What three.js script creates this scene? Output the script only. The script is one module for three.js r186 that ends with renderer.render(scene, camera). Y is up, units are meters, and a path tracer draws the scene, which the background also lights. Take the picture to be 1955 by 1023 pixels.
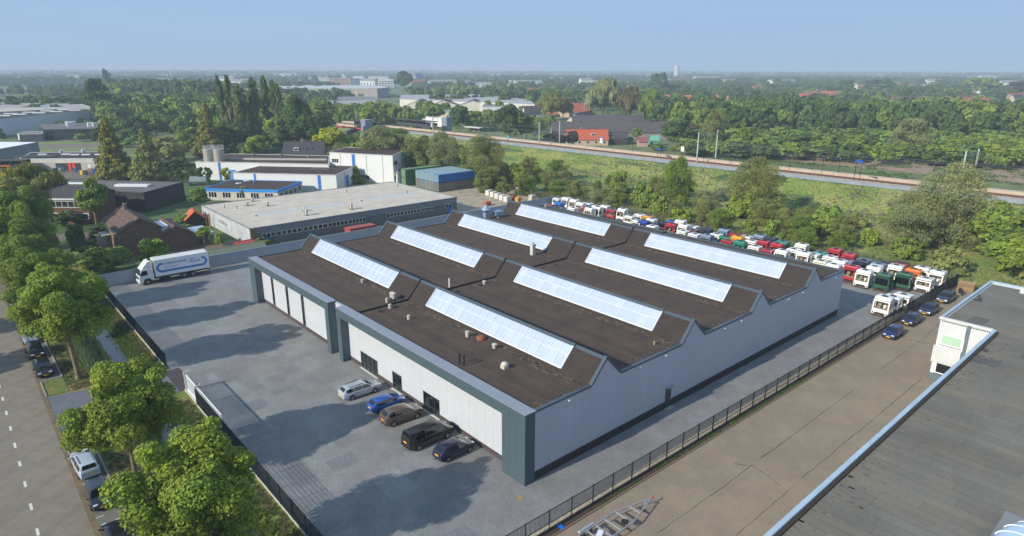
import * as THREE from 'three';
import { mergeGeometries, toCreasedNormals } from 'three/addons/utils/BufferGeometryUtils.js';
import { RoundedBoxGeometry } from 'three/addons/geometries/RoundedBoxGeometry.js';

// ---------------------------------------------------------------- camera, sky, sun, exposure
const scene = new THREE.Scene();
const CAM = new THREE.Vector3(-33.001, 35, 35.7493), FOC = 1236.3663, PITCH = 0.297765, YAW = 0.8490157, ROLL = 0.00193;
const camera = new THREE.PerspectiveCamera(44.951, 1024 / 536, 0.5, 30000);
const fh = new THREE.Vector3(Math.cos(YAW), 0, -Math.sin(YAW)), rt0 = new THREE.Vector3(Math.sin(YAW), 0, Math.cos(YAW));
const FW = fh.clone().multiplyScalar(Math.cos(PITCH)).add(new THREE.Vector3(0, -Math.sin(PITCH), 0));
const up0 = new THREE.Vector3().crossVectors(rt0, FW);
const RT = rt0.clone().multiplyScalar(Math.cos(ROLL)).addScaledVector(up0, Math.sin(ROLL));
const UPV = up0.clone().multiplyScalar(Math.cos(ROLL)).addScaledVector(rt0, -Math.sin(ROLL));
camera.position.copy(CAM);
camera.quaternion.setFromRotationMatrix(new THREE.Matrix4().makeBasis(RT, UPV, FW.clone().negate()));
camera.updateMatrixWorld();
scene.add(camera);

// hazy summer sky: pale at the horizon, deeper blue overhead, a few thin veils of high cloud
const SKYW = 1024, SKYH = 512;
{
  const d = new Float32Array(SKYW * SKYH * 4);
  const h = (x, y) => { const s = Math.sin(x * 127.1 + y * 311.7) * 43758.5453; return s - Math.floor(s); };
  const vn = (x, y, px) => { const xi = Math.floor(x), yi = Math.floor(y), fx = x - xi, fy = y - yi, w = (i) => ((i % px) + px) % px; const sx = fx * fx * (3 - 2 * fx), sy = fy * fy * (3 - 2 * fy); return (h(w(xi), yi) * (1 - sx) + h(w(xi + 1), yi) * sx) * (1 - sy) + (h(w(xi), yi + 1) * (1 - sx) + h(w(xi + 1), yi + 1) * sx) * sy; };
  for (let j = 0; j < SKYH; j++) for (let i = 0; i < SKYW; i++) {
    const el = ((j + 0.5) / SKYH - 0.5) * Math.PI, e = Math.max(el, 0) / (Math.PI / 2), u = i / SKYW;
    const t = 1 - Math.pow(1 - e, 3.0);
    let r = 0.345 * (1 - t) + 0.30 * t, g = 0.485 * (1 - t) + 0.45 * t, b = 0.685 * (1 - t) + 0.76 * t;
    const lift = Math.exp(-Math.pow((e - 0.1) / 0.09, 2)); r += 0.012 * lift; g += 0.03 * lift; b += 0.085 * lift;
    const c = vn(u * 24, e * 60, 24) * 0.5 + vn(u * 48, e * 140, 48) * 0.3 + vn(u * 96, e * 300, 96) * 0.2;
    const lo = vn(u * 7, e * 14, 7); const k = (0.925 + 0.09 * c + 0.085 * lo) * 0.935; const o = (j * SKYW + i) * 4;
    d[o] = r * k; d[o + 1] = g * k; d[o + 2] = b * (0.965 + 0.03 * c + 0.035 * lo) * 0.92; d[o + 3] = 1;
  }
  const t = new THREE.DataTexture(d, SKYW, SKYH, THREE.RGBAFormat, THREE.FloatType);
  t.mapping = THREE.EquirectangularReflectionMapping; t.magFilter = THREE.LinearFilter; t.minFilter = THREE.LinearFilter; t.needsUpdate = true;
  scene.background = t; scene.environment = t;
}
const sun = new THREE.DirectionalLight(new THREE.Color(1.0, 0.93, 0.80), 5.0);
sun.name = 'sun'; sun.position.set(-100 + 20, 53.2, -8 - 40); sun.target.position.set(20, 0, -40);
sun.castShadow = true; sun.shadow.mapSize.set(4096, 4096); sun.shadow.radius = 1.2;
Object.assign(sun.shadow.camera, { left: -160, right: 160, top: 160, bottom: -160, near: 1, far: 600 });
scene.add(sun, sun.target);
const renderer = new THREE.WebGLRenderer({ antialias: true });
renderer.toneMapping = THREE.LinearToneMapping; renderer.toneMappingExposure = 1.1;
renderer.shadowMap.enabled = true; renderer.setSize(1024, 536);
scene.fog = new THREE.FogExp2(new THREE.Color(0.72, 0.87, 1.0), 0.00033);
// ---------------------------------------------------------------- helpers
let SEED = 7; const rnd = () => { SEED = (SEED + 0x6D2B79F5) | 0; let t = Math.imul(SEED ^ (SEED >>> 15), 1 | SEED); t = (t + Math.imul(t ^ (t >>> 7), 61 | t)) ^ t; return ((t ^ (t >>> 14)) >>> 0) / 4294967296; };
const rr = (a, b) => a + (b - a) * rnd(), pick = (a) => a[Math.floor(rnd() * a.length)], lerp = (a, b, t) => a + (b - a) * t, clamp = (x, a, b) => Math.min(b, Math.max(a, x));
const V = (x, y, z) => new THREE.Vector3(x, y, z);
// a pixel of the photograph to the point where its ray meets the level y = h
function G(px, py, h = 0) { const d = FW.clone().addScaledVector(RT, (px - 977.5) / FOC).addScaledVector(UPV, -(py - 511.5) / FOC); return CAM.clone().addScaledVector(d, (h - CAM.y) / d.y); }
function pxOf(p) { const v = p.clone().sub(CAM), z = v.dot(FW); return [977.5 + FOC * v.dot(RT) / z, 511.5 - FOC * v.dot(UPV) / z, z]; }
function heightFor(p, py) { let lo = 0, hi = 120; for (let i = 0; i < 40; i++) { const m = (lo + hi) / 2; if (pxOf(V(p.x, p.y + m, p.z))[1] > py) lo = m; else hi = m; } return lo; }
const used = {};
function numbered(n) { const k = used[n] = (used[n] ?? -1) + 1; return k ? `${n}_${String(k).padStart(3, '0')}` : n; }
function tag(o, label, category, group, kind) { if (label) o.userData.label = label; if (category) o.userData.category = category; if (group) o.userData.group = group; if (kind) o.userData.kind = kind; return o; }
function thing(name, label, category, pos = [0, 0, 0], turn = 0, group) { const o = new THREE.Group(); o.name = numbered(name); o.position.set(...pos); o.rotation.y = turn; tag(o, label, category, group); scene.add(o); return o; }
function part(name, geo, m, parent) { const o = new THREE.Mesh(Array.isArray(geo) ? merge(geo) : geo, m); o.name = parent ? name : numbered(name); o.castShadow = o.receiveShadow = true; (parent || scene).add(o); return o; }
function struct(name, geo, m, label) { const o = part(name, geo, m); tag(o, label, null, null, 'structure'); return o; }
function copyOf(root, pos, turn = 0, label, group, scl) { const r = root.clone(); r.name = numbered(root.name.replace(/_\d{3}$/, '')); r.userData = { ...root.userData }; r.position.set(...pos); r.rotation.y = turn; if (scl) r.scale.set(...scl); if (label) r.userData.label = label; if (group) r.userData.group = group; scene.add(r); return r; }
function merge(list) { list = list.map((g) => { const h = g.index ? g.toNonIndexed() : g; for (const k of Object.keys(h.attributes)) if (!['position', 'normal', 'uv'].includes(k)) h.deleteAttribute(k); if (!h.attributes.uv) h.setAttribute('uv', new THREE.BufferAttribute(new Float32Array(h.attributes.position.count * 2), 2)); if (!h.attributes.normal) h.computeVertexNormals(); return h; }); return list.length === 1 ? list[0] : mergeGeometries(list); }
// uv in metres from the face's own plane
function mUV(g) { g = g.index ? g.toNonIndexed() : g; const p = g.attributes.position, n = g.attributes.normal, uv = new Float32Array(p.count * 2); for (let i = 0; i < p.count; i++) { const nx = Math.abs(n.getX(i)), ny = Math.abs(n.getY(i)), nz = Math.abs(n.getZ(i)), x = p.getX(i), y = p.getY(i), z = p.getZ(i); if (ny >= nx && ny >= nz) { uv[2 * i] = x; uv[2 * i + 1] = z; } else if (nx >= nz) { uv[2 * i] = z; uv[2 * i + 1] = y; } else { uv[2 * i] = x; uv[2 * i + 1] = y; } } g.setAttribute('uv', new THREE.BufferAttribute(uv, 2)); return g; }
// box from min to max corner
function bb(x0, x1, y0, y1, z0, z1) { const g = new THREE.BoxGeometry(Math.abs(x1 - x0), Math.abs(y1 - y0), Math.abs(z1 - z0)); g.translate((x0 + x1) / 2, (y0 + y1) / 2, (z0 + z1) / 2); return mUV(g); }
function cbox(w, h, d, x = 0, y = 0, z = 0, ry = 0) { const g = new THREE.BoxGeometry(w, h, d); const m = mUV(g); if (ry) m.rotateY(ry); m.translate(x, y, z); return m; }
function rbox(w, h, d, r, x = 0, y = 0, z = 0, seg = 2) { const g = new RoundedBoxGeometry(w, h, d, seg, r); g.translate(x, y, z); return g; }
function cyl(r0, r1, h, x = 0, y = 0, z = 0, n = 12, open = false) { const g = new THREE.CylinderGeometry(r1, r0, h, n, 1, open); g.translate(x, y + h / 2, z); return g; }
function rod(a, b, r, n = 6, r2 = r) { const d = b.clone().sub(a), L = d.length(), g = new THREE.CylinderGeometry(r2, r, L, n, 1); g.translate(0, L / 2, 0); g.applyQuaternion(new THREE.Quaternion().setFromUnitVectors(V(0, 1, 0), d.normalize())); g.translate(a.x, a.y, a.z); return g; }
// box bar between two points, w across (horizontal), h thick
function bar(a, b, w, h) { const d = b.clone().sub(a), L = d.length(), g = new THREE.BoxGeometry(w, h, L); g.applyMatrix4(new THREE.Matrix4().lookAt(b, a, Math.abs(d.y) > 0.99 * L ? V(1, 0, 0) : V(0, 1, 0))); g.translate((a.x + b.x) / 2, (a.y + b.y) / 2, (a.z + b.z) / 2); return g; }
// polygon [x,z] as a level sheet at y with uv in metres
function sheet(pts, y, holes = []) { const s = new THREE.Shape(pts.map(([x, z]) => new THREE.Vector2(x, -z))); for (const h of holes) s.holes.push(new THREE.Path(h.map(([x, z]) => new THREE.Vector2(x, -z)))); const g = new THREE.ShapeGeometry(s); g.rotateX(-Math.PI / 2); g.translate(0, y, 0); return mUV(g); }
// polygon in the xy plane pushed from z0 to z1
function pushXY(pts, z0, z1, holes = [], bevel = 0) { const s = new THREE.Shape(pts.map(([x, y]) => new THREE.Vector2(x, y))); for (const h of holes) s.holes.push(new THREE.Path(h.map(([x, y]) => new THREE.Vector2(x, y)))); const g = new THREE.ExtrudeGeometry(s, { depth: Math.abs(z1 - z0) - 2 * bevel, bevelEnabled: bevel > 0, bevelSize: bevel, bevelThickness: bevel, bevelSegments: 1, bevelOffset: -bevel, curveSegments: 6 }); g.translate(0, 0, Math.min(z0, z1) + bevel); return mUV(g); }
function pushZY(pts, x0, x1, holes = [], bevel = 0) { const f = (a) => a.map(([z, y]) => [-z, y]); const g = pushXY(f(pts), x0, x1, holes.map(f), bevel); g.rotateY(Math.PI / 2); return mUV(g); }
// vertical prism from ground polygon
function prism(pts, y0, y1) { const s = new THREE.Shape(pts.map(([x, z]) => new THREE.Vector2(x, -z))); const g = new THREE.ExtrudeGeometry(s, { depth: y1 - y0, bevelEnabled: false }); g.rotateX(-Math.PI / 2); g.translate(0, y0, 0); return mUV(g); }

// ---- procedural textures (tileable noise)
const PERM = new Uint16Array(4096); { for (let i = 0; i < 4096; i++) PERM[i] = Math.floor(rnd() * 65536); }
function vnoise(x, y, per, s = 0) { const xi = Math.floor(x), yi = Math.floor(y), fx = x - xi, fy = y - yi, w = (i) => ((i % per) + per) % per, q = (a, b) => PERM[(w(a) * 71 + w(b) * 397 + s * 1031) & 4095] / 65535; const sx = fx * fx * (3 - 2 * fx), sy = fy * fy * (3 - 2 * fy); return lerp(lerp(q(xi, yi), q(xi + 1, yi), sx), lerp(q(xi, yi + 1), q(xi + 1, yi + 1), sx), sy); }
function fbm(u, v, f, oct, s = 0) { let a = 0.5, t = 0, n = 0; for (let o = 0; o < oct; o++) { t += a * vnoise(u * f, v * f, f, s + o); n += a; a *= 0.55; f *= 2; } return t / n; }
function tex(size, metres, fn, srgb = true, sizeY = size, metresY = metres) { const d = new Uint8Array(size * sizeY * 4); for (let j = 0; j < sizeY; j++) for (let i = 0; i < size; i++) { const c = fn(i / size, j / sizeY, i, j), o = (j * size + i) * 4; d[o] = clamp(c[0], 0, 255); d[o + 1] = clamp(c[1], 0, 255); d[o + 2] = clamp(c[2], 0, 255); d[o + 3] = 255; } const t = new THREE.DataTexture(d, size, sizeY); t.wrapS = t.wrapT = THREE.RepeatWrapping; t.magFilter = THREE.LinearFilter; t.minFilter = THREE.LinearMipmapLinearFilter; t.generateMipmaps = true; if (srgb) t.colorSpace = THREE.SRGBColorSpace; t.repeat.set(1 / metres, 1 / metresY); t.needsUpdate = true; return t; }
const mix3 = (a, b, t) => [lerp(a[0], b[0], t), lerp(a[1], b[1], t), lerp(a[2], b[2], t)], mul3 = (a, k) => [a[0] * k, a[1] * k, a[2] * k];
const T = {};
T.grime = tex(512, 9, (u, v) => { const k = 218 + 34 * fbm(u, v, 4, 5, 3) + 10 * (fbm(u, v, 128, 1, 9) - 0.5); const s = fbm(u, v * 0.25 + 0.1, 16, 3, 14); return mul3([k, k, k - 2], 1 - 0.08 * s); });
T.clean = tex(256, 11, (u, v) => { const k = 242 + 12 * (fbm(u, v, 4, 4, 103) - 0.5) + 5 * (fbm(u, v, 64, 1, 109) - 0.5); return [k, k, k - 1]; });
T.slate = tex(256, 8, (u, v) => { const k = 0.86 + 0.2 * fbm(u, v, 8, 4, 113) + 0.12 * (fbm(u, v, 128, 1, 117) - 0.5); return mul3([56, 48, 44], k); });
T.paving = tex(1024, 16, (u, v) => { const bx = u * 160, row = Math.floor(bx), by = v * 80 + (row % 2) * 0.5, col = Math.floor(by), e = Math.min(bx - row, row + 1 - bx) < 0.08 || Math.min(by - col, col + 1 - by) < 0.05; const h = PERM[(row * 131 + (col % 80) * 37) & 4095] / 65535; const k = (e ? 0.86 : 1) * (0.95 + 0.1 * h) * (0.9 + 0.2 * fbm(u, v, 8, 5, 2)); return mul3([150, 152, 152], k); });
T.asphalt = tex(512, 7, (u, v) => { const k = 0.84 + 0.2 * fbm(u, v, 8, 5, 5) + 0.16 * (fbm(u, v, 128, 2, 6) - 0.5); return mul3([138, 131, 119], k); });
T.lot = tex(1024, 26, (u, v) => { const a = fbm(u, v, 3, 5, 11), b = fbm(u, v, 12, 4, 17), k = 0.9 + 0.12 * a + 0.1 * (b - 0.5) + 0.12 * (fbm(u, v, 256, 2, 6) - 0.5); return mul3(mix3([139, 125, 107], [145, 131, 109], clamp((b - 0.4) * 2, 0, 1)), k); });
T.sand = tex(512, 8, (u, v) => { const a = fbm(u, v, 5, 5, 21); return mul3(mix3([168, 152, 126], [134, 128, 116], clamp((a - 0.4) * 3, 0, 1)), 0.88 + 0.24 * fbm(u, v, 64, 2, 8)); });
T.pale = tex(256, 6, (u, v) => mul3([222, 208, 182], 0.82 + 0.26 * fbm(u, v, 12, 4, 121)));
T.verge = tex(1024, 22, (u, v) => { const a = fbm(u, v, 6, 5, 31), b = fbm(u, v, 24, 4, 33), c = fbm(u, v, 200, 2, 35); const green = mix3([78, 100, 36], [104, 116, 46], c), dry = mix3([150, 128, 84], [126, 104, 66], c); return mul3(mix3(green, dry, clamp((a * 0.6 + b * 0.4 - 0.47) * 6, 0, 1)), 0.8 + 0.4 * c); });
T.meadow = tex(1024, 40, (u, v) => { const a = fbm(u, v, 5, 5, 41), b = fbm(u, v, 40, 3, 43), c = fbm(u, v, 220, 2, 45); let k = mix3([108, 128, 54], [142, 144, 76], clamp((a - 0.38) * 3.4, 0, 1)); k = mix3(k, [150, 128, 88], clamp((b * 0.5 + a * 0.5 - 0.6) * 6, 0, 0.7)); return mul3(k, 0.72 + 0.56 * c); });
T.lawn = tex(512, 14, (u, v) => { const c = fbm(u, v, 100, 3, 55), a = fbm(u, v, 5, 4, 51); return mul3(mix3([92, 124, 38], [118, 138, 58], a), 0.78 + 0.44 * c); });
T.field = tex(512, 320, (u, v) => { const a = fbm(u, v, 4, 5, 61), c = fbm(u, v, 90, 3, 63); return mul3(mix3([70, 92, 46], [112, 118, 72], clamp((a - 0.35) * 3, 0, 1)), 0.8 + 0.4 * c); });
T.soil = tex(512, 18, (u, v) => { const a = fbm(u, v, 8, 5, 71); return mul3([150, 128, 106], 0.76 + 0.4 * a); });
// bitumen felt laid in strips: u runs along a strip, v across
T.felt = tex(512, 12, (u, v) => { const r = v * 12, row = Math.floor(r), f = r - row, off = PERM[(row * 77) & 4095] / 65535, seam = f < 0.05 || f > 0.97; const joint = Math.abs(((u + off) % 1) - 0.5) < 0.003; const tone = 0.95 + 0.1 * PERM[(row * 193) & 4095] / 65535; const streak = fbm(u, v * 0.999, 6, 4, 81), fine = fbm(u, v, 128, 2, 83); const k = tone * (0.88 + 0.14 * streak + 0.18 * (fine - 0.5)) * (seam || joint ? 0.8 : 1); return mul3(mix3([82, 69, 59], [94, 79, 65], clamp((streak - 0.45) * 2, 0, 1)), k); });
T.feltGrey = tex(1024, 20, (u, v) => { const r = v * 20, row = Math.floor(r), f = r - row, off = PERM[(row * 57) & 4095] / 65535, seam = f < 0.045; const un = ((u + off) % 0.5), joint = un < 0.002; const tone = 0.965 + 0.07 * PERM[(row * 193 + Math.floor((u + off) * 2) * 29) & 4095] / 65535; const a = fbm(u, v, 5, 5, 85); const k = tone * (0.86 + 0.2 * a + 0.12 * (fbm(u, v, 200, 2, 87) - 0.5)) * (seam || joint ? 0.8 : 1); return mul3(mix3([119, 117, 108], [128, 121, 106], clamp((fbm(u, v, 9, 4, 89) - 0.5) * 4, 0, 1)), k); });
T.tile = tex(256, 3.2, (u, v) => { const r = v * 10, f = r - Math.floor(r), c = u * 12, g = c - Math.floor(c), h = PERM[(Math.floor(r) * 41 + Math.floor(c) * 97) & 4095] / 65535; const k = (0.8 + 0.3 * h) * (f < 0.14 ? 0.72 : 1) * (g < 0.12 ? 0.86 : 1) * (0.85 + 0.3 * fbm(u, v, 6, 3, 91)); return [235 * k, 235 * k, 235 * k]; });
T.brick = tex(512, 2.5, (u, v) => { const r = v * 40, row = Math.floor(r), c = u * 12 + (row % 2) * 0.5, col = Math.floor(c), m = r - row < 0.16 || c - col < 0.07, h = PERM[(row * 41 + (col % 12) * 97) & 4095] / 65535; return m ? [150, 138, 124] : mul3([136, 113, 97], 0.74 + 0.46 * h); });
T.ballast = tex(512, 4, (u, v) => { const c = fbm(u, v, 90, 2, 95); return mul3([112, 98, 84], 0.6 + 0.8 * c); });
T.board = tex(256, 4, (u, v) => { const c = u * 20, f = c - Math.floor(c), h = PERM[(Math.floor(c) * 97) & 4095] / 65535; return mul3([235, 235, 235], (f < 0.1 ? 0.62 : 1) * (0.86 + 0.14 * h) * (0.9 + 0.1 * fbm(u, v, 8, 3, 99))); });
T.barkT = tex(128, 1.2, (u, v) => mul3([150, 136, 116], 0.6 + 0.7 * fbm(u, v * 0.3, 16, 3, 97)));

// ---- materials
const mats = {};
function mat(hex, rough = 0.8, o = {}) { const key = hex + '|' + rough + '|' + JSON.stringify({ ...o, map: o.map && o.map.uuid }); if (!mats[key]) mats[key] = new THREE.MeshStandardMaterial({ color: hex, roughness: rough, side: THREE.DoubleSide, ...o }); return mats[key]; }
const plain = (hex, rough = 0.8, o = {}) => mat(hex, rough, o), dirty = (hex, rough = 0.8, o = {}) => mat(hex, rough, { map: T.grime, ...o });
const clean = (hex, rough = 0.6, o = {}) => mat(hex, rough, { map: T.clean, ...o });
const paint = (hex) => { const k = 'car' + hex; return mats[k] ||= new THREE.MeshPhysicalMaterial({ color: hex, roughness: 0.42, metalness: 0.15, clearcoat: 1, clearcoatRoughness: 0.06, side: THREE.DoubleSide }); };
const GLASS = new THREE.MeshPhysicalMaterial({ color: 0x0a0d10, roughness: 0.06, metalness: 0, clearcoat: 1, clearcoatRoughness: 0.02, side: THREE.DoubleSide });
const WGLASS = new THREE.MeshPhysicalMaterial({ color: 0x11161a, roughness: 0.08, clearcoat: 1, clearcoatRoughness: 0.03, side: THREE.DoubleSide });
const RUBBER = plain(0x17171a, 0.9), BLACK = plain(0x1b1c1f, 0.7), STEEL = plain(0x9a9ea2, 0.45, { metalness: 0.7 }), WHITE = clean(0xe8e8e4, 0.55), DARKGREEN = plain(0x20302e, 0.6);
// ---------------------------------------------------------------- the ground: one sheet with the ditch cut in and the railway bank raised
const railX = (z) => 155.8 + 0.0615 * (z + 56);           // foot of the near platform wall
const BANK = 4.4;
function groundY(x, z) {
  let y = 0;
  const inDitch = (z > -82 && z < -46.8) || (z > -36 && z < 40);
  if (inDitch && x > -24.2 && x < -18.2) { if (x <= -22.3) y = -1.15 * (x + 24.2) / 1.9; else if (x >= -19.7) y = -1.15 * (-18.2 - x) / 1.5; else y = -1.15; }
  const s = x - railX(z);
  if (z > -330 && z < 900) { if (s > -17 && s < 0.2) y = BANK * clamp((s + 17) / 15.5, 0, 1); else if (s >= 0.2 && s < 16) y = BANK; else if (s >= 16 && s < 26) y = BANK * (26 - s) / 10; }
  return y;
}
function lines(list) { const o = []; for (const [a, b, n] of list) for (let i = 0; i < n; i++) o.push(a + (b - a) * i / n); o.push(list[list.length - 1][1]); return o; }
function terrain(xs, zs, fy) {
  const nx = xs.length, nz = zs.length, p = [], uv = [], idx = [];
  for (let j = 0; j < nz; j++) for (let i = 0; i < nx; i++) { p.push(xs[i], fy(xs[i], zs[j]), zs[j]); uv.push(xs[i], zs[j]); }
  for (let j = 0; j < nz - 1; j++) for (let i = 0; i < nx - 1; i++) { const a = j * nx + i, b = a + 1, c = a + nx, d = c + 1; idx.push(a, c, b, b, c, d); }
  const g = new THREE.BufferGeometry(); g.setAttribute('position', new THREE.Float32BufferAttribute(p, 3)); g.setAttribute('uv', new THREE.Float32BufferAttribute(uv, 2)); g.setIndex(idx); g.computeVertexNormals(); return g;
}
{
  const xs = lines([[-14000, -2000, 6], [-2000, -300, 8], [-300, -24.2, 10], [-24.2, -22.3, 1], [-22.3, -19.7, 1], [-19.7, -18.2, 1], [-18.2, 100, 6], [100, 200, 50], [200, 600, 8], [600, 2500, 8], [2500, 14000, 6]]);
  const zs = lines([[-14000, -2500, 6], [-2500, -340, 12], [-340, -329.9, 1], [-329.9, -82.01, 16], [-82.01, -81.99, 1], [-81.99, -46.81, 8], [-46.81, -46.79, 1], [-46.79, -36.01, 3], [-36.01, -35.99, 1], [-35.99, 39.9, 12], [39.9, 40.1, 1], [40.1, 900, 12], [900, 3000, 5], [3000, 14000, 5]]);
  struct('ground', terrain(xs, zs, groundY), mat(0xffffff, 1, { map: T.field }), 'green fields and rough grassland reaching to the horizon');
  // near grass of the verge and the meadow with its own scale of growth, laid just above the field sheet
  struct('verge_grass', terrain(lines([[-27.0, -24.2, 2], [-24.2, -22.3, 1], [-22.3, -19.7, 1], [-19.7, -18.2, 1], [-18.2, -16.9, 1]]), lines([[-110, -82.01, 4], [-82.01, -81.99, 1], [-81.99, -46.81, 6], [-46.81, -46.79, 1], [-46.79, -36.01, 2], [-36.01, -35.99, 1], [-35.99, 39.9, 10]]), (x, z) => groundY(x, z) + 0.006), mat(0xffffff, 1, { map: T.verge }), 'patchy dry roadside grass along the ditch');
  struct('embankment_meadow', terrain(lines([[92, 136, 6], [136, 166, 30]]), lines([[-250, -86, 20], [-86, 60, 30], [60, 300, 10]]), (x, z) => Math.min(groundY(x, z), BANK - 0.02) + 0.008 + (x > 96 && x - railX(z) < -1 ? 0.28 * (fbm((x + 300) / 640, (z + 300) / 640, 160, 2, 5) - 0.4) : 0)), mat(0xffffff, 1, { map: T.meadow }), 'rough flowering grass on the railway bank');
  struct('ditch_water', sheet([[-22.9, -81.9], [-19.2, -81.9], [-19.2, -46.9], [-22.9, -46.9]], -0.82), new THREE.MeshPhysicalMaterial({ color: 0x23261f, roughness: 0.06, clearcoat: 0.4, side: THREE.DoubleSide }), 'dull ditch water beside the street');
  struct('ditch_water', sheet([[-22.9, -35.9], [-19.2, -35.9], [-19.2, 38], [-22.9, 38]], -0.82), new THREE.MeshPhysicalMaterial({ color: 0x23261f, roughness: 0.06, clearcoat: 0.4, side: THREE.DoubleSide }), 'dull ditch water near the driveway');
}
// sheet with coarse patchy tone as vertex colour over the fine map
function patchy(x0, x1, z0, z1, y, step, lo, hi, s, hole) {
  const nx = Math.ceil((x1 - x0) / step), nz = Math.ceil((z1 - z0) / step), p = [], uv = [], c = [], idx = [];
  for (let j = 0; j <= nz; j++) for (let i = 0; i <= nx; i++) { const x = lerp(x0, x1, i / nx), z = lerp(z0, z1, j / nz); p.push(x, y, z); uv.push(x, z); const k = lerp(lo, hi, fbm((x + 200) / 800, (z + 200) / 800, 90, 4, s)) * (0.97 + 0.06 * rnd()); c.push(k, k, k * 1.01); }
  for (let j = 0; j < nz; j++) for (let i = 0; i < nx; i++) { const a = j * (nx + 1) + i, b = a + 1, d = a + nx + 1, e = d + 1; idx.push(a, d, b, b, d, e); }
  const g = new THREE.BufferGeometry(); g.setAttribute('position', new THREE.Float32BufferAttribute(p, 3)); g.setAttribute('uv', new THREE.Float32BufferAttribute(uv, 2)); g.setAttribute('color', new THREE.Float32BufferAttribute(c, 3)); g.setIndex(idx); g.computeVertexNormals(); return g;
}
const fenceZ = (x) => 5.35 + 0.0186 * (x + 3.3);
{
  const yard = struct('yard_paving', patchy(-16.9, 93, -86.2, 5.4, 0.02, 1.1, 0.84, 1.14, 3), mat(0xdad8d4, 0.92, { map: T.paving, vertexColors: true }), 'grey concrete block paving of the yard');
  // relaid rectangles of newer and older blocks
  const laid = []; const patch = (x, z, w, d) => { if (laid.some(([a, b, c, e]) => x < a + c + 0.3 && x + w + 0.3 > a && z < b + e + 0.3 && z + d + 0.3 > b)) return; laid.push([x, z, w, d]); part('paving_patch', bb(x, x + w, 0.02, 0.026, z, z + d), mat(pick([0xd0cecb, 0xe2e1de, 0xc8c9cb, 0xd8d4cd, 0xdcdad7]), 0.92, { map: T.paving }), yard); };
  for (let i = 0; i < 240; i++) patch(rr(-16, -4), rr(-84, 2), rr(0.9, 3.8), rr(1.2, 5));
  for (let i = 0; i < 16; i++) patch(rr(0, 60), rr(0.4, 2.2), rr(3, 8), rr(0.6, 1.6));
  struct('sand_edging', sheet([[-40, 4.55], [93, 5.6], [93, 6.95], [-40, fenceZ(-40) - 0.12]], 0.028), mat(0xffffff, 0.95, { map: T.pale }), 'pale sandy edging strip inside the bar fence');
  for (const [px, py, r, c, l] of [[547, 632, 0.55, 0xd6d2c4, 'round pale manhole cover in the yard'], [556, 637, 0.4, 0x9c8458, 'round rusty manhole cover in the yard'], [993, 951, 0.38, 0xb59768, 'round tan manhole cover beside the building corner']]) { const g = G(px, py, 0.03); const m = thing('manhole_cover', l, 'manhole cover', [g.x, 0.018, g.z]); part('rim', new THREE.RingGeometry(r * 0.86, r, 24).rotateX(-Math.PI / 2).translate(0, 0.02, 0), plain(0x77736a, 0.8), m); part('lid', cyl(r * 0.85, r * 0.85, 0.016, 0, 0, 0, 20), dirty(c, 0.8), m); }
  struct('driveway', sheet([[-29.05, -46.95], [-29.05, -36.3], [-26.6, -37.4], [-17.6, -38.7], [-17.6, -45.25], [-26, -46.2]], 0.03), mat(0xaeb4be, 0.92, { map: T.paving }), 'grey paved driveway crossing the ditch');
  struct('gate_threshold', sheet([[-17.6, -45.25], [-17.6, -38.7], [-15.6, -38.4], [-15.9, -45.4]], 0.032), mat(0x7d6b70, 0.92, { map: T.paving }), 'purple brown paved strip in the gateway');
  struct('street', sheet([[-36.4, -320], [-29.52, -320], [-29.52, 60], [-36.4, 60]], 0.018), mat(0xf2efe8, 0.95, { map: T.asphalt }), 'grey asphalt street');
  struct('gutter', sheet([[-29.52, -320], [-29.08, -320], [-29.08, 60], [-29.52, 60]], 0.024), mat(0xb9ad9a, 0.95, { map: T.sand }), 'concrete gutter strip along the street');
  for (let i = -2; i < 20; i++) { const z = -21.05 - 4.09 * i; tag(part('lane_dash', bb(-32.93, -32.73, 0.018, 0.023, z - 0.55, z + 0.55), dirty(0xe9e8e2, 0.8)), null, null, null, 'structure'); }
  // parking bays with kerbs
  const bay = (z0, z1) => { struct('parking_bay', sheet([[-29.08, z0], [-27.12, z0], [-27.12, z1], [-29.08, z1]], 0.022), mat(0xb9b2a8, 0.95, { map: T.paving }), 'brown grey paved roadside parking strip'); const kerb = struct('kerb', [bb(-27.12, -26.98, 0, 0.13, z0, z1)], dirty(0xa8a297, 0.9), 'low concrete kerb beside the parking strip'); return kerb; };
  bay(-100, -51.6); bay(-32, 20);
  struct('kerb', [bb(-29.08, -27.0, 0, 0.12, -51.72, -51.6), bb(-29.2, -29.06, 0, 0.12, -51.6, -47.1)], dirty(0xa8a297, 0.9), 'low concrete kerb at the parking strip end');
  struct('kerb', [bb(-29.08, -27.0, 0, 0.12, -32.0, -31.88), bb(-29.2, -29.06, 0, 0.12, -36.2, -31.9)], dirty(0xa8a297, 0.9), 'low concrete kerb by the driveway mouth');
  struct('verge_strip', sheet([[-29.06, -51.6], [-26.98, -51.6], [-26.98, -47.05], [-29.06, -47.05]], 0.05), mat(0xffffff, 1, { map: T.verge }), 'dry grass corner beside the driveway');
  struct('verge_strip', sheet([[-29.06, -36.1], [-26.98, -37.0], [-26.98, -32.0], [-29.06, -32.0]], 0.05), mat(0xffffff, 1, { map: T.verge }), 'grass corner below the driveway');
  struct('far_verge', sheet([[-60, -320], [-36.6, -320], [-36.6, 60], [-60, 60]], 0.012), mat(0xffffff, 1, { map: T.verge }), 'grass on the far side of the street');
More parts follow.
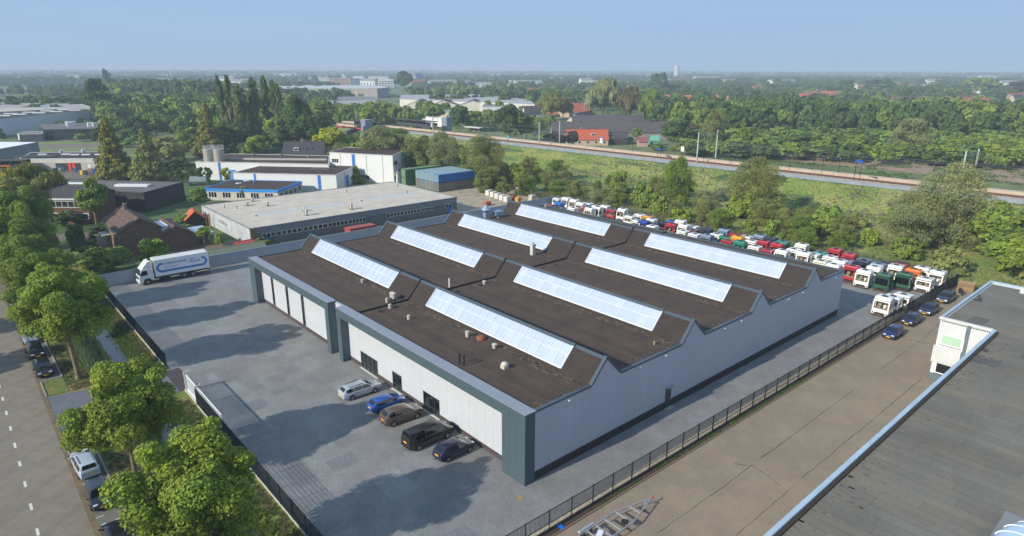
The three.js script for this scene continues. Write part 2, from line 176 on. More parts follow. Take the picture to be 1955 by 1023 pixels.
  for (const z of [-19.95, -25.9]) tag(part('bay_mark', bb(-29.05, -28.5, 0.022, 0.028, z, z + 0.1), dirty(0xdcd8cc, 0.8)), null, null, null, 'structure');
  // neighbour's asphalt lot
  const lot = struct('asphalt_lot', sheet([[-60, fenceZ(-60) + 0.12], [104, fenceZ(104) + 0.12], [104, 60], [-60, 60]], 0.02), mat(0xffffff, 0.95, { map: T.lot }), 'brown grey asphalt lot beside the bar fence');
  const seam = (pts) => { for (let i = 0; i < pts.length - 1; i++) { const a = G(...pts[i], 0.024), b = G(...pts[i + 1], 0.024), n = Math.max(2, Math.round(a.distanceTo(b) / 1.2)); const q = []; for (let k = 0; k <= n; k++) { const p = a.clone().lerp(b, k / n); p.z += rr(-0.05, 0.05); q.push(p); } const list = []; for (let k = 0; k < n; k++) list.push(bar(q[k], q[k + 1], rr(0.02, 0.05), 0.012)); part('tar_seam', list, plain(0x2e2a28, 0.9), lot); } };
  seam([[1452, 876], [1628, 745]]); seam([[1532, 912], [1759, 723]]); seam([[1400, 885], [1436, 889], [1467, 908], [1487, 926]]); seam([[1255, 1018], [1438, 887]]); seam([[1405, 1022], [1518, 925]]); seam([[1682, 704], [1760, 648], [1797, 615]]); seam([[1715, 645], [1778, 656]]); seam([[1452, 874], [1500, 842]]);
  struct('kerb', [bar(V(-30, 0.05, fenceZ(-30) + 0.75), V(100, 0.05, fenceZ(100) + 0.75), 0.12, 0.14)], dirty(0x8e7a62, 0.9), 'worn brown kerb in front of the bar fence');
  struct('gravel_strip', sheet([[-40, fenceZ(-40) - 0.1], [100, fenceZ(100) - 0.1], [100, fenceZ(100) + 0.68], [-40, fenceZ(-40) + 0.68]], 0.03), mat(0x9d978c, 1, { map: T.ballast }), 'grey gravel strip under the bar fence');
}
// ---------------------------------------------------------------- the saw-tooth warehouse
const PITCHX = 14.398, KN = (i) => 8.354 + PITCHX * i, PK = (i) => 10.43 + PITCHX * i, VL = (i) => 12.728 + PITCHX * i, RY = 6.85, PY_ = 9.14, XE = 63.3, ZE = -63.55;
const profPts = []; { profPts.push([1.15, RY]); for (let i = 0; i < 4; i++) profPts.push([KN(i), RY], [PK(i), PY_], [VL(i), RY]); profPts.push([XE, RY]); }
const profY = (x) => { for (let i = 0; i < profPts.length - 1; i++) { const [a, b] = profPts[i], [c, d] = profPts[i + 1]; if (x >= a - 1e-6 && x <= c + 1e-6) return b + (d - b) * (x - a) / (c - a); } return RY; };
const WH = thing('warehouse', 'large grey warehouse with a brown saw-tooth roof and rows of skylights', 'warehouse');
{
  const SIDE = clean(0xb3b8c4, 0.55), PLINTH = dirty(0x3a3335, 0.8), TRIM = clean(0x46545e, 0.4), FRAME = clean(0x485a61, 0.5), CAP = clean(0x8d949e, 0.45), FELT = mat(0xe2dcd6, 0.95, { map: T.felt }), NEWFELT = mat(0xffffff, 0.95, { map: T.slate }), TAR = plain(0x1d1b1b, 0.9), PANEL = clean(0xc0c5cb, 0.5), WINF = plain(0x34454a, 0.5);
  // side walls of upright cladding panels whose tops follow the saw-tooth
  const xs = new Set(); for (let x = 1.15; x < XE - 0.5; x += 1.0) xs.add(+x.toFixed(3)); xs.add(XE); for (const [x] of profPts) xs.add(+x.toFixed(3));
  const X = [...xs].sort((a, b) => a - b).filter((x, i, a) => i === 0 || x - a[i - 1] > 0.12 || profPts.some((p) => Math.abs(p[0] - x) < 0.01));
  for (let i = 0; i < X.length - 1; i++) { const a = X[i] + 0.006, b = X[i + 1] - 0.006; part('wall_panel', pushXY([[a, 0.95], [b, 0.95], [b, profY(X[i + 1]) - 0.02], [a, profY(X[i]) - 0.02]], -0.22, -0.1), SIDE, WH); }
  part('wall_core', pushXY([[1.15, 0], [XE, 0], ...[...profPts].reverse().map(([x, y]) => [x, y - 0.05])], -0.4, -0.23), SIDE, WH);
  part('plinth', bb(1.15, XE, 0, 0.95, -0.22, -0.14), PLINTH, WH);
  part('wall', pushXY([[1.15, 0], [XE, 0], ...[...profPts].reverse().map(([x, y]) => [x, y - 0.03])], ZE, ZE + 0.3), SIDE, WH);
  part('wall', bb(XE - 0.3, XE + 0.02, 0.9, RY - 0.02, ZE + 0.01, -0.12), SIDE, WH); part('plinth', bb(XE - 0.25, XE - 0.02, 0, 0.9, ZE + 0.1, -0.2), PLINTH, WH);
  // roof: felt flats, steep fronts, steep backs, in two halves with a fire wall between
  const slab = (x0, y0, x1, y1, z0, z1, t = 0.14) => { const L = Math.hypot(x1 - x0, y1 - y0), ux = (x1 - x0) / L, uy = (y1 - y0) / L, g = new THREE.BoxGeometry(L, t, z1 - z0, 1, 1, 1).toNonIndexed(); const p = g.attributes.position, uv = new Float32Array(p.count * 2); for (let i = 0; i < p.count; i++) { uv[2 * i] = p.getZ(i) + z0; uv[2 * i + 1] = p.getX(i) + x0; } g.setAttribute('uv', new THREE.BufferAttribute(uv, 2)); g.translate(0, -t / 2, 0); g.rotateZ(Math.atan2(uy, ux)); g.translate((x0 + x1) / 2, (y0 + y1) / 2, (z0 + z1) / 2); return g; };
  for (const [z0, z1] of [[ZE + 0.32, -31.45], [-31.15, -0.41]]) {
    for (let i = 0; i <= 4; i++) part('roof_flat', slab(i ? VL(i - 1) - 0.05 : 1.2, RY, i < 4 ? KN(i) + 0.05 : XE - 0.3, RY, z0, z1), FELT, WH);
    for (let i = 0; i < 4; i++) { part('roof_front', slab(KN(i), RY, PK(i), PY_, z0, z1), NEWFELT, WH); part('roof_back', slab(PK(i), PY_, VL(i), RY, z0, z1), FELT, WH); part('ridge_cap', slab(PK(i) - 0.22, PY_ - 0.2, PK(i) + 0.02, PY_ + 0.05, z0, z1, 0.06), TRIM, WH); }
  }
  // sandy moss that has gathered along the foot of the slopes and the edges
  const MOSS = [0x63564a, 0x5a4e44, 0x6e604e].map((c) => plain(c, 1));
  for (let b = 0; b < 2; b++) for (let i = 0; i < 4; i++) { const lists = [[], [], []]; for (let k = 0; k < 240; k++) { const z = rr(b ? -62.8 : -30.9, b ? -31.7 : -0.7), e = Math.pow(rnd(), 1.7) * 1.1, s = rr(0.05, 0.22); lists[k % 3].push(cbox(s, 0.012, s * rr(0.8, 3.2), KN(i) - 0.12 - e, RY + 0.006, z, rr(-0.3, 0.3))); } for (let k = 0; k < 60; k++) { const x = rr(i ? VL(i - 1) : 1.4, KN(i) - 0.2), z = b ? (rnd() < 0.5 ? -31.6 - Math.pow(rnd(), 2) * 0.8 : ZE + 0.5 + Math.pow(rnd(), 2) * 0.8) : (rnd() < 0.5 ? -31.0 + Math.pow(rnd(), 2) * 0.8 : -0.6 - Math.pow(rnd(), 2) * 0.9), s = rr(0.05, 0.2); lists[k % 3].push(cbox(s * 1.6, 0.012, s, x, RY + 0.006, z, rr(-0.3, 0.3))); } lists.forEach((l, k) => { tag(part('moss', l, MOSS[k], WH), null, null, null, 'stuff'); }); }
  // coping along both gables, fire wall, front and rear edges
  const along = (z0, z1, up, t, m, nm) => { for (let i = 0; i < profPts.length - 1; i++) { const [a, b] = profPts[i], [c, d] = profPts[i + 1]; part(nm, slab(a - (i ? 0 : 0), b + up, c, d + up, z0, z1, t), m, WH); } };
  along(-0.42, -0.04, 0.16, 0.2, TRIM, 'coping'); along(ZE - 0.06, ZE + 0.34, 0.16, 0.2, TRIM, 'coping'); along(-31.44, -31.16, 0.2, 0.34, TAR, 'fire_wall');
  part('coping', bb(XE - 0.32, XE + 0.06, RY - 0.05, RY + 0.17, ZE + 0.34, -0.43), TRIM, WH);
  part('gutter_edge', bb(1.19, 1.36, RY - 0.02, RY + 0.1, ZE + 0.34, -0.43), TAR, WH);
  // skylights: 18 x 2 panes in white glazing bars
  const PANE = new THREE.MeshPhysicalMaterial({ color: 0xa8b4cc, roughness: 0.3, clearcoat: 0.6, clearcoatRoughness: 0.1, side: THREE.DoubleSide }), PANE2 = new THREE.MeshPhysicalMaterial({ color: 0xadb9d0, roughness: 0.3, clearcoat: 0.6, clearcoatRoughness: 0.1, side: THREE.DoubleSide }), BARW = plain(0xd6d9df, 0.5);
  const sl = Math.hypot(PK(0) - KN(0), PY_ - RY), ux = (PK(0) - KN(0)) / sl, uy = (PY_ - RY) / sl, rot = Math.atan2(uy, ux), N = 18;
  for (let i = 0; i < 4; i++) for (const [z0, z1] of [[-59.35, -36.15], [-27.35, -4.15]]) {
    const s0 = 0.36, s1 = 2.88, put = (g, s, off, z) => { g.rotateZ(rot); g.translate(KN(i) + ux * s - uy * off, RY + uy * s + ux * off, z); return g; };
    const fr = [], zc = (z0 + z1) / 2, LZ = z1 - z0; fr.push(put(new THREE.BoxGeometry(0.12, 0.22, LZ), s0, 0.1, zc), put(new THREE.BoxGeometry(0.04, 0.16, LZ), lerp(s0, s1, 0.57), 0.1, zc)); for (const z of [z0, z1]) fr.push(put(new THREE.BoxGeometry(s1 - s0, 0.2, 0.1), (s0 + s1) / 2, 0.11, z)); for (let k = 1; k < N; k++) fr.push(put(new THREE.BoxGeometry(s1 - s0, 0.16, 0.05), (s0 + s1) / 2, 0.1, z0 + LZ * k / N));
    const sky = part('skylight', fr.map((g) => mUV(g)), BARW, WH); const hd = part('ridge_flashing', mUV(put(new THREE.BoxGeometry(0.34, 0.2, LZ + 0.2), s1 + 0.12, 0.1, zc)), TRIM, sky);
    for (let k = 0; k < N; k++) for (let h = 0; h < 2; h++) { const a = h ? lerp(s0, s1, 0.57) : s0, b = h ? s1 : lerp(s0, s1, 0.57); part('pane', put(new THREE.BoxGeometry(b - a - 0.03, 0.03, LZ / N - 0.045), (a + b) / 2, 0.1, z0 + LZ * (k + 0.5) / N), rnd() < 0.6 ? PANE : PANE2, sky); }
  }
  // front: white panels set back behind two dark portal frames
  const FX = 1.02; const wins = [[-30.8, -26.75, 0.0, 2.25, 4, 2], [-23.5, -21.5, 0.0, 2.25, 2, 2], [-17.25, -14.22, 0.0, 2.25, 3, 2]]; const slits = [[-57.95, -57.0], [-52.6, -51.65], [-47.35, -46.4]].map(([a, b]) => [a, b, 0.65, 6.2, 1, 4]);
  const openings = [...wins, ...slits];
  const cuts = new Set(); for (let z = -61.5; z <= -37.7; z += 1.19) cuts.add(+z.toFixed(3)); for (let z = -33.5; z <= -3.05; z += 1.218) cuts.add(+z.toFixed(3)); for (const z of [-61.5, -37.7, -33.5, -3.07]) cuts.add(z); for (const o of openings) { cuts.add(o[0]); cuts.add(o[1]); }
  const Z = [...cuts].sort((a, b) => a - b).filter((z, i, a) => i === 0 || z - a[i - 1] > 0.3 || openings.some((o) => Math.abs(o[0] - z) < 0.01 || Math.abs(o[1] - z) < 0.01) || [-61.5, -37.7, -33.5, -3.07].includes(z));
  for (let i = 0; i < Z.length - 1; i++) { const a = Z[i], b = Z[i + 1]; if (b - a < 0.02) continue; if (a > -37.8 && b < -33.4) { part('wall_panel', bb(FX, FX + 0.1, 0.0, RY, a + 0.01, b - 0.01), PANEL, WH); continue; } const m = (a + b) / 2, o = openings.find((q) => m > q[0] && m < q[1]); if (!o) part('wall_panel', bb(FX, FX + 0.1, 0.62, 6.75, a + 0.005, b - 0.005), PANEL, WH); else { part('wall_panel', bb(FX, FX + 0.1, o[3], 6.75, a + 0.005, b - 0.005), PANEL, WH); } }
  part('wall_core', bb(FX + 0.34, FX + 0.42, 0, 6.8, ZE + 0.4, -0.4), dirty(0x4a4a4a), WH);
  for (const [a, b] of [[-61.5, -37.7], [-33.5, -30.8], [-26.75, -23.5], [-21.5, -17.25], [-14.22, -3.07]]) part('plinth', bb(FX + 0.03, FX + 0.12, 0, 0.615, a, b), dirty(0x54464a, 0.8), WH);
  for (const [a, b, y0, y1, nc, nr] of openings) {
    const fr = [bb(FX + 0.02, FX + 0.16, y0, y1, a, a + 0.09), bb(FX + 0.02, FX + 0.16, y0, y1, b - 0.09, b), bb(FX + 0.02, FX + 0.16, y1 - 0.09, y1, a + 0.09, b - 0.09), bb(FX + 0.02, FX + 0.16, y0, y0 + 0.09, a + 0.09, b - 0.09)];
    for (let k = 1; k < nc; k++) { const z = lerp(a, b, k / nc); fr.push(bb(FX + 0.03, FX + 0.15, y0 + 0.09, y1 - 0.09, z - 0.035, z + 0.035)); }
    for (let k = 1; k < nr; k++) { const y = nr === 2 ? y0 + 0.75 : lerp(y0, y1, k / nr); fr.push(bb(FX + 0.04, FX + 0.14, y - 0.035, y + 0.035, a + 0.09, b - 0.09)); }
    const w = part('window', fr, WINF, WH); for (let c = 0; c < nc; c++) for (let r = 0; r < nr; r++) { const ys = nr === 2 ? [y0, y0 + 0.75, y1] : Array.from({ length: nr + 1 }, (_, k) => lerp(y0, y1, k / nr)); part('pane', bb(FX + 0.09, FX + 0.1, ys[r] + 0.04, ys[r + 1] - 0.04, lerp(a, b, c / nc) + 0.04, lerp(a, b, (c + 1) / nc) - 0.04), WGLASS, w); }
    if (y0 === 0) part('sill', bb(FX - 0.22, FX + 0.02, 0.02, 0.08, a - 0.05, b + 0.05), dirty(0xd9d6ce, 0.8), w);
  }
  // portal frames of seamed metal cassettes
  const FT = 7.03, FB = 5.93, D = 1.14;
  const portal = (z0, z1, wl, wr) => {
    const f = part('portal_frame', [bb(0.06, D, 0, FT - 0.06, z1 - wr + 0.04, z1 - 0.04), bb(0.06, D, 0, FT - 0.06, z0 + 0.04, z0 + wl - 0.04), bb(0.06, D, FB + 0.04, FT - 0.06, z0 + wl - 0.04, z1 - wr + 0.04)], FRAME, WH);
    const seg = (a, b, y0, y1) => { const n = Math.max(1, Math.round((b - a) / 1.15)); for (let k = 0; k < n; k++) part('cassette', bb(0, 0.058, y0, y1, lerp(a, b, k / n) + 0.006, lerp(a, b, (k + 1) / n) - 0.006), FRAME, f); };
    seg(z1 - wr, z1, 0, FT - 0.04); seg(z0, z0 + wl, 0, FT - 0.04); seg(z0 + wl, z1 - wr, FB, FT - 0.04);
    for (const [za, zb, nm] of [[z1 - 0.038, z1, 0], [z0, z0 + 0.038, 0], [z1 - wr, z1 - wr + 0.038, 1], [z0 + wl - 0.038, z0 + wl, 1]]) part('cassette', bb(0.06, D + 0.02, 0, nm ? FB - 0.01 : FT - 0.04, za, zb), FRAME, f);
    part('cap', bb(-0.03, D + 0.12, FT - 0.035, FT + 0.02, z0 - 0.03, z1 + 0.03), CAP, f);
  };
  portal(-34.45, 0, 0.95, 3.07); portal(-63.55, -36.7, 2.05, 1.0);
  part('parapet', bb(1.13, 1.3, RY - 0.02, FT - 0.05, -36.6, -34.5), CAP, WH);
  // side door, lamps
  const d = part('door', [bb(20.42, 21.4, 0.05, 2.5, -0.1, -0.05)], plain(0x2e3a40, 0.5), WH); part('handle', bb(21.22, 21.3, 1.0, 1.15, -0.05, 0.01), STEEL, d); part('door_hood', bb(20.35, 21.5, 2.52, 2.6, -0.1, 0.22), dirty(0xa9adb0), d); part('step', bb(20.3, 21.6, 0.02, 0.14, -0.1, 0.35), dirty(0xbab5aa), d);
  for (const x of [5.28, 15.48, 19.78, 31, 34.6, 46.2, 50.2, 60.2]) part('wall_lamp', [bb(x - 0.1, x + 0.1, 6.55, 6.62, -0.1, 0.14), bb(x - 0.04, x + 0.04, 6.45, 6.55, -0.1, -0.02)], plain(0xd4d6d8, 0.4), WH);
  // roof plant
  const vent = (x, z, r, h, c, hood) => part('roof_vent', [cyl(r, r, h, x, RY, z, 12), cyl(r * (hood ? 1.5 : 1.15), r * (hood ? 1.5 : 1.15), h * 0.25, x, RY + h * 0.8, z, 12)], dirty(c, 0.6), WH);
  vent(5.92, -32.3, 0.16, 0.55, 0xd9d5cd); vent(5.11, -30.27, 0.18, 0.5, 0xd9d5cd); vent(4.83, -25.6, 0.17, 0.5, 0xd9d5cd); vent(6.9, -17, 0.2, 0.6, 0xd9d5cd); vent(7.17, -12.7, 0.18, 0.45, 0xe0ddd6, 1); vent(7.54, -41.5, 0.2, 0.45, 0xb6bcc4); vent(19.8, -30, 0.17, 0.42, 0xe0ddd6, 1); vent(20.6, -2.1, 0.1, 0.4, 0xb3a47a);
  part('roof_vent', [cyl(0.42, 0.36, 0.18, 7.5, RY, -15.4, 16), cyl(0.5, 0.3, 0.22, 7.5, RY + 0.2, -15.4, 16)], dirty(0xa4603f, 0.8), WH);
  part('roof_vent', [cbox(0.6, 0.35, 0.6, 4.86, RY + 0.17, -8.34), new THREE.SphereGeometry(0.36, 16, 8, 0, 6.3, 0, 1.6).scale(1, 0.75, 1).translate(4.86, RY + 0.42, -8.34), cyl(0.38, 0.38, 0.1, 4.86, RY + 0.34, -8.34, 16)], dirty(0xd8d3c6, 0.6), WH);
  for (const [x, z] of [[2.02, -11.92], [2.15, -11.34]]) part('flue', [cyl(0.07, 0.07, 0.95, x, RY, z, 10), cyl(0.13, 0.11, 0.2, x, RY + 0.95, z, 10), cyl(0.1, 0.1, 0.25, x, RY + 0.55, z, 10)], plain(0x17181a, 0.5), WH);
  part('vent_pipe', [cyl(0.09, 0.09, 1.35, 15.2, RY, -31.75, 10)], plain(0xe6e6e2, 0.5), WH); part('vent_pipe', [cyl(0.06, 0.06, 0.9, 61.4, RY, -60.9, 8)], plain(0xe6e6e2, 0.5), WH);
  for (const [x, z] of [[3.63, -30.1], [5.83, -30.1], [15.24, -29.9], [18.99, -29.9], [33.5, -29.9], [29.7, -30], [44.5, -29.9]]) part('roof_drain', [cbox(0.55, 0.05, 0.55, x, RY + 0.03, z), cbox(0.25, 0.09, 0.25, x, RY + 0.06, z)], plain(0x2a2523, 0.9), WH);
  const ac = part('air_conditioner', [rbox(0.42, 0.75, 0.95, 0.04, 7.13, RY + 0.55, -32.8)], dirty(0xdeddd8, 0.5), WH); part('fan_grille', new THREE.TorusGeometry(0.26, 0.03, 6, 20).rotateY(Math.PI / 2).translate(6.9, RY + 0.55, -32.7), BLACK, ac); part('bracket', [cbox(0.4, 0.16, 0.08, 7.13, RY + 0.09, -33.1), cbox(0.4, 0.16, 0.08, 7.13, RY + 0.09, -32.5)], BLACK, ac);
  part('chimney', [cbox(0.62, 1.5, 0.62, 34.8, RY + 0.75, -36.3), cbox(0.72, 0.3, 0.72, 34.8, RY + 1.62, -36.3), cyl(0.2, 0.2, 0.35, 34.8, RY + 1.75, -36.3, 10)], dirty(0xd6d6d2, 0.6), WH);
  part('duct', [cbox(0.85, 1.3, 0.85, 45.6, RY + 0.65, -61.3), cyl(0.5, 0.95, 0.5, 45.6, RY + 1.3, -61.3, 8), cyl(0.95, 0.6, 0.5, 45.6, RY + 1.8, -61.3, 8), cyl(0.35, 0.25, 0.5, 45.6, RY + 2.3, -61.3, 8)], plain(0x9fb3c4, 0.35, { metalness: 0.5 }), WH);
  part('duct', [cbox(1.9, 0.75, 1.5, 48.1, RY + 0.95, -60.8), cbox(0.5, 0.6, 0.5, 48.0, RY + 0.3, -60.4)], plain(0x8fa5b5, 0.4, { metalness: 0.4 }), WH);
  part('guard_rail', [19.6, 20.15, 20.7, 21.27].map((x) => cbox(0.05, 1.0, 0.05, x, RY + 0.5, -58.9)).concat([bb(19.6, 21.3, RY + 0.95, RY + 1.0, -58.93, -58.87), bb(19.6, 21.3, RY + 0.5, RY + 0.55, -58.93, -58.87)]), plain(0x6b5648, 0.7), WH);
}
// ---------------------------------------------------------------- fences and gate
{
  // black bar fence between yard and lot
  const FB = plain(0x202a2c, 0.55), bf = thing('bar_fence', 'long dark metal bar fence between the yard and the asphalt lot', 'fence');
  const step = 2.52; for (let x = -30; x < 93; x += step) {
    const x2 = Math.min(x + step, 93.6), za = fenceZ(x), zb = fenceZ(x2), f = (t) => [lerp(x, x2, t), lerp(za, zb, t)];
    part('post', bb(x - 0.035, x + 0.035, 0, 1.92, za - 0.035, za + 0.035), FB, bf);
    part('rail', [bar(V(x, 1.82, za), V(x2, 1.82, zb), 0.045, 0.05), bar(V(x, 0.62, za), V(x2, 0.62, zb), 0.045, 0.05), bar(V(x, 0.14, za), V(x2, 0.14, zb), 0.045, 0.05)], FB, bf);
    const bars = []; const n = 19; for (let k = 1; k < n; k++) { const [bx, bz] = f(k / n); bars.push(new THREE.BoxGeometry(0.028, 1.75, 0.028).translate(bx, 0.97, bz)); } tag(part('bars', bars, FB, bf), null, null, null, 'stuff');
  }
  // mesh fences on concrete base along the front of the yard
  const FG = plain(0x1d2b2d, 0.6), CONC = dirty(0xc9c6bd, 0.9);
  const meshFence = (label, z0, z1, x) => {
    const m = thing('mesh_fence', label, 'fence'); part('base_board', bb(x - 0.06, x + 0.06, 0, 0.2, z0, z1), CONC, m);
    const n = Math.round((z1 - z0) / 2.5); for (let i = 0; i <= n; i++) { const z = lerp(z0, z1, i / n); part('post', bb(x - 0.04, x + 0.04, 0, 2.12, z - 0.03, z + 0.03), FG, m); if (i === n) break; const zb = lerp(z0, z1, (i + 1) / n), w = []; for (let k = 1; k < 44; k++) { const q = lerp(z, zb, k / 44); w.push(new THREE.BoxGeometry(0.012, 1.86, 0.012).translate(x, 1.15, q)); } for (let k = 0; k <= 9; k++) w.push(new THREE.BoxGeometry(0.026, 0.012, zb - z).translate(x, 0.24 + k * 0.205, (z + zb) / 2)); tag(part('wire_panel', w, FG, m), null, null, null, 'stuff'); }
  };
  meshFence('dark green mesh fence running from the driveway to the grey metal wall', -86.4, -45.8, -17.1);
  meshFence('dark green mesh fence with the open sliding gate behind it', -34.0, 13.5, -17.1);
  const gt = thing('sliding_gate', 'white barred sliding gate pushed open beside the driveway', 'gate', [-16.8, 0, -32.3]);
  const W = plain(0xdfe2e2, 0.5); part('gate_frame', [bb(-0.05, 0.05, 0.12, 0.24, -6, 6), bb(-0.04, 0.04, 1.95, 2.05, -6, 6), bb(-0.04, 0.04, 0.24, 1.95, -6, -5.9), bb(-0.04, 0.04, 0.24, 1.95, 5.9, 6)], W, gt);
  const bars = []; for (let k = 1; k < 100; k++) bars.push(new THREE.BoxGeometry(0.03, 1.75, 0.05).translate(0, 1.1, -6 + k * 0.12)); tag(part('gate_bars', bars, W, gt), null, null, null, 'stuff');
  for (const z of [-6.05, -1.7]) part('gate_post', [bb(-0.22, -0.08, 0, 2.35, z - 0.07, z + 0.07), bb(-0.3, 0.3, 2.3, 2.36, z - 0.04, z + 0.04), cyl(0.05, 0.05, 0.2, 0.28, 2.3, z, 8)], plain(0xc9cccc, 0.5), gt);
  part('track_base', bb(-0.3, 0.25, 0, 0.12, -6.4, -1.6), CONC, gt);
  const ip = G(305, 702); const bp = thing('marker_post', 'small grey concrete marker post in the grass by the driveway', 'post', [ip.x, 0, ip.z]); part('shaft', rbox(0.2, 0.8, 0.2, 0.03, 0, 0.4, 0), dirty(0xa9a493, 0.9), bp); part('cap', rbox(0.24, 0.08, 0.24, 0.02, 0, 0.83, 0), dirty(0xa9a493, 0.9), bp);
  // corrugated grey steel wall on the far side of the yard
  const sw = thing('steel_wall', 'long grey corrugated steel wall closing the yard behind the truck', 'wall', [-17.2, 0, -86.3]); const SW = clean(0xaab0bb, 0.5);
  const ribs = (L) => { const s = []; const n = Math.round(L / 0.3); for (let k = 0; k < n; k++) { const a = L * k / n, b = L / n; s.push([a, 0], [a + b * 0.5, 0], [a + b * 0.58, 0.045], [a + b * 0.92, 0.045]); } s.push([L, 0], [L, -0.05], [0, -0.05]); const sh = new THREE.Shape(s.map(([x, z]) => new THREE.Vector2(x, -z))); const g = new THREE.ExtrudeGeometry(sh, { depth: 2.15, bevelEnabled: false }); g.rotateX(-Math.PI / 2); g.translate(0, 0.05, 0); return mUV(g); };
  const rg = ribs(2.97); for (let x = 0; x < 107; x += 3) { const p = part('steel_panel', rg, SW, sw); p.position.x = x + 0.015; }
  part('top_trim', bb(0, 108, 2.2, 2.26, -0.08, 0.08), SW, sw);
}
// ---------------------------------------------------------------- neighbouring white office wing with the big felt roof
{
  const RB = thing('flat_roof_hall', 'grey felt roofed hall with a white corrugated office wing beside the lot', 'building'); const H = 7.75, FELTG = mat(0xf4f2ec, 0.95, { map: T.feltGrey }), EDGE = dirty(0xb9cfdf, 0.35), WC = dirty(0xe3e5e6, 0.5), GREY = dirty(0x6b7b84, 0.6);
  const zn = 21.2, zw = 16.05, xw = 50.4, xe = 70.8, x0 = -60, z1 = 75;
  const roofUV = (g) => { const p = g.attributes.position, uv = g.attributes.uv; for (let i = 0; i < p.count; i++) uv.setXY(i, p.getZ(i), p.getX(i)); return g; };
  part('roof', [roofUV(bb(x0, xw, H - 0.5, H - 0.35, zn + 0.1, z1)), roofUV(bb(xw, xe, H - 0.5, H - 0.35, zw + 0.1, z1))], FELTG, RB);
  part('roof_edge', [bb(x0, xw + 0.02, H - 0.3, H, zn - 0.12, zn + 0.22), bb(xw - 0.06, xe, H - 0.3, H, zw - 0.12, zw + 0.18), bb(xe - 0.2, xe + 0.12, H - 0.3, H, zw + 0.18, z1)], EDGE, RB);
  part('roof_edge', bb(xw - 0.12, xw + 0.2, H - 0.22, H + 0.02, zw - 0.14, zn - 0.12), dirty(0xdfe3e4, 0.5), RB);
  part('upstand', bb(x0, xw, H - 0.36, H - 0.2, zn + 0.22, zn + 0.45), mat(0x8a867c, 1, { map: T.ballast }), RB);
  part('wall', bb(x0, xw + 0.3, 0, H - 0.3, zn, zn + 0.3), WC, RB); part('wall', bb(xw + 0.4, xe, 0, H - 0.3, zw, zw + 0.3), WC, RB); part('wall', bb(xe - 0.3, xe, 0, H - 0.3, zw + 0.3, z1), WC, RB);
  // front of the wing: corrugated bands, two windows, grey plinth, down pipe
  const corr = (za, zb, ya, yb, dx) => { const L = zb - za, n = Math.round(L / 0.2), s = []; for (let k = 0; k < n; k++) { const a = L * k / n, b = L / n; s.push([za + a, dx], [za + a + b * 0.5, dx], [za + a + b * 0.6, dx - 0.05], [za + a + b * 0.9, dx - 0.05]); } s.push([zb, dx], [zb, dx + 0.12], [za, dx + 0.12]); const sh = new THREE.Shape(s.map(([z, x]) => new THREE.Vector2(x, -z))); const g = new THREE.ExtrudeGeometry(sh, { depth: yb - ya, bevelEnabled: false }); g.rotateX(-Math.PI / 2); g.translate(xw, ya, 0); return mUV(g); };
  part('cladding', corr(zw, 18.7, 5.82, H - 0.25, 0), WC, RB); part('cladding', corr(19.1, zn, 0.4, H - 0.25, 0), WC, RB); part('cladding', corr(zw - 0.12, 18.7, 2.2, 4.25, -0.14), WC, RB);
  part('down_pipe', bb(xw - 0.02, xw + 0.1, 0, H - 0.25, 18.72, 19.08), GREY, RB); part('wall', [bb(xw + 0.1, xw + 0.4, 0.75, 5.9, zw, 16.45), bb(xw + 0.1, xw + 0.4, 0.75, 5.9, 18.55, zn), bb(xw + 0.1, xw + 0.4, 2.2, 4.45, 16.45, 18.55), bb(xw + 0.1, xw + 0.4, 5.75, 5.9, 16.45, 18.55)], plain(0xf0f1f0, 0.5), RB);
  part('plinth', bb(xw - 0.02, xw + 0.4, 0, 0.75, zw - 0.05, 18.7), GREY, RB);
  const GW = new THREE.MeshPhysicalMaterial({ color: 0xa9c8ae, roughness: 0.15, clearcoat: 1, side: THREE.DoubleSide });
  for (const [ya, yb, m] of [[4.45, 5.75, GW], [0.85, 2.2, WGLASS]]) { const w = part('window', [bb(xw + 0.06, xw + 0.2, ya, yb, 16.45, 16.55), bb(xw + 0.06, xw + 0.2, ya, yb, 18.45, 18.55), bb(xw + 0.06, xw + 0.2, ya, ya + 0.1, 16.55, 18.45), bb(xw + 0.06, xw + 0.2, yb - 0.1, yb, 16.55, 18.45)], plain(0xf2f2f0, 0.4), RB); part('pane', bb(xw + 0.12, xw + 0.14, ya + 0.1, yb - 0.1, 16.55, 18.45), m, w); part('sill', bb(xw - 0.02, xw + 0.1, ya - 0.06, ya - 0.01, 16.4, 18.6), plain(0x30363a, 0.5), w); }
  // roof dome light, pipe, patches
  const dome = new THREE.CylinderGeometry(1.7, 1.7, 14, 24, 1, false, 0, Math.PI).rotateZ(Math.PI / 2).rotateX(-Math.PI / 2).rotateX(Math.PI / 2); 
  { const d = part('roof_light', new THREE.SphereGeometry(1, 28, 14, 0, 6.3, 0, Math.PI / 2).scale(4.2, 0.85, 1.6).translate(10.5, H - 0.3, 31.9), new THREE.MeshPhysicalMaterial({ color: 0xbcd3e6, roughness: 0.2, clearcoat: 0.8, side: THREE.DoubleSide }), RB); part('upstand', bb(6.2, 14.8, H - 0.36, H - 0.2, 30.2, 33.6), dirty(0x8c8f92), d); const ribs = []; for (let k = -3; k <= 3; k++) { const s = Math.sqrt(1 - (k * 1.15 / 4.2) ** 2); ribs.push(new THREE.TorusGeometry(1, 0.02, 5, 24, Math.PI).scale(1.62 * s, 0.87 * s, 1.6).rotateY(Math.PI / 2).translate(10.5 + k * 1.15, H - 0.3, 31.9)); } part('rib', ribs, plain(0xeef2f4, 0.4), d); }
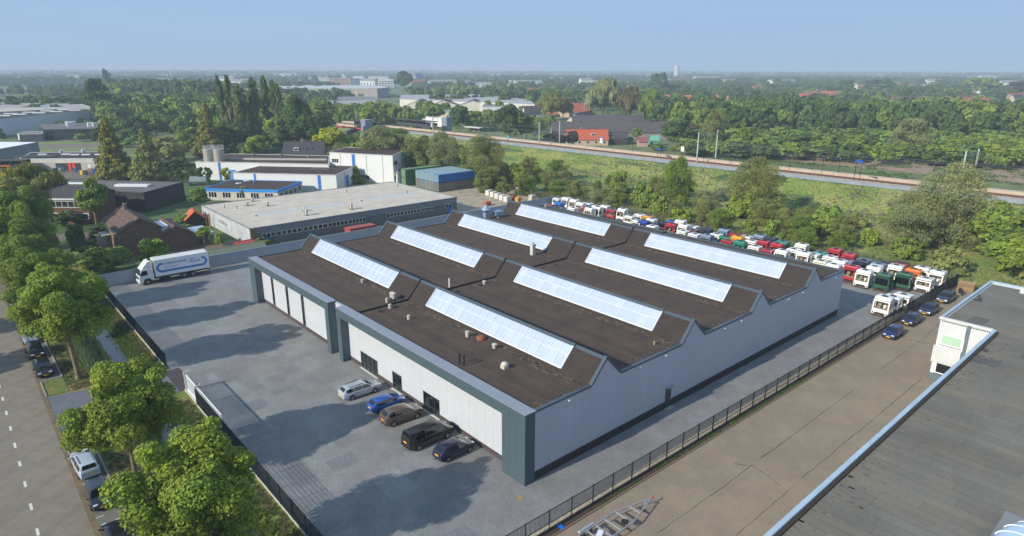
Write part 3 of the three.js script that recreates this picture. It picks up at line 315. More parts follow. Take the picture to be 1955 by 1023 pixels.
  part('vent_pipe', [cyl(0.14, 0.12, 0.75, 61.4, H - 0.36, 16.95, 10), cyl(0.5, 0.4, 0.05, 61.4, H - 0.36, 16.95, 16)], plain(0x3a3f40, 0.6), RB);
  part('roof_hatch', [cbox(0.5, 0.9, 0.5, 69, H, 19.9)], dirty(0xdadcda), RB);
  for (const [x, z, w, d, c] of [[41.2, 22.7, 2.6, 2.2, 0x5d5d5a], [46.6, 25.4, 4, 1.4, 0x646360], [44.2, 21.9, 1.1, 0.6, 0x4c4a48], [53, 19, 3.4, 1.6, 0x6a6864], [30, 26, 3, 1, 0x7b776c]]) part('felt_patch', bb(x - w / 2, x + w / 2, H - 0.35, H - 0.343, z - d / 2, z + d / 2), mat(c, 1, { map: T.grime }), RB);
  // dark grit and dried puddle crust along the gutter edge
  const crust = [[], [], []]; for (let k = 0; k < 360; k++) { const x = rr(2, 50), e = Math.pow(rnd(), 1.5) * (1.2 + 1.5 * fbm(x / 100, 0.3, 20, 3, 7)), s = rr(0.05, 0.2); if (fbm(x / 100 + 0.2, 0.7, 24, 2, 9) < 0.42) continue; crust[k % 3].push(cbox(s, 0.008, s * rr(1, 4), x, H - 0.342, zn + 0.5 + e, rr(-0.2, 0.2))); } crust.forEach((l, i) => tag(part('grit', l, plain([0x6f695c, 0x7b7162, 0x625d54][i], 1), RB), null, null, null, 'stuff'));
}
// ---------------------------------------------------------------- cars
function interp(list, x) { if (x <= list[0][0]) return list[0][1]; for (let i = 0; i < list.length - 1; i++) { const [a, b] = list[i], [c, d] = list[i + 1]; if (x <= c) { const t = (x - a) / (c - a); return b + (d - b) * t; } } return list[list.length - 1][1]; }
// top: side outline of hood, windscreen, roof and tail as [x, y]; front is +x
const SHAPES = {
  wagon: { L: 4.7, W: 1.8, top: [[-2.35, 0.62], [-2.33, 0.92], [-2.2, 1.1], [-1.95, 1.38], [-1.6, 1.45], [0.1, 1.47], [0.5, 1.42], [1.22, 0.98], [1.9, 0.86], [2.25, 0.72], [2.35, 0.5]], belt: 0.93, ws: [0.52, 1.2], rw: [-2.2, -1.93], side: [-1.98, 0.95], pil: [-1.05, -0.1], axle: [-1.38, 1.36] },
  hatch: { L: 4.05, W: 1.72, top: [[-2.02, 0.6], [-2.0, 0.9], [-1.86, 1.08], [-1.55, 1.36], [-1.2, 1.43], [0.15, 1.46], [0.5, 1.4], [1.15, 0.99], [1.65, 0.86], [1.95, 0.7], [2.02, 0.48]], belt: 0.93, ws: [0.52, 1.13], rw: [-1.86, -1.52], side: [-1.5, 0.9], pil: [-0.45], axle: [-1.25, 1.28] },
  suv: { L: 4.4, W: 1.82, top: [[-2.2, 0.7], [-2.18, 1.0], [-2.04, 1.2], [-1.75, 1.5], [-1.4, 1.6], [0.1, 1.63], [0.5, 1.57], [1.2, 1.1], [1.8, 1.0], [2.1, 0.82], [2.2, 0.52]], belt: 1.04, ws: [0.52, 1.17], rw: [-2.04, -1.72], side: [-1.7, 0.95], pil: [-0.95, -0.1], axle: [-1.32, 1.34] },
  van: { L: 5.2, W: 1.92, top: [[-2.6, 0.8], [-2.58, 1.2], [-2.5, 1.6], [-2.4, 1.86], [-2.2, 1.93], [0.7, 1.95], [1.15, 1.87], [1.9, 1.16], [2.3, 1.02], [2.55, 0.82], [2.6, 0.5]], belt: 1.12, ws: [1.17, 1.87], rw: [-2.53, -2.42], side: [-2.2, 1.55], pil: [-0.75, 0.42], axle: [-1.62, 1.7] },
  saloon: { L: 4.5, W: 1.8, top: [[-2.25, 0.64], [-2.23, 0.9], [-2.1, 1.06], [-1.72, 1.3], [-1.15, 1.43], [0.05, 1.46], [0.45, 1.41], [1.2, 0.97], [1.8, 0.86], [2.15, 0.7], [2.25, 0.48]], belt: 0.93, ws: [0.47, 1.18], rw: [-2.1, -1.62], side: [-1.62, 0.92], pil: [-0.9, -0.1], axle: [-1.32, 1.34] },
};
const carGeo = {};
function carGeometry(kind) {
  if (carGeo[kind]) return carGeo[kind];
  const S = SHAPES[kind], hl = S.L / 2, H = Math.max(...S.top.map((p) => p[1])), st = [];
  for (let i = 0; i <= 44; i++) { const t = i / 44; st.push(-hl + S.L * (t < 0.08 ? t * t / 0.08 * 0.6 + t * 0.4 : t)); } for (const [x] of S.top) st.push(x); st.sort((a, b) => a - b);
  const xs = st.filter((x, i) => !i || x - st[i - 1] > 0.012);
  const wAt = (x) => { const k = Math.abs(x) / hl; return (S.W / 2) * (1 - 0.16 * Math.pow(k, 7) - 0.05 * Math.pow(k, 3)); };
  const sec = (x) => { const w = wAt(x), yt = interp(S.top, x), k = Math.abs(x) / hl, y0 = 0.2 + 0.14 * Math.pow(k, 10), yb = Math.min(S.belt, yt - 0.015), g = clamp((yt - yb) / (H - S.belt), 0, 1), wr = lerp(w * 0.95, w * 0.73, g), rd = lerp(0.012, 0.07, g); return [[0, y0], [w * 0.9, y0], [w * 0.975, y0 + 0.14], [w, lerp(y0, yb, 0.5)], [w * 0.99, yb - 0.09 * (1 - g * 0.3)], [w * 0.95, yb], [wr, yt - rd], [wr - 0.09 - 0.05 * g, yt - rd * 0.22], [wr * 0.45, yt - 0.003], [0, yt]]; };
  const P = [], I = [], nS = 10, ring = 2 * nS - 2; for (const x of xs) { const s = sec(x); for (let k = 0; k < nS; k++) P.push(x, s[k][1], s[k][0]); for (let k = nS - 2; k > 0; k--) P.push(x, s[k][1], -s[k][0]); }
  for (let i = 0; i < xs.length - 1; i++) for (let k = 0; k < ring; k++) { const a = i * ring + k, b = i * ring + (k + 1) % ring, c = a + ring, d = b + ring; I.push(a, b, c, b, d, c); }
  for (const [i0, f] of [[0, 1], [(xs.length - 1) * ring, -1]]) for (let k = 1; k < ring - 1; k++) f > 0 ? I.push(i0, i0 + k + 1, i0 + k) : I.push(i0, i0 + k, i0 + k + 1);
  let body = new THREE.BufferGeometry(); body.setAttribute('position', new THREE.Float32BufferAttribute(P, 3)); body.setIndex(I); body = toCreasedNormals(body, 0.6);
  // a glass patch between section corners j0+t0 .. j1+t1 over x in [xa, xb]
  const strip = (xa, xb, fa, fb, off) => { const q = [], n = 6, pos = [], idx = []; for (let i = 0; i <= n; i++) { const x = lerp(xa, xb, i / n); pos.push(...fa(x), ...fb(x)); } for (let i = 0; i < n; i++) { const a = 2 * i; idx.push(a, a + 1, a + 2, a + 1, a + 3, a + 2); } const g = new THREE.BufferGeometry(); g.setAttribute('position', new THREE.Float32BufferAttribute(pos, 3)); g.setIndex(idx); g.computeVertexNormals(); return g; };
  const sideGlass = (xa, xb, s) => strip(xa, xb, (x) => { const c = sec(x), a = c[5], b = c[6]; return [x, lerp(a[1], b[1], 0.1), s * (lerp(a[0], b[0], 0.1) + 0.008)]; }, (x) => { const c = sec(x), a = c[5], b = c[6]; return [x, lerp(a[1], b[1], 0.9), s * (lerp(a[0], b[0], 0.9) + 0.008)]; });
  const cross = (xa, xb, up, dx) => { const n = 6, pos = [], idx = []; for (let i = 0; i <= n; i++) { const x = lerp(xa, xb, i / n), c = sec(x), w = c[7][0] * 0.97; for (const k of [-1, -0.5, 0, 0.5, 1]) pos.push(x + dx, interp(S.top, x) - 0.016 * k * k + up, k * w); } for (let i = 0; i < n; i++) for (let k = 0; k < 4; k++) { const a = i * 5 + k; idx.push(a, a + 1, a + 5, a + 1, a + 6, a + 5); } const g = new THREE.BufferGeometry(); g.setAttribute('position', new THREE.Float32BufferAttribute(pos, 3)); g.setIndex(idx); g.computeVertexNormals(); return g; };
  const stops = [S.side[0], ...S.pil, S.side[1]], sides = []; for (let i = 0; i < stops.length - 1; i++) for (const s of [-1, 1]) sides.push(sideGlass(stops[i] + (i ? 0.035 : 0), stops[i + 1] - 0.035, s));
  const wF = wAt(hl - 0.12), hz = interp(S.top, hl - 0.14), hr = interp(S.top, -hl + 0.1);
  const R = kind === 'van' || kind === 'suv' ? 0.34 : 0.31;
  const tyre = mUV(new THREE.TorusGeometry(R * 0.76, R * 0.26, 8, 20).scale(1, 1, 1.25)), rim = merge([new THREE.CylinderGeometry(R * 0.62, R * 0.62, 0.16, 16).rotateX(Math.PI / 2), ...[0, 1, 2, 3, 4].map((k) => new THREE.BoxGeometry(0.06, R * 0.62, 0.03).translate(0, R * 0.3, 0.085).rotateZ(k * 1.2566)), ...[0, 1, 2, 3, 4].map((k) => new THREE.BoxGeometry(0.06, R * 0.62, 0.03).translate(0, R * 0.3, -0.085).rotateZ(k * 1.2566))]);
  const arch = (x, s) => new THREE.CircleGeometry(R * 1.18, 20, 0, Math.PI).translate(x, R, s * (wAt(x) + 0.004));
  return carGeo[kind] = { S, R, body, sides, ws: cross(S.ws[0], S.ws[1], 0.012, 0.004), rw: cross(S.rw[0], S.rw[1], 0.006, -0.012), heads: [-1, 1].map((s) => rbox(0.22, 0.13, 0.34, 0.05, hl - 0.17, hz - 0.03, s * (wF - 0.24))), tails: [-1, 1].map((s) => rbox(0.1, kind === 'van' ? 0.34 : 0.2, 0.16, 0.03, -hl + 0.09, kind === 'van' ? 0.98 : 0.84, s * (wAt(-hl + 0.1) - 0.13))), grille: rbox(0.08, 0.16, 0.7, 0.03, hl - 0.05, 0.52, 0), low: rbox(0.08, 0.1, 1.1, 0.03, hl - 0.06, 0.33, 0), plateF: cbox(0.02, 0.11, 0.52, hl - 0.0, 0.46, 0), plateR: cbox(0.02, 0.12, 0.52, -hl - 0.0, kind === 'van' ? 0.9 : 0.72, 0), bump: rbox(0.14, 0.16, S.W * 0.86, 0.05, -hl + 0.06, 0.42, 0), under: bb(-hl * 0.86, hl * 0.86, 0.16, 0.3, -S.W * 0.42, S.W * 0.42), mir: [-1, 1].map((s) => rbox(0.13, 0.13, 0.2, 0.04, S.ws[1] - 0.2, S.belt + 0.07, s * (S.W / 2 + 0.06))), arches: [S.axle[0], S.axle[1]].flatMap((x) => [-1, 1].map((s) => arch(x, s))), tyre, rim, rails: [-1, 1].map((s) => bar(V(-1.5, H + 0.02, s * 0.55), V(0.1, H + 0.035, s * 0.57), 0.04, 0.05)), H };
}
const PLATE = plain(0xf0b41c, 0.5), HEADM = new THREE.MeshPhysicalMaterial({ color: 0xcfd6da, roughness: 0.15, clearcoat: 1 }), TAILM = new THREE.MeshPhysicalMaterial({ color: 0xa8141a, roughness: 0.2, clearcoat: 1 });
function car(kind, hex, label, x, z, turn, o = {}) {
  const g = carGeometry(kind), c = thing(o.name || 'parked_car', label, o.cat || 'car', [x, 0.02, z], turn, o.group), P = paint(hex);
  part('body', g.body, P, c); const gl = part('windscreen', g.ws, GLASS, c); part('rear_window', g.rw, GLASS, c); for (const s of g.sides) part('side_window', s, GLASS, c);
  for (const h of g.heads) part('headlight', h, HEADM, c); for (const h of g.tails) part('tail_light', h, TAILM, c);
  part('grille', [g.grille.clone(), g.low.clone()], BLACK, c); part('licence_plate', g.plateF, PLATE, c); part('licence_plate', g.plateR, PLATE, c); part('bumper', g.bump, o.plasticBumper ? BLACK : P, c); part('underbody', g.under, BLACK, c); for (const m of g.mir) part('mirror', m, P, c);
  part('wheel_arch', g.arches.map((a) => a.clone()), BLACK, c);
  for (const ax of g.S.axle) for (const s of [-1, 1]) { const w = new THREE.Group(); w.name = 'wheel'; w.position.set(ax, g.R, s * (g.S.W / 2 - 0.085)); c.add(w); part('tyre', g.tyre, RUBBER, w); part('rim', g.rim, STEEL, w); }
  if (o.rails) for (const r of g.rails) part('roof_rail', r, BLACK, c);
  if (o.hitch) part('tow_bar', [rod(V(-g.S.L / 2, 0.35, 0), V(-g.S.L / 2 - 0.2, 0.42, 0), 0.03), new THREE.SphereGeometry(0.04, 8, 6).translate(-g.S.L / 2 - 0.2, 0.46, 0)], plain(0x5a2a22, 0.6), c);
  return c;
}
// five cars nosed up to the white front
car('wagon', 0xa9b0b4, 'silver estate car parked nose-in at the white front, farthest from the van', -2.45, -24.75, -0.02, { rails: 1 });
car('hatch', 0x1a4f9c, 'bright blue hatchback parked nose-in beside the brown crossover', -1.85, -20.1, -0.01);
car('suv', 0x5c4b40, 'grey brown crossover parked between the blue hatchback and the black van', -1.95, -16.9, -0.07, { hitch: 1, plasticBumper: 1 });
car('van', 0x160f11, 'black passenger van parked beside the dark blue hatchback', -2.2, -11.7, 0.0, { name: 'parked_van', cat: 'van' });
car('hatch', 0x0a1030, 'dark blue hatchback parked between the black van and the building corner', -1.6, -8.2, 0.01, { hitch: 1 });
// street cars; cars facing the camera look along +z
const FZ = -Math.PI / 2, BZ = Math.PI / 2;
car('wagon', 0xaebac2, 'silver estate car parked at the kerb behind the dark hatchback', -28.35, -28.4, BZ + 0.03, { rails: 1 });
car('hatch', 0x2b333d, 'slate grey hatchback parked at the kerb between two cars', -28.3, -22.45, FZ - 0.02);
car('hatch', 0x141318, 'black hatchback at the kerb half under the leafy crown', -28.3, -15.6, BZ);
car('saloon', 0x0f1014, 'black car parked first in line at the end of the kerbside strip', -28.45, -54.7, FZ);
car('hatch', 0x0d0f12, 'black car parked behind the first black car at the kerb', -28.45, -61.3, FZ);
car('wagon', 0x8a99a8, 'light blue grey car mostly hidden under the broad street tree', -28.45, -67.6, FZ);
car('saloon', 0x12151b, 'dark car parked alone further up the street', -28.5, -85.9, FZ);
// lot cars, noses towards -x
car('hatch', 0x101f55, 'royal blue car parked by the bar fence, farthest of the four from the pallets', 60.75, 8.45, Math.PI + 0.03);
car('hatch', 0x0d1136, 'dark navy car with pale headlights, between two cars by the bar fence', 67.9, 8.4, Math.PI);
car('saloon', 0x0c1030, 'dark navy saloon car parked second from the pallets', 74.6, 8.6, Math.PI);
car('wagon', 0x131a33, 'dark blue estate car parked nearest the pallets and scooter', 82.6, 8.55, Math.PI);

// ---------------------------------------------------------------- box truck
{
  const t = thing('box_truck', 'white rigid box truck with blue lettering parked along the grey steel wall', 'truck', [-6.2, 0.02, -83.95], Math.PI - 0.012);
  const W = paint(0xe9e8e2), BW = dirty(0xeeede6, 0.5), CHASSIS = plain(0x1d1d20, 0.8);
  // front is +x: box from -5.6 to 3.0, cab 3.25 .. 5.45
  const box = part('cargo_box', bb(-5.65, 2.95, 1.15, 4.0, -1.26, 1.26), BW, t);
  const cv = document.createElement('canvas'); cv.width = 1024; cv.height = 340; const c = cv.getContext('2d'); c.fillStyle = '#e9eaea'; c.fillRect(0, 0, 1024, 340);
  const ribbon = (w, col) => { c.strokeStyle = col; c.lineWidth = w; c.lineJoin = 'round'; c.beginPath(); c.moveTo(150, 90); c.lineTo(120, 90); c.arc(120, 170, 80, -Math.PI / 2, Math.PI / 2, true); c.lineTo(900, 250); c.arc(900, 170, 80, Math.PI / 2, -Math.PI / 2, true); c.stroke(); };
  ribbon(46, '#1a58a6'); ribbon(14, '#5aa0e0'); c.fillStyle = '#1f4c94'; c.font = 'bold 66px sans-serif'; c.fillText('DUIVENVOORDE', 168, 116, 440); c.fillStyle = '#8b93b4'; c.font = 'bold 40px sans-serif'; c.fillText('HOMEDECORATION', 150, 190, 300); c.fillStyle = '#4a5868'; c.font = 'bold 50px sans-serif'; c.fillText('TRANSPORT', 630, 158, 240); c.fillStyle = '#7f98c0'; c.beginPath(); c.moveTo(630, 92); c.quadraticCurveTo(720, 60, 800, 84); c.lineTo(735, 50); c.lineTo(760, 84); c.lineTo(700, 104); c.closePath(); c.fill(); for (let k = 0; k < 6; k++) { c.fillStyle = '#b9cbe2'; c.fillRect(810 + k * 14, 72, 6, 34); }
  const tx = new THREE.CanvasTexture(cv); tx.colorSpace = THREE.SRGBColorSpace;
  const pg = new THREE.PlaneGeometry(8.5, 2.75); pg.rotateY(Math.PI); part('side_print', pg.translate(-1.35, 2.58, -1.268), mat(0xffffff, 0.5, { map: tx }), box);
  part('top_rail', [bb(-5.68, 2.98, 3.98, 4.05, -1.29, -1.2), bb(-5.68, 2.98, 3.98, 4.05, 1.2, 1.29), bb(-5.7, -5.6, 1.1, 4.05, -1.29, -1.2), bb(2.9, 3.0, 1.1, 4.05, -1.29, -1.2)], plain(0xf2efe4, 0.5), box);
  part('rear_frame', [bb(-5.75, -5.66, 1.1, 4.0, -1.27, 1.27)], dirty(0xc9c9c4), box);
  part('tail_lift', [bb(-5.95, -5.77, 0.55, 1.25, -1.25, 1.25)], dirty(0xb9bcbc), t);
  // cab with sloping windscreen
  const cab = part('cab', pushXY([[3.2, 0.75], [3.3, 2.75], [4.75, 2.85], [5.12, 2.72], [5.42, 1.75], [5.5, 1.5], [5.5, 0.45], [4.95, 0.42], [4.85, 0.85], [4.6, 1.1], [3.95, 1.1], [3.65, 0.75]], -1.22, 1.22, [], 0.05), W, t);
  part('windscreen', pushXY([[5.14, 2.62], [5.16, 2.66], [5.445, 1.8], [5.43, 1.76]], -1.08, 1.08), GLASS, cab); for (const s of [-1, 1]) part('side_window', pushXY([[4.15, 1.7], [5.25, 1.72], [5.02, 2.48], [4.2, 2.5]], s * 1.222, s * 1.235), GLASS, cab);
  part('grille', bb(5.5, 5.53, 1.0, 1.45, -0.85, 0.85), BLACK, cab); part('bumper', rbox(0.35, 0.42, 2.46, 0.06, 5.45, 0.55, 0), W, cab); for (const s of [-1, 1]) { part('headlight', rbox(0.08, 0.2, 0.4, 0.03, 5.61, 0.62, s * 0.9), HEADM, cab); part('mirror', rbox(0.1, 0.55, 0.22, 0.03, 5.35, 2.1, s * 1.42), BLACK, cab); part('step', bb(3.7, 3.9, 0.35, 0.7, s * 1.0, s * 1.2), CHASSIS, cab); }
  part('sun_visor', bb(5.12, 5.42, 2.62, 2.68, -1.1, 1.1), plain(0x2c2423, 0.4), cab);
  part('wind_deflector', [pushXY([[3.3, 2.85], [3.35, 3.95], [3.6, 4.02], [4.05, 3.9], [4.95, 2.9]], -1.05, 1.05, [], 0.08)], W, t); part('roof_hatch', bb(3.42, 3.72, 4.015, 4.05, -0.35, 0.35), BLACK, t);
  part('chassis', [bb(-5.6, 4.9, 0.72, 1.05, -0.45, -0.3), bb(-5.6, 4.9, 0.72, 1.05, 0.3, 0.45), bb(0.8, 2.4, 0.5, 1.05, -1.15, -0.5), bb(-0.6, 2.4, 0.5, 1.05, 0.5, 1.15), bb(-5.6, 2.9, 1.04, 1.15, -1.1, 1.1)], CHASSIS, t);
  part('side_guard', [bb(-1.6, 0.7, 0.85, 0.93, -1.22, -1.19), bb(-1.6, 0.7, 0.55, 0.63, -1.22, -1.19)], dirty(0x8d9090), t);
  const wheel = (x, z) => { const w = new THREE.Group(); w.name = 'wheel'; w.position.set(x, 0.5, z); t.add(w); part('tyre', mUV(new THREE.TorusGeometry(0.37, 0.14, 8, 24).scale(1, 1, 1.15)), RUBBER, w); part('rim', cyl(0.29, 0.29, 0.2, 0, -0.1, 0, 16).rotateX(Math.PI / 2), plain(0x8c8c8c, 0.5, { metalness: 0.4 }), w); part('hub', cyl(0.11, 0.09, 0.12, 0, 0, 0, 10).rotateX(-Math.sign(z) * -Math.PI / 2), plain(0x55575a, 0.5), w); };
  for (const s of [-1, 1]) { for (const x of [4.3, -1.5, -2.85]) wheel(x, s * 1.05); part('mudguard', [new THREE.CylinderGeometry(0.62, 0.62, 0.32, 14, 1, true, -Math.PI / 2, Math.PI).rotateX(Math.PI / 2).rotateZ(0).translate(4.3, 0.5, s * 1.05)], BLACK, t); }
}
// ---------------------------------------------------------------- scrapped truck cabs standing in rows behind the warehouse
{
  const mk = (tall, hex, cat) => {
    const t = thing('truck_cab', '', 'truck cab'); const P = paint(hex), h = tall ? 2.75 : 2.3, W = 1.12;
    // front towards -x. side plates with door window and wheel arch, front plate with windscreen, rear plate, domed roof
    const side = (s) => pushXY([[-1.0, 0.35], [-0.95, 1.15], [-0.72, h - 0.35], [1.0, h - 0.3], [1.0, 0.35], [0.75, 0.35], [0.55, 0.75], [-0.1, 0.8], [-0.4, 0.35]], s * W - 0.03, s * W + 0.03, [[[-0.68, 1.15], [-0.52, h - 0.62], [0.2, h - 0.62], [0.25, 1.1]]], 0.012);
    const front = pushZY([[-W, 0.3], [W, 0.3], [W, h - 0.32], [-W, h - 0.32]], -0.03, 0.03, [[[-W + 0.14, 1.12], [W - 0.14, 1.12], [W - 0.18, h - 0.5], [-W + 0.18, h - 0.5]], [[-0.62, 0.4], [0.62, 0.4], [0.62, 0.62], [-0.62, 0.62]]]); front.rotateZ(-0.13); front.translate(-1.0, 0.0, 0); front.translate(-0.02, -0.01, 0);
    const shell = part('shell', [side(-1), side(1), front, pushZY([[-W, 0.35], [W, 0.35], [W, h - 0.3], [-W, h - 0.3]], 0.96, 1.02)], P, t);
    const dome = new RoundedBoxGeometry(1.95, tall ? 0.75 : 0.42, 2 * W + 0.06, 3, tall ? 0.3 : 0.18); { const p = dome.attributes.position; for (let i = 0; i < p.count; i++) { const y = p.getY(i), x = p.getX(i); if (x < 0 && y > 0) p.setX(i, x * (tall ? 0.72 : 0.88)); if (y < 0) p.setY(i, y * 0.4); } dome.computeVertexNormals(); } dome.translate(0.12, h - 0.18, 0);
    part('roof', dome, P, t); part('roof_hatch', rbox(0.62, 0.08, 0.78, 0.02, 0.12, h - 0.16 + (tall ? 0.375 : 0.21), 0), BLACK, t);
    part('interior', [cbox(0.5, 0.5, 0.5, 0.1, 1.0, -0.55), cbox(0.5, 0.5, 0.5, 0.1, 1.0, 0.55), cbox(0.14, 0.75, 0.5, 0.4, 1.45, -0.55), cbox(0.14, 0.75, 0.5, 0.4, 1.45, 0.55), bb(-0.95, 0.95, 0.62, 0.72, -1.05, 1.05), cbox(0.35, 0.3, 1.9, -0.72, 1.05, 0)], plain(0x8a8068, 0.9), t);
    if ([0x0f4a30, 0x1c2233, 0x19265e, 0x77859a].includes(hex)) { const ws = new THREE.BoxGeometry(0.02, h - 1.62, 2 * W - 0.3).rotateZ(-0.13).translate(-0.83, (h + 0.62) / 2, 0); part('windscreen', ws, GLASS, t); }
    for (const s of [-1, 1]) part('mirror_arm', [rod(V(-0.8, h - 0.7, s * W), V(-1.0, h - 0.75, s * (W + 0.2)), 0.02, 5), cbox(0.05, 0.4, 0.16, -1.0, h - 0.95, s * (W + 0.2))], BLACK, t);
    part('bumper', [rbox(0.16, 0.2, 1.5, 0.04, -1.05, 0.45, 0), cbox(0.1, 0.3, 0.12, -1.0, 0.5, -0.95), cbox(0.1, 0.3, 0.12, -1.0, 0.5, 0.95)], BLACK, t);
    part('skid', [bb(-1.25, 1.1, 0.0, 0.16, -0.75, -0.6), bb(-1.25, 1.1, 0.0, 0.16, 0.6, 0.75), bb(-1.2, -1.05, 0.16, 0.3, -1.05, 1.05), bb(0.7, 0.85, 0.16, 0.3, -1.05, 1.05)], dirty(0x6b4a38, 0.9), t);
    return t;
  };
  const COL = { w: ['white', 0xe6e6e0], r: ['red', 0xa31420], b: ['bright blue', 0x1768b8], B: ['blue', 0x1d4390], y: ['yellow', 0xdc9a10], n: ['dark navy', 0x1c2233], g: ['grey blue', 0x77859a], m: ['maroon', 0x5c1228], t: ['teal green', 0x0d7a5c], c: ['cream', 0xe0dcc0], N: ['deep blue', 0x19265e], G: ['dark green', 0x0f4a30], o: ['orange', 0xd9670f] };
  const list = '88.3,-83.8,w;88.4,-80.7,w;88.0,-77.5,w;80.4,-79.2,r;82.6,-77.7,b;82.3,-72.6,w;86.3,-73.6,w;89.4,-73.9,w;84.7,-70.2,r;83.1,-67.7,w;88.5,-70.2,w;85.5,-67.3,w;88.1,-67.2,w;87.6,-64.4,r;88.3,-61.8,w;85.5,-57.2,w;88.6,-56.9,w;88.7,-54.4,y;83.2,-53.1,w;82.0,-50.6,B;84.6,-50.5,w;81.4,-47.8,w;86.1,-48.0,n;88.6,-48.0,b;88.5,-45.4,w;84.3,-44.9,r;85.4,-42.4,w;87.8,-41.7,w;82.6,-40.7,w;84.8,-39.7,m;86.0,-37.2,n;82.1,-37.5,w;85.5,-34.5,w;88.2,-34.4,g;88.5,-31.9,r;81.2,-34.0,g;84.8,-31.8,t;84.9,-29.3,y;88.5,-29.4,w;89.2,-26.9,g;82.5,-30.0,r;81.6,-26.9,t;86.0,-26.8,w;89.0,-24.4,n;82.6,-24.2,w;85.4,-24.0,r;87.7,-21.4,t;85.5,-21.3,r;81.8,-21.2,r;81.6,-18.3,w;88.8,-18.0,w;86.1,-18.2,w;83.3,-14.9,w;85.5,-14.3,w;87.7,-13.9,t;89.9,-12.1,r;86.2,-11.4,w;82.1,-11.3,c;88.5,-9.0,r;88.7,-6.5,g;82.8,-8.3,w;85.7,-8.3,g;79.5,-8.0,w;86.0,-5.6,n;81.1,-5.5,r;89.4,-3.4,N;85.7,-3.1,g;83.4,-2.8,w;79.9,-3.0,w;86.9,-0.6,w;89.2,-0.5,m;80.3,-0.1,G;86.9,2.1,o;83.3,2.0,G;89.2,2.7,w;88.8,5.2,w;85.0,4.6,w;68.2,4.3,w;71.2,4.5,w;73.4,5.2,w'.split(';').map((s) => s.split(','));
  const count = {}; list.forEach((l) => { count[l[2]] = (count[l[2]] || 0) + 1; });
  const proto = {};
  list.forEach(([x, z, c], i) => {
    const tall = rnd() < 0.55 || c === 'G', key = c + tall, apart = i >= list.length - 3, [nm, hex] = COL[c];
    const g = apart ? 'white cabs apart by the bar fence' : `${nm} truck cabs in the rows behind the warehouse`;
    const label = apart ? 'white scrap truck cab in the short line of three by the bar fence' : `${nm} scrap truck cab with a dark roof hatch in the rows behind the warehouse`;
    let o; if (!proto[key]) { o = proto[key] = mk(tall, hex); } else o = copyOf(proto[key], [0, 0, 0]);
    o.position.set(+x, 0.02, +z); o.rotation.y = rr(-0.05, 0.05); o.userData = { label, category: 'truck cab', group: g };
  });
}
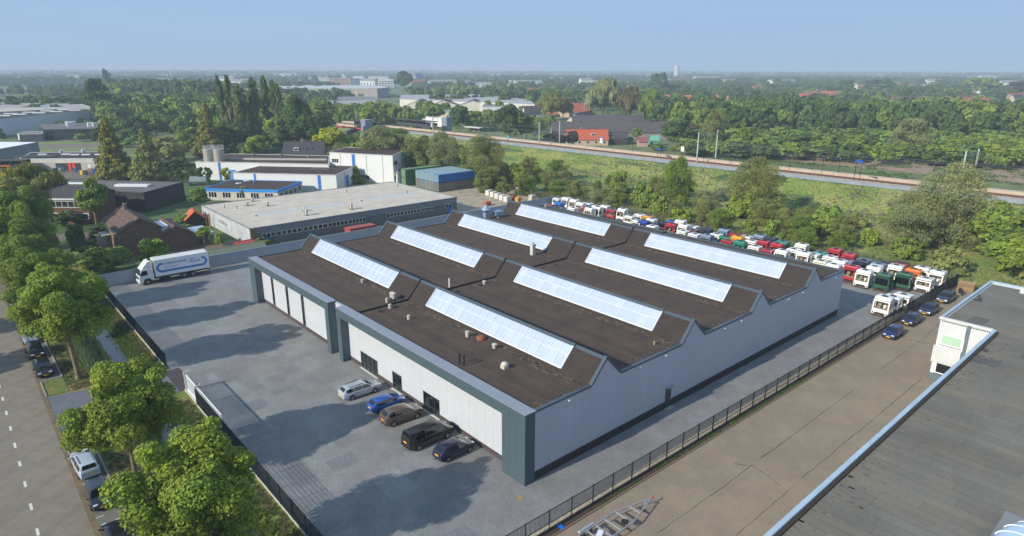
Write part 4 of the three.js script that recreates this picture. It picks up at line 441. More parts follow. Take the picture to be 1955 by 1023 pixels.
// ---------------------------------------------------------------- boat trailer, scooter, pallets in the lot
{
  const t = thing('boat_trailer', 'galvanised boat trailer frame with a red tipped hitch beside the bar fence', 'trailer', [0, 0.02, 8.8]); const GV = plain(0xb6babd, 0.45, { metalness: 0.6 });
  const L = (s) => [V(-4.2, 0.62, s * 0.9), V(2.8, 0.62, s * 0.88), V(5.9, 0.62, s * 0.12)];
  for (const s of [-1, 1]) { const p = L(s); part('side_beam', [bar(p[0], p[1], 0.07, 0.13), bar(p[1], p[2], 0.07, 0.13)], GV, t); }
  for (const x of [-3.6, -1.8, -0.7, 0.3, 1.4, 2.75]) part('cross_beam', bb(x - 0.05, x + 0.05, 0.56, 0.66, -0.86, 0.86), GV, t); part('cross_beam', bb(4.1, 4.2, 0.56, 0.66, -0.52, 0.52), GV, t);
  part('bolster', cbox(0.9, 0.06, 0.45, -0.3, 0.72, 0.1, 0.5), plain(0xd6dadb, 0.4), t);
  part('drawbar', [bar(V(5.5, 0.62, 0), V(6.35, 0.62, 0), 0.09, 0.1)], GV, t); part('hitch', rbox(0.28, 0.14, 0.16, 0.05, 6.45, 0.64, 0), plain(0xc81e2c, 0.4), t);
  const sp = new THREE.Group(); sp.name = 'spare_wheel'; sp.position.set(2.2, 0.78, 0.52); t.add(sp); part('tyre', new THREE.TorusGeometry(0.21, 0.09, 8, 20).rotateX(Math.PI / 2), RUBBER, sp); part('rim', cyl(0.15, 0.15, 0.08, 0, -0.04, 0, 14), plain(0x303234, 0.5), sp);
  for (const s of [-1, 1]) { for (const x of [-0.15, -0.95]) { const w = new THREE.Group(); w.name = 'wheel'; w.position.set(x, 0.31, s * 1.08); t.add(w); part('tyre', new THREE.TorusGeometry(0.22, 0.09, 8, 20), RUBBER, w); part('rim', cyl(0.15, 0.15, 0.12, 0, -0.06, 0, 14).rotateX(Math.PI / 2), STEEL, w); } part('mudguard', rbox(1.75, 0.16, 0.28, 0.08, -0.55, 0.72, s * 1.08, 3), GV, t); }
  const jw = new THREE.Group(); jw.name = 'jockey_wheel'; jw.position.set(5.2, 0.12, 0.16); t.add(jw); part('tyre', new THREE.TorusGeometry(0.09, 0.04, 6, 14), RUBBER, jw); part('stem', cyl(0.025, 0.025, 0.9, 0, 0, 0, 8), GV, jw);
  const bs = thing('blue_sheet', 'small bright blue plastic sheet lying at the foot of the bar fence', 'sheet', [-1.4, 0.05, 5.75]); part('sheet', (() => { const g = new THREE.PlaneGeometry(0.5, 0.5, 6, 6).rotateX(-Math.PI / 2); const p = g.attributes.position; for (let i = 0; i < p.count; i++) p.setY(i, 0.09 * rnd()); g.computeVertexNormals(); return g; })(), plain(0x0a6fd0, 0.5), bs);
  const pl = G(1836, 549); const sk = thing('pallet_stack', 'stack of pale wooden boards by the end of the bar fence', 'pallet stack', [91.5, 0.02, 9.0], 0.1); for (let k = 0; k < 7; k++) for (let j = 0; j < 4; j++) part('board', cbox(0.5, 0.1, 2.3, -0.9 + j * 0.55 + rr(-0.04, 0.04), 0.12 + k * 0.16, rr(-0.08, 0.08)), dirty(pick([0xb89a70, 0xa98a62, 0xc4a880]), 0.9), sk); for (let k = 0; k < 3; k++) part('bearer', cbox(2.2, 0.07, 0.1, 0, 0.04, -0.8 + k * 0.8), dirty(0x8a7050, 0.9), sk);
  const sc = thing('scooter', 'dark scooter parked in front of the board stack', 'scooter', [87.7, 0.02, 9.2], 0.5); part('body', [rbox(1.0, 0.4, 0.35, 0.12, -0.1, 0.6, 0), rbox(0.2, 0.65, 0.4, 0.08, 0.55, 0.65, 0), rbox(0.7, 0.12, 0.32, 0.05, -0.3, 0.84, 0)], paint(0x23242c), sc); part('handlebar', [rod(V(0.6, 0.9, 0), V(0.5, 1.1, 0), 0.03), rod(V(0.48, 1.1, -0.3), V(0.48, 1.1, 0.3), 0.02)], BLACK, sc); for (const x of [-0.6, 0.72]) part('wheel', new THREE.TorusGeometry(0.2, 0.07, 8, 18).translate(x, 0.27, 0), RUBBER, sc); part('seat', rbox(0.6, 0.1, 0.28, 0.05, -0.35, 0.93, 0), BLACK, sc);
}
// ---------------------------------------------------------------- neighbouring and far buildings
const ROOFB = mat(0xc9beb6, 0.95, { map: T.felt }), ROOFD = mat(0x8a8583, 0.95, { map: T.felt }), WHT = clean(0xdcdedd, 0.6), GRY = dirty(0x8c939c, 0.55), DGR = dirty(0x74767e, 0.6), BLU = plain(0x2a6cbc, 0.55), REDT = mat(0xa85a48, 0.85, { map: T.tile }), ORT = mat(0xc07250, 0.85, { map: T.tile }), BRT = mat(0x6e574b, 0.9, { map: T.tile }), DKT = mat(0x4c4a4e, 0.9, { map: T.tile }), BRK = mat(0xffffff, 0.9, { map: T.brick });
// flat-roofed block from roof corners (photo pixels at height h, or world [x, z])
function block(name, label, pts, h, o = {}) {
  const w = pts.map((p) => (o.world ? [p[0], p[1]] : (() => { const g = G(p[0], p[1], h); return [g.x, g.z]; })())), cx = w.reduce((s, p) => s + p[0], 0) / w.length, cz = w.reduce((s, p) => s + p[1], 0) / w.length, L = w.map(([x, z]) => [x - cx, z - cz]);
  const t = thing(name, label, o.cat || 'building', [cx, 0, cz], 0, o.group); let area = 0; L.forEach((p, i) => { const q = L[(i + 1) % L.length]; area += p[0] * q[1] - q[0] * p[1]; }); if (area > 0) L.reverse();
  const edges = L.map((p, i) => { const q = L[(i + 1) % L.length], d = [q[0] - p[0], q[1] - p[1]], n = Math.hypot(...d), u = [d[0] / n, d[1] / n]; let nn = [u[1], -u[0]]; const m = [(p[0] + q[0]) / 2, (p[1] + q[1]) / 2]; if (nn[0] * m[0] + nn[1] * m[1] < 0) nn = [-nn[0], -nn[1]]; return { p, q, u, nn, n }; });
  const slabOn = (e, s0, s1, y0, y1, d0, d1) => prism([[e.p[0] + e.u[0] * s0 + e.nn[0] * d0, e.p[1] + e.u[1] * s0 + e.nn[1] * d0], [e.p[0] + e.u[0] * s1 + e.nn[0] * d0, e.p[1] + e.u[1] * s1 + e.nn[1] * d0], [e.p[0] + e.u[0] * s1 + e.nn[0] * d1, e.p[1] + e.u[1] * s1 + e.nn[1] * d1], [e.p[0] + e.u[0] * s0 + e.nn[0] * d1, e.p[1] + e.u[1] * s0 + e.nn[1] * d1]], y0, y1);
  const fixWind = (g) => g;
  edges.forEach((e, i) => part('wall', fixWind(slabOn(e, 0.02, e.n - 0.02, 0, h - 0.2, -0.28, 0)), (o.walls && o.walls[i]) || o.wall || WHT, t));
  part('roof', prism(L.map(([x, z]) => [x * 0.998, z * 0.998]), h - 0.28, h - 0.12), o.roof || ROOFB, t); edges.forEach((e) => part('roof_edge', slabOn(e, -0.1, e.n + 0.1, h - 0.19, h, -0.2, 0.1), o.trim || dirty(0xd5d6d3), t));
  // pick the edge whose middle shows at this photo pixel best
  const edgeNear = (px, py, y) => { let b = 0, bd = 1e9; edges.forEach((e, i) => { const [x, yy] = pxOf(V(cx + (e.p[0] + e.q[0]) / 2, y, cz + (e.p[1] + e.q[1]) / 2)); const d = Math.hypot(x - px, yy - py); if (d < bd) { bd = d; b = i; } }); return edges[b]; };
  const on = (nm, e, f0, f1, y0, y1, m, d = 0.05, parent = t) => part(nm, slabOn(e, e.n * f0, e.n * f1, y0, y1, -0.1, d), m, parent);
  const win = (e, f0, f1, y0, y1, nP, fm = WHT, gm = WGLASS) => { const fr = on('window', e, f0, f1, y0, y1, fm, 0.03); for (let k = 0; k < nP; k++) { const a = lerp(f0, f1, (k + 0.1) / nP), b = lerp(f0, f1, (k + 0.9) / nP); part('pane', slabOn(e, e.n * a, e.n * b, y0 + 0.1, y1 - 0.1, -0.05, 0.06), gm, fr); } };
  const roofBox = (nm, px, py, w, hh, d, m, ry = 0) => { const g = G(px, py, h); const q = part(nm, rbox(w, hh, d, 0.04), m, t); q.position.set(g.x - cx, h - 0.12 + hh / 2, g.z - cz); q.rotation.y = ry; return q; };
  return { t, edges, edgeNear, on, win, roofBox, L, cx, cz, h };
}
function house(name, label, pos, turn, L, W, he, hr, wm, rm, o = {}) {
  const t = thing(name, label, o.cat || 'house', pos, turn, o.group), a = L / 2, b = W / 2;
  part('wall', pushZY([[-b, 0], [b, 0], [b, he], [0, hr - 0.1], [-b, he]], -a + 0.12, a - 0.12), wm, t);
  const ov = 0.35, sl = (hr - he) / b, dx = b + ov; for (const s of [-1, 1]) { const len = Math.hypot(dx, sl * dx), g = new THREE.BoxGeometry(L + 0.3, 0.16, len).toNonIndexed(); const p = g.attributes.position, uv = new Float32Array(p.count * 2); for (let i = 0; i < p.count; i++) { uv[2 * i] = p.getX(i); uv[2 * i + 1] = p.getZ(i); } g.setAttribute('uv', new THREE.BufferAttribute(uv, 2)); g.rotateX(s * Math.atan2(sl * dx, dx)); g.translate(0, hr - sl * dx / 2, s * dx / 2); part('roof', g, rm, t); }
  part('ridge', bb(-a - 0.16, a + 0.16, hr - 0.02, hr + 0.1, -0.14, 0.14), rm, t);
  if (o.chimney) part('chimney', [cbox(0.6, 1.5, 0.6, a * o.chimney, hr + 0.4, 0), cbox(0.7, 0.12, 0.7, a * o.chimney, hr + 1.2, 0)], BRK, t);
  const nW = o.windows || 0; for (let k = 0; k < nW; k++) for (const s of [-1, 1]) { const x = -a + L * (k + 0.5) / nW; const w = part('window', bb(x - 0.6, x + 0.6, he * 0.35, he * 0.75, s * b - 0.05, s * b + 0.06), WHT, t); part('pane', bb(x - 0.5, x + 0.5, he * 0.35 + 0.1, he * 0.75 - 0.1, s * b - 0.04, s * b + 0.075), WGLASS, w); }
  for (const [x, s] of o.dormers || []) { const y = lerp(he, hr, 0.35), z = s * b * 0.62; const d = part('dormer', bb(x - 0.9, x + 0.9, y, y + 1.1, z - s * 1.2, z + s * 0.35), WHT, t); part('pane', bb(x - 0.7, x + 0.7, y + 0.2, y + 0.95, z + s * 0.34, z + s * 0.38), WGLASS, d); }
  return t;
}
const TB = YAW - Math.PI / 2;
{ // long pale-roofed works hall behind the steel wall
  const b = block('works_hall', 'low grey works hall with a pale flat roof behind the steel wall', [[11.7, -95.7], [63.9, -95.7], [63.9, -127], [11.7, -127]], 3.95, { world: 1, wall: DGR, roof: mat(0xd8cebe, 0.9, { map: T.grime }), trim: dirty(0x9a9ca0) });
  const f = b.edges.find((e) => e.nn[1] > 0.9), l = b.edges.find((e) => e.nn[0] < -0.9), F = (x) => Math.abs((x - 11.7) - (f.p[0] < f.q[0] ? 0 : 52.2)) / 52.2;
  const ff = (x0, x1) => [Math.min(F(x0), F(x1)), Math.max(F(x0), F(x1))];
  b.on('wall_band', f, ...ff(12.9, 63.8), 2.62, 3.7, dirty(0x8c8e95), 0.04); b.on('wall_cover', l, 0.005, 0.995, 0, 3.75, dirty(0xc2c8ce, 0.55), 0.05);
  for (const [a, c, n] of [[14, 16.7, 3], [17, 22.6, 5], [22.9, 28.5, 5], [28.7, 33.4, 5], [33.6, 37.9, 5], [43.4, 48, 5], [48.2, 52.6, 5], [53.2, 57, 5], [60.4, 62.1, 2]]) b.win(f, ...ff(a, c), 1.55, 2.5, n);
  for (const x of [14.4, 60.9]) { const d = b.on('door', f, ...ff(x, x + 1.15), 0, 1.95, BLU, 0.06); part('handle', cbox(0.06, 0.14, 0.04, x + 1.0 - b.cx, 1.0, -95.6 - b.cz), STEEL, d); } b.on('panel', f, ...ff(12.0, 13.0), 0, 3.7, dirty(0x8b7740), 0.05); b.on('panel', f, ...ff(15.7, 16.5), 0.4, 1.5, dirty(0x7a6a3c), 0.05); b.on('panel', f, ...ff(52.7, 53.15), 1.5, 2.5, dirty(0xa08468), 0.05);
  for (const [x0, x1] of [[17.3, 38.2], [43.3, 59.1]]) { const s = part('roof_light', [pushZY([[-107.8, 3.8], [-107.15, 4.2], [-106.5, 3.8]], x0, x1)].map((g) => g.translate(-b.cx, 0, -b.cz)), plain(0xc4c6c6, 0.5), b.t); for (let x = x0; x <= x1; x += 1.3) part('rib', pushZY([[-107.85, 3.82], [-107.15, 4.24], [-106.45, 3.82]], x, x + 0.08).translate(-b.cx, 0, -b.cz), plain(0xbfc4c8, 0.5), s); }
  for (const [x, z, h] of [[25.9, -100.4, 1.25], [36.5, -99.8, 1.25], [23.4, -116.3, 0.85], [19.9, -119.8, 0.7], [22.7, -124.1, 0.7], [27.5, -105.2, 0.7]]) { const a = part('air_conditioner', rbox(0.55, h, 1.0, 0.05, x - b.cx, 3.95 + h / 2 + 0.1, z - b.cz), dirty(0xe4e0d4, 0.5), b.t); for (let k = 0; k < (h > 1 ? 2 : 1); k++) part('fan_grille', new THREE.TorusGeometry(0.24, 0.04, 6, 18).rotateY(Math.PI / 2).translate(x - 0.29 - b.cx, 4.05 + h * (h > 1 ? 0.28 + k * 0.44 : 0.5), z - 0.1 - b.cz), BLACK, a); part('feet', [cbox(0.5, 0.12, 0.1, x - b.cx, 3.92, z - 0.4 - b.cz), cbox(0.5, 0.12, 0.1, x - b.cx, 3.92, z + 0.4 - b.cz)], BLACK, a); }
  for (const [x, z] of [[15, -120.5], [16.8, -117.6], [46, -120], [57.6, -108.8], [61, -119]]) part('vent_pipe', cyl(0.09, 0.09, 0.7, x - b.cx, 3.85, z - b.cz, 8), BLACK, b.t);
  // sign letters on the street side, too worn to make out
  const cv = document.createElement('canvas'); cv.width = 512; cv.height = 96; const c = cv.getContext('2d'); c.fillStyle = '#b9bfc6'; c.fillRect(0, 0, 512, 96); c.font = 'bold 84px sans-serif'; c.fillStyle = '#a22b2b'; c.fillText('T', 8, 80); c.fillStyle = '#3c3d42'; c.fillText('UONRAA', 66, 80, 420); const tx = new THREE.CanvasTexture(cv); tx.colorSpace = THREE.SRGBColorSpace;
  part('wall_sign', new THREE.PlaneGeometry(9, 1.5).rotateY(-Math.PI / 2).translate(11.62 - b.cx, 2.3, -112 - b.cz), mat(0xffffff, 0.6, { map: tx }), b.t);
}
{ // red site container and loose shed
  const cg = (x0, x1, y0, y1, z0, z1) => { const s = [], L = x1 - x0, n = Math.round(L / 0.28); for (let k = 0; k < n; k++) { const a = x0 + L * k / n, b = L / n; s.push([a, z1], [a + b * 0.45, z1], [a + b * 0.55, z1 - 0.04], [a + b * 0.9, z1 - 0.04]); } s.push([x1, z1], [x1, z0]); s.push([x0, z0]); return prism(s, y0, y1); };
  const container = (label, hex, x, y, z, L, turn, group, top) => { const t = thing('shipping_container', label, 'container', [x, y, z], turn, group), M = dirty(hex, 0.6); part('body', cg(-L / 2, L / 2, 0.12, 2.5, -1.2, 1.2), M, t); part('roof', bb(-L / 2 + 0.02, L / 2 - 0.02, 2.5, 2.58, -1.18, 1.18), top ? dirty(top, 0.6) : M, t); part('end_frame', [-1, 1].flatMap((s) => [bb(s * L / 2 - 0.06, s * L / 2 + 0.06, 0, 2.6, -1.22, -1.08), bb(s * L / 2 - 0.06, s * L / 2 + 0.06, 0, 2.6, 1.08, 1.22), bb(s * L / 2 - 0.06, s * L / 2 + 0.06, 2.46, 2.6, -1.08, 1.08)]), M, t); for (const s of [-0.56, 0.56]) { const d = part('door', bb(-L / 2 - 0.09, -L / 2 - 0.02, 0.2, 2.42, s - 0.5, s + 0.5), top ? dirty(top, 0.6) : M, t); part('lock_rod', [-0.2, 0.2].map((k) => cyl(0.025, 0.025, 2.2, -L / 2 - 0.12, 0.2, s + k, 6)), STEEL, d); } return t; };
  container('bright red site container with an open dark end behind the steel wall', 0xd03a20, 32.5, 0, -88.3, 6.1, 0, undefined, 0xb75a50);
  const c = [0x6a9cc0, 0x7aa6be, 0x5c92bc, 0x86a8b8, 0x2474c0], lower = [0x8d8a80, 0x7f8f9a, 0x9a948a, 0x8a9298, 0x8b8478];
  for (let k = 0; k < 5; k++) { container(`${k === 4 ? 'clean blue shipping container on the near side' : 'faded blue shipping container in the row'} of the upper layer`, c[k], 83.3, 2.62, -132.8 + k * 2.47, 13.2, 0, k === 4 ? undefined : 'faded blue containers of the upper layer', k === 4 ? 0x8fb4cc : 0x9db8c2); container('weathered grey shipping container under the blue containers', lower[k], 83.3, 0, -132.8 + k * 2.47, 13.2, 0, 'grey containers of the lower layer'); }
  for (let k = 0; k < 2; k++) container(k ? 'dull green shipping container under another green container' : 'dull green shipping container on top of another green container', 0x5f8a62, 81.5, k ? 0 : 2.62, -138.2, 13.2, 0, undefined, 0x82a878);
  // builder's yard heap
  struct('builders_yard', sheet([[64.3, -88], [98, -88], [104, -118], [90, -121], [64.3, -121]], 0.015), mat(0xffffff, 1, { map: T.sand }), 'sandy builder yard ground beyond the steel wall');
  for (let k = 0; k < 5; k++) { const g = G(934 + k * 8.6, 373 + k * 3, 0); const t = thing('white_crate', 'white block crate in the row on the builder yard', 'crate', [g.x, 0, g.z], 0.2, 'white crates on the builder yard'); part('crate_body', rbox(2.0, 1.5, 1.3, 0.06, 0, 0.82, 0), dirty(0xe9e6df), t); part('skid', bb(-0.9, 0.9, 0, 0.1, -0.5, 0.5), dirty(0x8a7050), t); }
  const stacks = [[965, 362, 5.5, 1.4, 1.8, 0xa39a8c, 'grey stacked concrete slabs with an orange top', 0xd0542a], [998, 369, 4.5, 1.9, 1.6, 0xb0a796, 'pale stacked slabs beside green bins', 0xc9bfa9], [963, 378, 1.3, 1.5, 1.3, 0xa5775c, 'brown brick pack at the end of the white crates', 0x94684f], [972, 380, 1.3, 1.5, 1.3, 0xb08a6c, 'tan brick pack beside the brown one', 0x9c7458], [981, 382, 1.3, 1.5, 1.3, 0x9c6a50, 'reddish brick pack beside the tan one', 0x8a5a44], [989, 386, 1.4, 1.5, 1.2, 0xd8a840, 'yellow wrapped pallet by the steel wall', 0xd8a840], [1016, 382, 1.6, 1.5, 1.4, 0xd8d2c4, 'pale big bag near the steel wall', 0xe0dace], [938, 358, 3.2, 1.6, 1.8, 0x8a6a52, 'rusty skip full of rubble', 0x6e8090], [952, 366, 3.6, 0.9, 2.2, 0xa8583c, 'heap of broken terracotta tiles', 0xb8704c], [931, 392, 1.6, 1.1, 1.4, 0xb05a40, 'red plastic barrier blocks on the sandy ground', 0xc86a4c], [885, 360, 5.0, 0.7, 2.0, 0x5b5a58, 'low flat trailer beside the containers', 0x6e6c68]];
  for (const [px, py, w, h, d, col, lab, top] of stacks) { const g = G(px, py, 0), t = thing('material_stack', lab, 'stack', [g.x, 0, g.z], rr(-0.2, 0.2)); const n = Math.max(2, Math.round(h / 0.42)); for (let k = 0; k < n; k++) part('layer', rbox(w * rr(0.93, 1), h / n - 0.03, d * rr(0.92, 1), 0.03, rr(-0.05, 0.05), h / n * (k + 0.5), rr(-0.05, 0.05)), dirty(k === n - 1 ? top : col, 0.9), t); }
  for (const [dx, dz, cc, l] of [[0, 0, 0x11755c, 'green plastic bin on the builder yard'], [1.1, -0.4, 0x1d6a8c, 'blue green plastic bin on the builder yard']]) { const g = G(1031, 372, 0), t = thing('plastic_bin', l, 'bin', [g.x + dx, 0, g.z + dz]); part('bin_body', cyl(0.42, 0.52, 1.6, 0, 0, 0, 12), plain(cc, 0.5), t); part('lid', cyl(0.56, 0.5, 0.12, 0, 1.6, 0, 12), plain(cc, 0.5), t); }
}
{ // white and blue factory complex, turned against the yard
  const hb = block('factory_hall', 'white factory hall with a brown flat roof and blue strips', [[641.6, 333.6], [678.6, 316.4], [513.7, 311.8], [445.1, 329.2]], 5, { roof: ROOFB }); let e = hb.edgeNear(545, 345, 2.5); hb.on('blue_strip', e, 0.2, 0.22, 0, 4.8, BLU); hb.on('blue_strip', e, 0.82, 0.85, 0, 4.8, BLU); e = hb.edgeNear(660, 335, 2.5); hb.on('blue_strip', e, 0.38, 0.4, 0, 4.8, BLU); hb.on('door', e, 0.44, 0.6, 0, 3.4, BLU); hb.win(e, 0.7, 0.96, 1.2, 2.4, 4); hb.roofBox('roof_light', 612, 323, 6, 0.3, 1.2, dirty(0x6b6460), -0.8); hb.roofBox('vent_pipe', 494, 325, 0.15, 0.9, 0.15, STEEL);
  const lo = block('factory_office', 'low office with a bright blue fascia and brown flat roof', [[530.3, 362.4], [576.3, 345.6], [444.6, 342.5], [388.4, 359.4]], 3.3, { wall: dirty(0xd6d0c2), roof: ROOFB, trim: plain(0x2f8ad6, 0.5) }); for (const [px, py] of [[460, 366], [556, 358]]) { const q = lo.edgeNear(px, py, 1.6); lo.on('fascia', q, 0.0, 1.0, 2.5, 3.1, plain(0x2a86d0, 0.5), 0.08); for (let k = 0; k < 5; k++) lo.win(q, 0.06 + k * 0.19, 0.17 + k * 0.19, 0.8, 2.4, 3); } lo.roofBox('roof_light', 456, 350, 1.4, 0.25, 1.2, WHT); lo.roofBox('roof_light', 471, 345, 1.4, 0.25, 1.2, WHT); lo.roofBox('vent', 486, 348, 0.5, 0.5, 0.5, GRY);
  const tl = block('factory_tower', 'tall white factory block with blue window strips and a brown roof', [[749.5, 296.5], [781.7, 282.9], [660.7, 280.6], [628.8, 290.1]], 9, { roof: ROOFB }); e = tl.edgeNear(690, 315, 4.5); const e2 = tl.edgeNear(766, 310, 4.5); tl.on('glass_strip', e, 0.36, 0.41, 0, 8.7, BLU, 0.06); tl.on('seam', e, 0.585, 0.59, 0, 8.7, GRY); tl.on('seam', e, 0.17, 0.175, 0, 8.7, GRY); tl.win(e, 0.03, 0.14, 5.6, 7.0, 3); tl.on('seam', e, 0.84, 0.845, 0, 8.7, GRY); tl.win(e2, 0.03, 0.24, 5.6, 7.0, 3); tl.win(e2, 0.76, 0.97, 5.6, 7.0, 3); tl.on('glass_strip', e2, 0.46, 0.5, 0, 8.7, BLU); tl.on('glass_strip', e2, 0.72, 0.74, 0, 8.7, BLU); tl.win(e2, 0.03, 0.24, 1.2, 2.4, 3); tl.win(e2, 0.76, 0.97, 5.6, 7, 3);
  tl.win(e, 0.42, 0.62, 0.8, 2.2, 6);
  const an = block('factory_annex', 'small white annex with a dark roof at the tall block corner', [[757, 330], [780, 326], [782, 318], [762, 321]], 4, { roof: ROOFD });
  const bh = block('factory_back_hall', 'long low white hall with a brown roof and a skylight ridge behind the silos', [[373, 308], [628, 313], [628.8, 297], [438, 293]], 6, { roof: ROOFB }); e = bh.edgeNear(500, 318, 3); bh.on('blue_strip', e, 0.17, 0.19, 0, 5.8, BLU); bh.on('door', e, 0.24, 0.3, 0, 3.5, plain(0x5a86c0, 0.5)); { const a = G(440, 303, 6.1), b2 = G(624, 304.5, 6.1); part('roof_light', bar(a.sub(V(bh.cx, 0, bh.cz)), b2.sub(V(bh.cx, 0, bh.cz)), 1.4, 0.5), plain(0xa9a49c, 0.5), bh.t); } for (const [x, y] of [[485, 296], [537, 297], [590, 300]]) bh.roofBox('vent', x, y, 0.8, 0.7, 0.8, GRY);
  const SILO = plain(0xb0aca2, 0.4, { metalness: 0.35 }); for (const [px, lab] of [[405, 'tall steel silo at the outer end beside the factory hall'], [424, 'tall steel silo on the factory side of its twin']]) { const g = G(px, 341, 0), t = thing('silo', lab, 'silo', [g.x, 0, g.z]); part('tank', cyl(1.75, 1.75, 9.2, 0, 0.6, 0, 24), SILO, t); part('cone', cyl(0.6, 1.75, 0.9, 0, -0.1, 0, 24).translate(0, 0, 0), SILO, t); part('top_rail', [...Array(10).keys()].map((k) => cyl(0.04, 0.04, 1.1, 1.7 * Math.cos(k * 0.628), 9.8, 1.7 * Math.sin(k * 0.628), 5)).concat([new THREE.TorusGeometry(1.7, 0.04, 5, 24).rotateX(Math.PI / 2).translate(0, 10.9, 0), new THREE.TorusGeometry(1.7, 0.04, 5, 24).rotateX(Math.PI / 2).translate(0, 10.4, 0)]), plain(0xd0d0cc, 0.4), t); for (let k = 1; k < 6; k++) part('band', new THREE.TorusGeometry(1.76, 0.03, 5, 28).rotateX(Math.PI / 2).translate(0, 0.6 + k * 1.55, 0), plain(0x9a968c, 0.4), t); }
  const bc = G(381, 353, 0), bs = thing('blue_shelter', 'curved blue cycle shelter beside the hedge', 'shelter', [bc.x, 0, bc.z], -0.5); part('vault', new THREE.CylinderGeometry(1.6, 1.6, 5, 14, 1, true, 0, Math.PI).rotateZ(Math.PI / 2).rotateX(Math.PI / 2).rotateX(-Math.PI / 2).translate(0, 1.2, 0), dirty(0x8f9aa0), bs); part('end_panel', [new THREE.CircleGeometry(1.6, 16, 0, Math.PI).rotateY(Math.PI / 2).translate(-2.5, 1.2, 0), bb(-2.52, -2.48, 0, 1.2, -1.6, 1.6)], plain(0x1668c4, 0.5), bs); part('post', [bb(2.4, 2.5, 0, 1.2, -1.6, -1.5), bb(2.4, 2.5, 0, 1.2, 1.5, 1.6)], GRY, bs);
}
{ // dark clad workshop and the brick house
  const d = block('dark_workshop', 'black clad workshop with a grey roof behind the brick house', [[273.8, 367.3], [349.9, 346.7], [130, 342.3], [110.5, 359.5]], 5.2, { wall: mat(0x3a3735, 0.8, { map: T.board }), roof: dirty(0x6f6d68), trim: dirty(0x4a4845) }); const e = d.edgeNear(240, 385, 2.6); d.on('entrance', e, 0.06, 0.28, 0, 3.6, plain(0x2a2022, 0.8), 0.03); d.on('door', e, 0.09, 0.14, 0, 2.4, plain(0x4a2b24, 0.7), 0.07); const e2 = d.edgeNear(318, 380, 2.6); d.on('door', e2, 0.62, 0.72, 0, 2.4, plain(0x242224, 0.7), 0.06); d.roofBox('roof_light', 148, 351.5, 8, 0.5, 2, WHT, -0.75); d.roofBox('roof_light', 254, 354.5, 9, 0.5, 2, WHT, -0.75); d.roofBox('vent_pipe', 218, 366, 0.25, 0.9, 0.25, BLACK);
  const g = G(137, 418, 0), o = house('brick_office', 'brown brick office with a dark hipped roof and long windows behind the street trees', [g.x, 0, g.z], -0.75, 17, 10, 6, 8.4, mat(0xb89a88, 0.9, { map: T.brick }), DKT, { cat: 'building' }); for (const y of [1.0, 3.9]) { const w = part('window_band', bb(-8, 8, y, y + 1.6, 4.95, 5.06), WHT, o); for (let k = 0; k < 11; k++) part('pane', bb(-7.9 + k * 1.44, -6.6 + k * 1.44, y + 0.15, y + 1.45, 5.0, 5.09), WGLASS, w); } part('fascia', bb(-8.6, 8.6, 5.75, 6.05, 5.0, 5.4), WHT, o);
  // the house: ridge along z, eaves 5 m, ridge 7.2 m
  const h = house('brick_house', 'brown brick house with a brown tiled gable roof beside the yard', [-6.25, 0, -111.6], Math.PI / 2, 15.4, 7.3, 5, 7.3, mat(0xd2bfae, 0.9, { map: T.brick }), BRT, { chimney: 0.45 });
  const side = part('window_band', bb(-7.2, 7.2, 3.6, 4.85, -3.72, -3.66), WHT, h); for (let k = 0; k < 9; k++) part('pane', bb(-7.1 + k * 1.6, -5.7 + k * 1.6, 3.7, 4.75, -3.76, -3.7), WGLASS, side);
  { const w = part('window', bb(7.56, 7.64, 0.7, 1.7, -2.6, -0.4), WHT, h); part('pane', bb(7.6, 7.67, 0.8, 1.6, -2.5, -0.5), WGLASS, w); part('canopy', [bb(1.5, 5.5, 2.7, 2.95, -5.2, -3.7), bb(5.2, 5.35, 0, 2.7, -5.1, -4.95)], dirty(0xcac7bd), h); part('bargeboard', [bar(V(7.85, 7.35, 0), V(7.85, 4.75, 4), 0.1, 0.2), bar(V(7.85, 7.35, 0), V(7.85, 4.75, -4), 0.1, 0.2)], BRT, h); }
  const ax = house('brick_house_wing', 'low brown brick wing with a long sloping roof joined to the brick house', [-0.2, 0, -108.5], Math.PI / 2, 10, 7.5, 2.6, 4.9, mat(0xd2bfae, 0.9, { map: T.brick }), BRT, {}); { const w = part('window', bb(4.86, 4.95, 0.9, 2.1, 0.2, 1.8), WHT, ax); part('pane', bb(4.9, 4.98, 1.0, 2.0, 0.3, 0.95), WGLASS, w); part('pane', bb(4.9, 4.98, 1.0, 2.0, 1.05, 1.7), WGLASS, w); const dm = part('dormer', bb(-3.5, 2.4, 3.6, 4.9, -3.6, -0.8), WHT, ax); part('conservatory_roof', bb(-4.5, 3.5, 2.3, 2.4, 3.9, 7.4), new THREE.MeshPhysicalMaterial({ color: 0x9fb0b4, roughness: 0.15, clearcoat: 1 }), ax); part('conservatory_post', [bb(-4.5, -4.4, 0, 2.3, 7.2, 7.3), bb(3.4, 3.5, 0, 2.3, 7.2, 7.3), bb(-0.5, -0.4, 0, 2.3, 7.2, 7.3)], WHT, ax); }
  { const g = G(584, 306, 0), hb = house('dark_bungalow', 'dark hip roofed bungalow with a white dormer behind the long low hall', [g.x, 0, g.z], TB + 0.12, 15.5, 11, 2.6, 7.4, dirty(0xcfc6b8), DKT, { chimney: -0.1, dormers: [[-2.6, 1]], windows: 3 }); for (const x of [1.6, 3.6]) part('roof_window', new THREE.BoxGeometry(0.9, 0.08, 1.1).rotateX(0.72).translate(x, 5.0, 2.95), WGLASS, hb); }
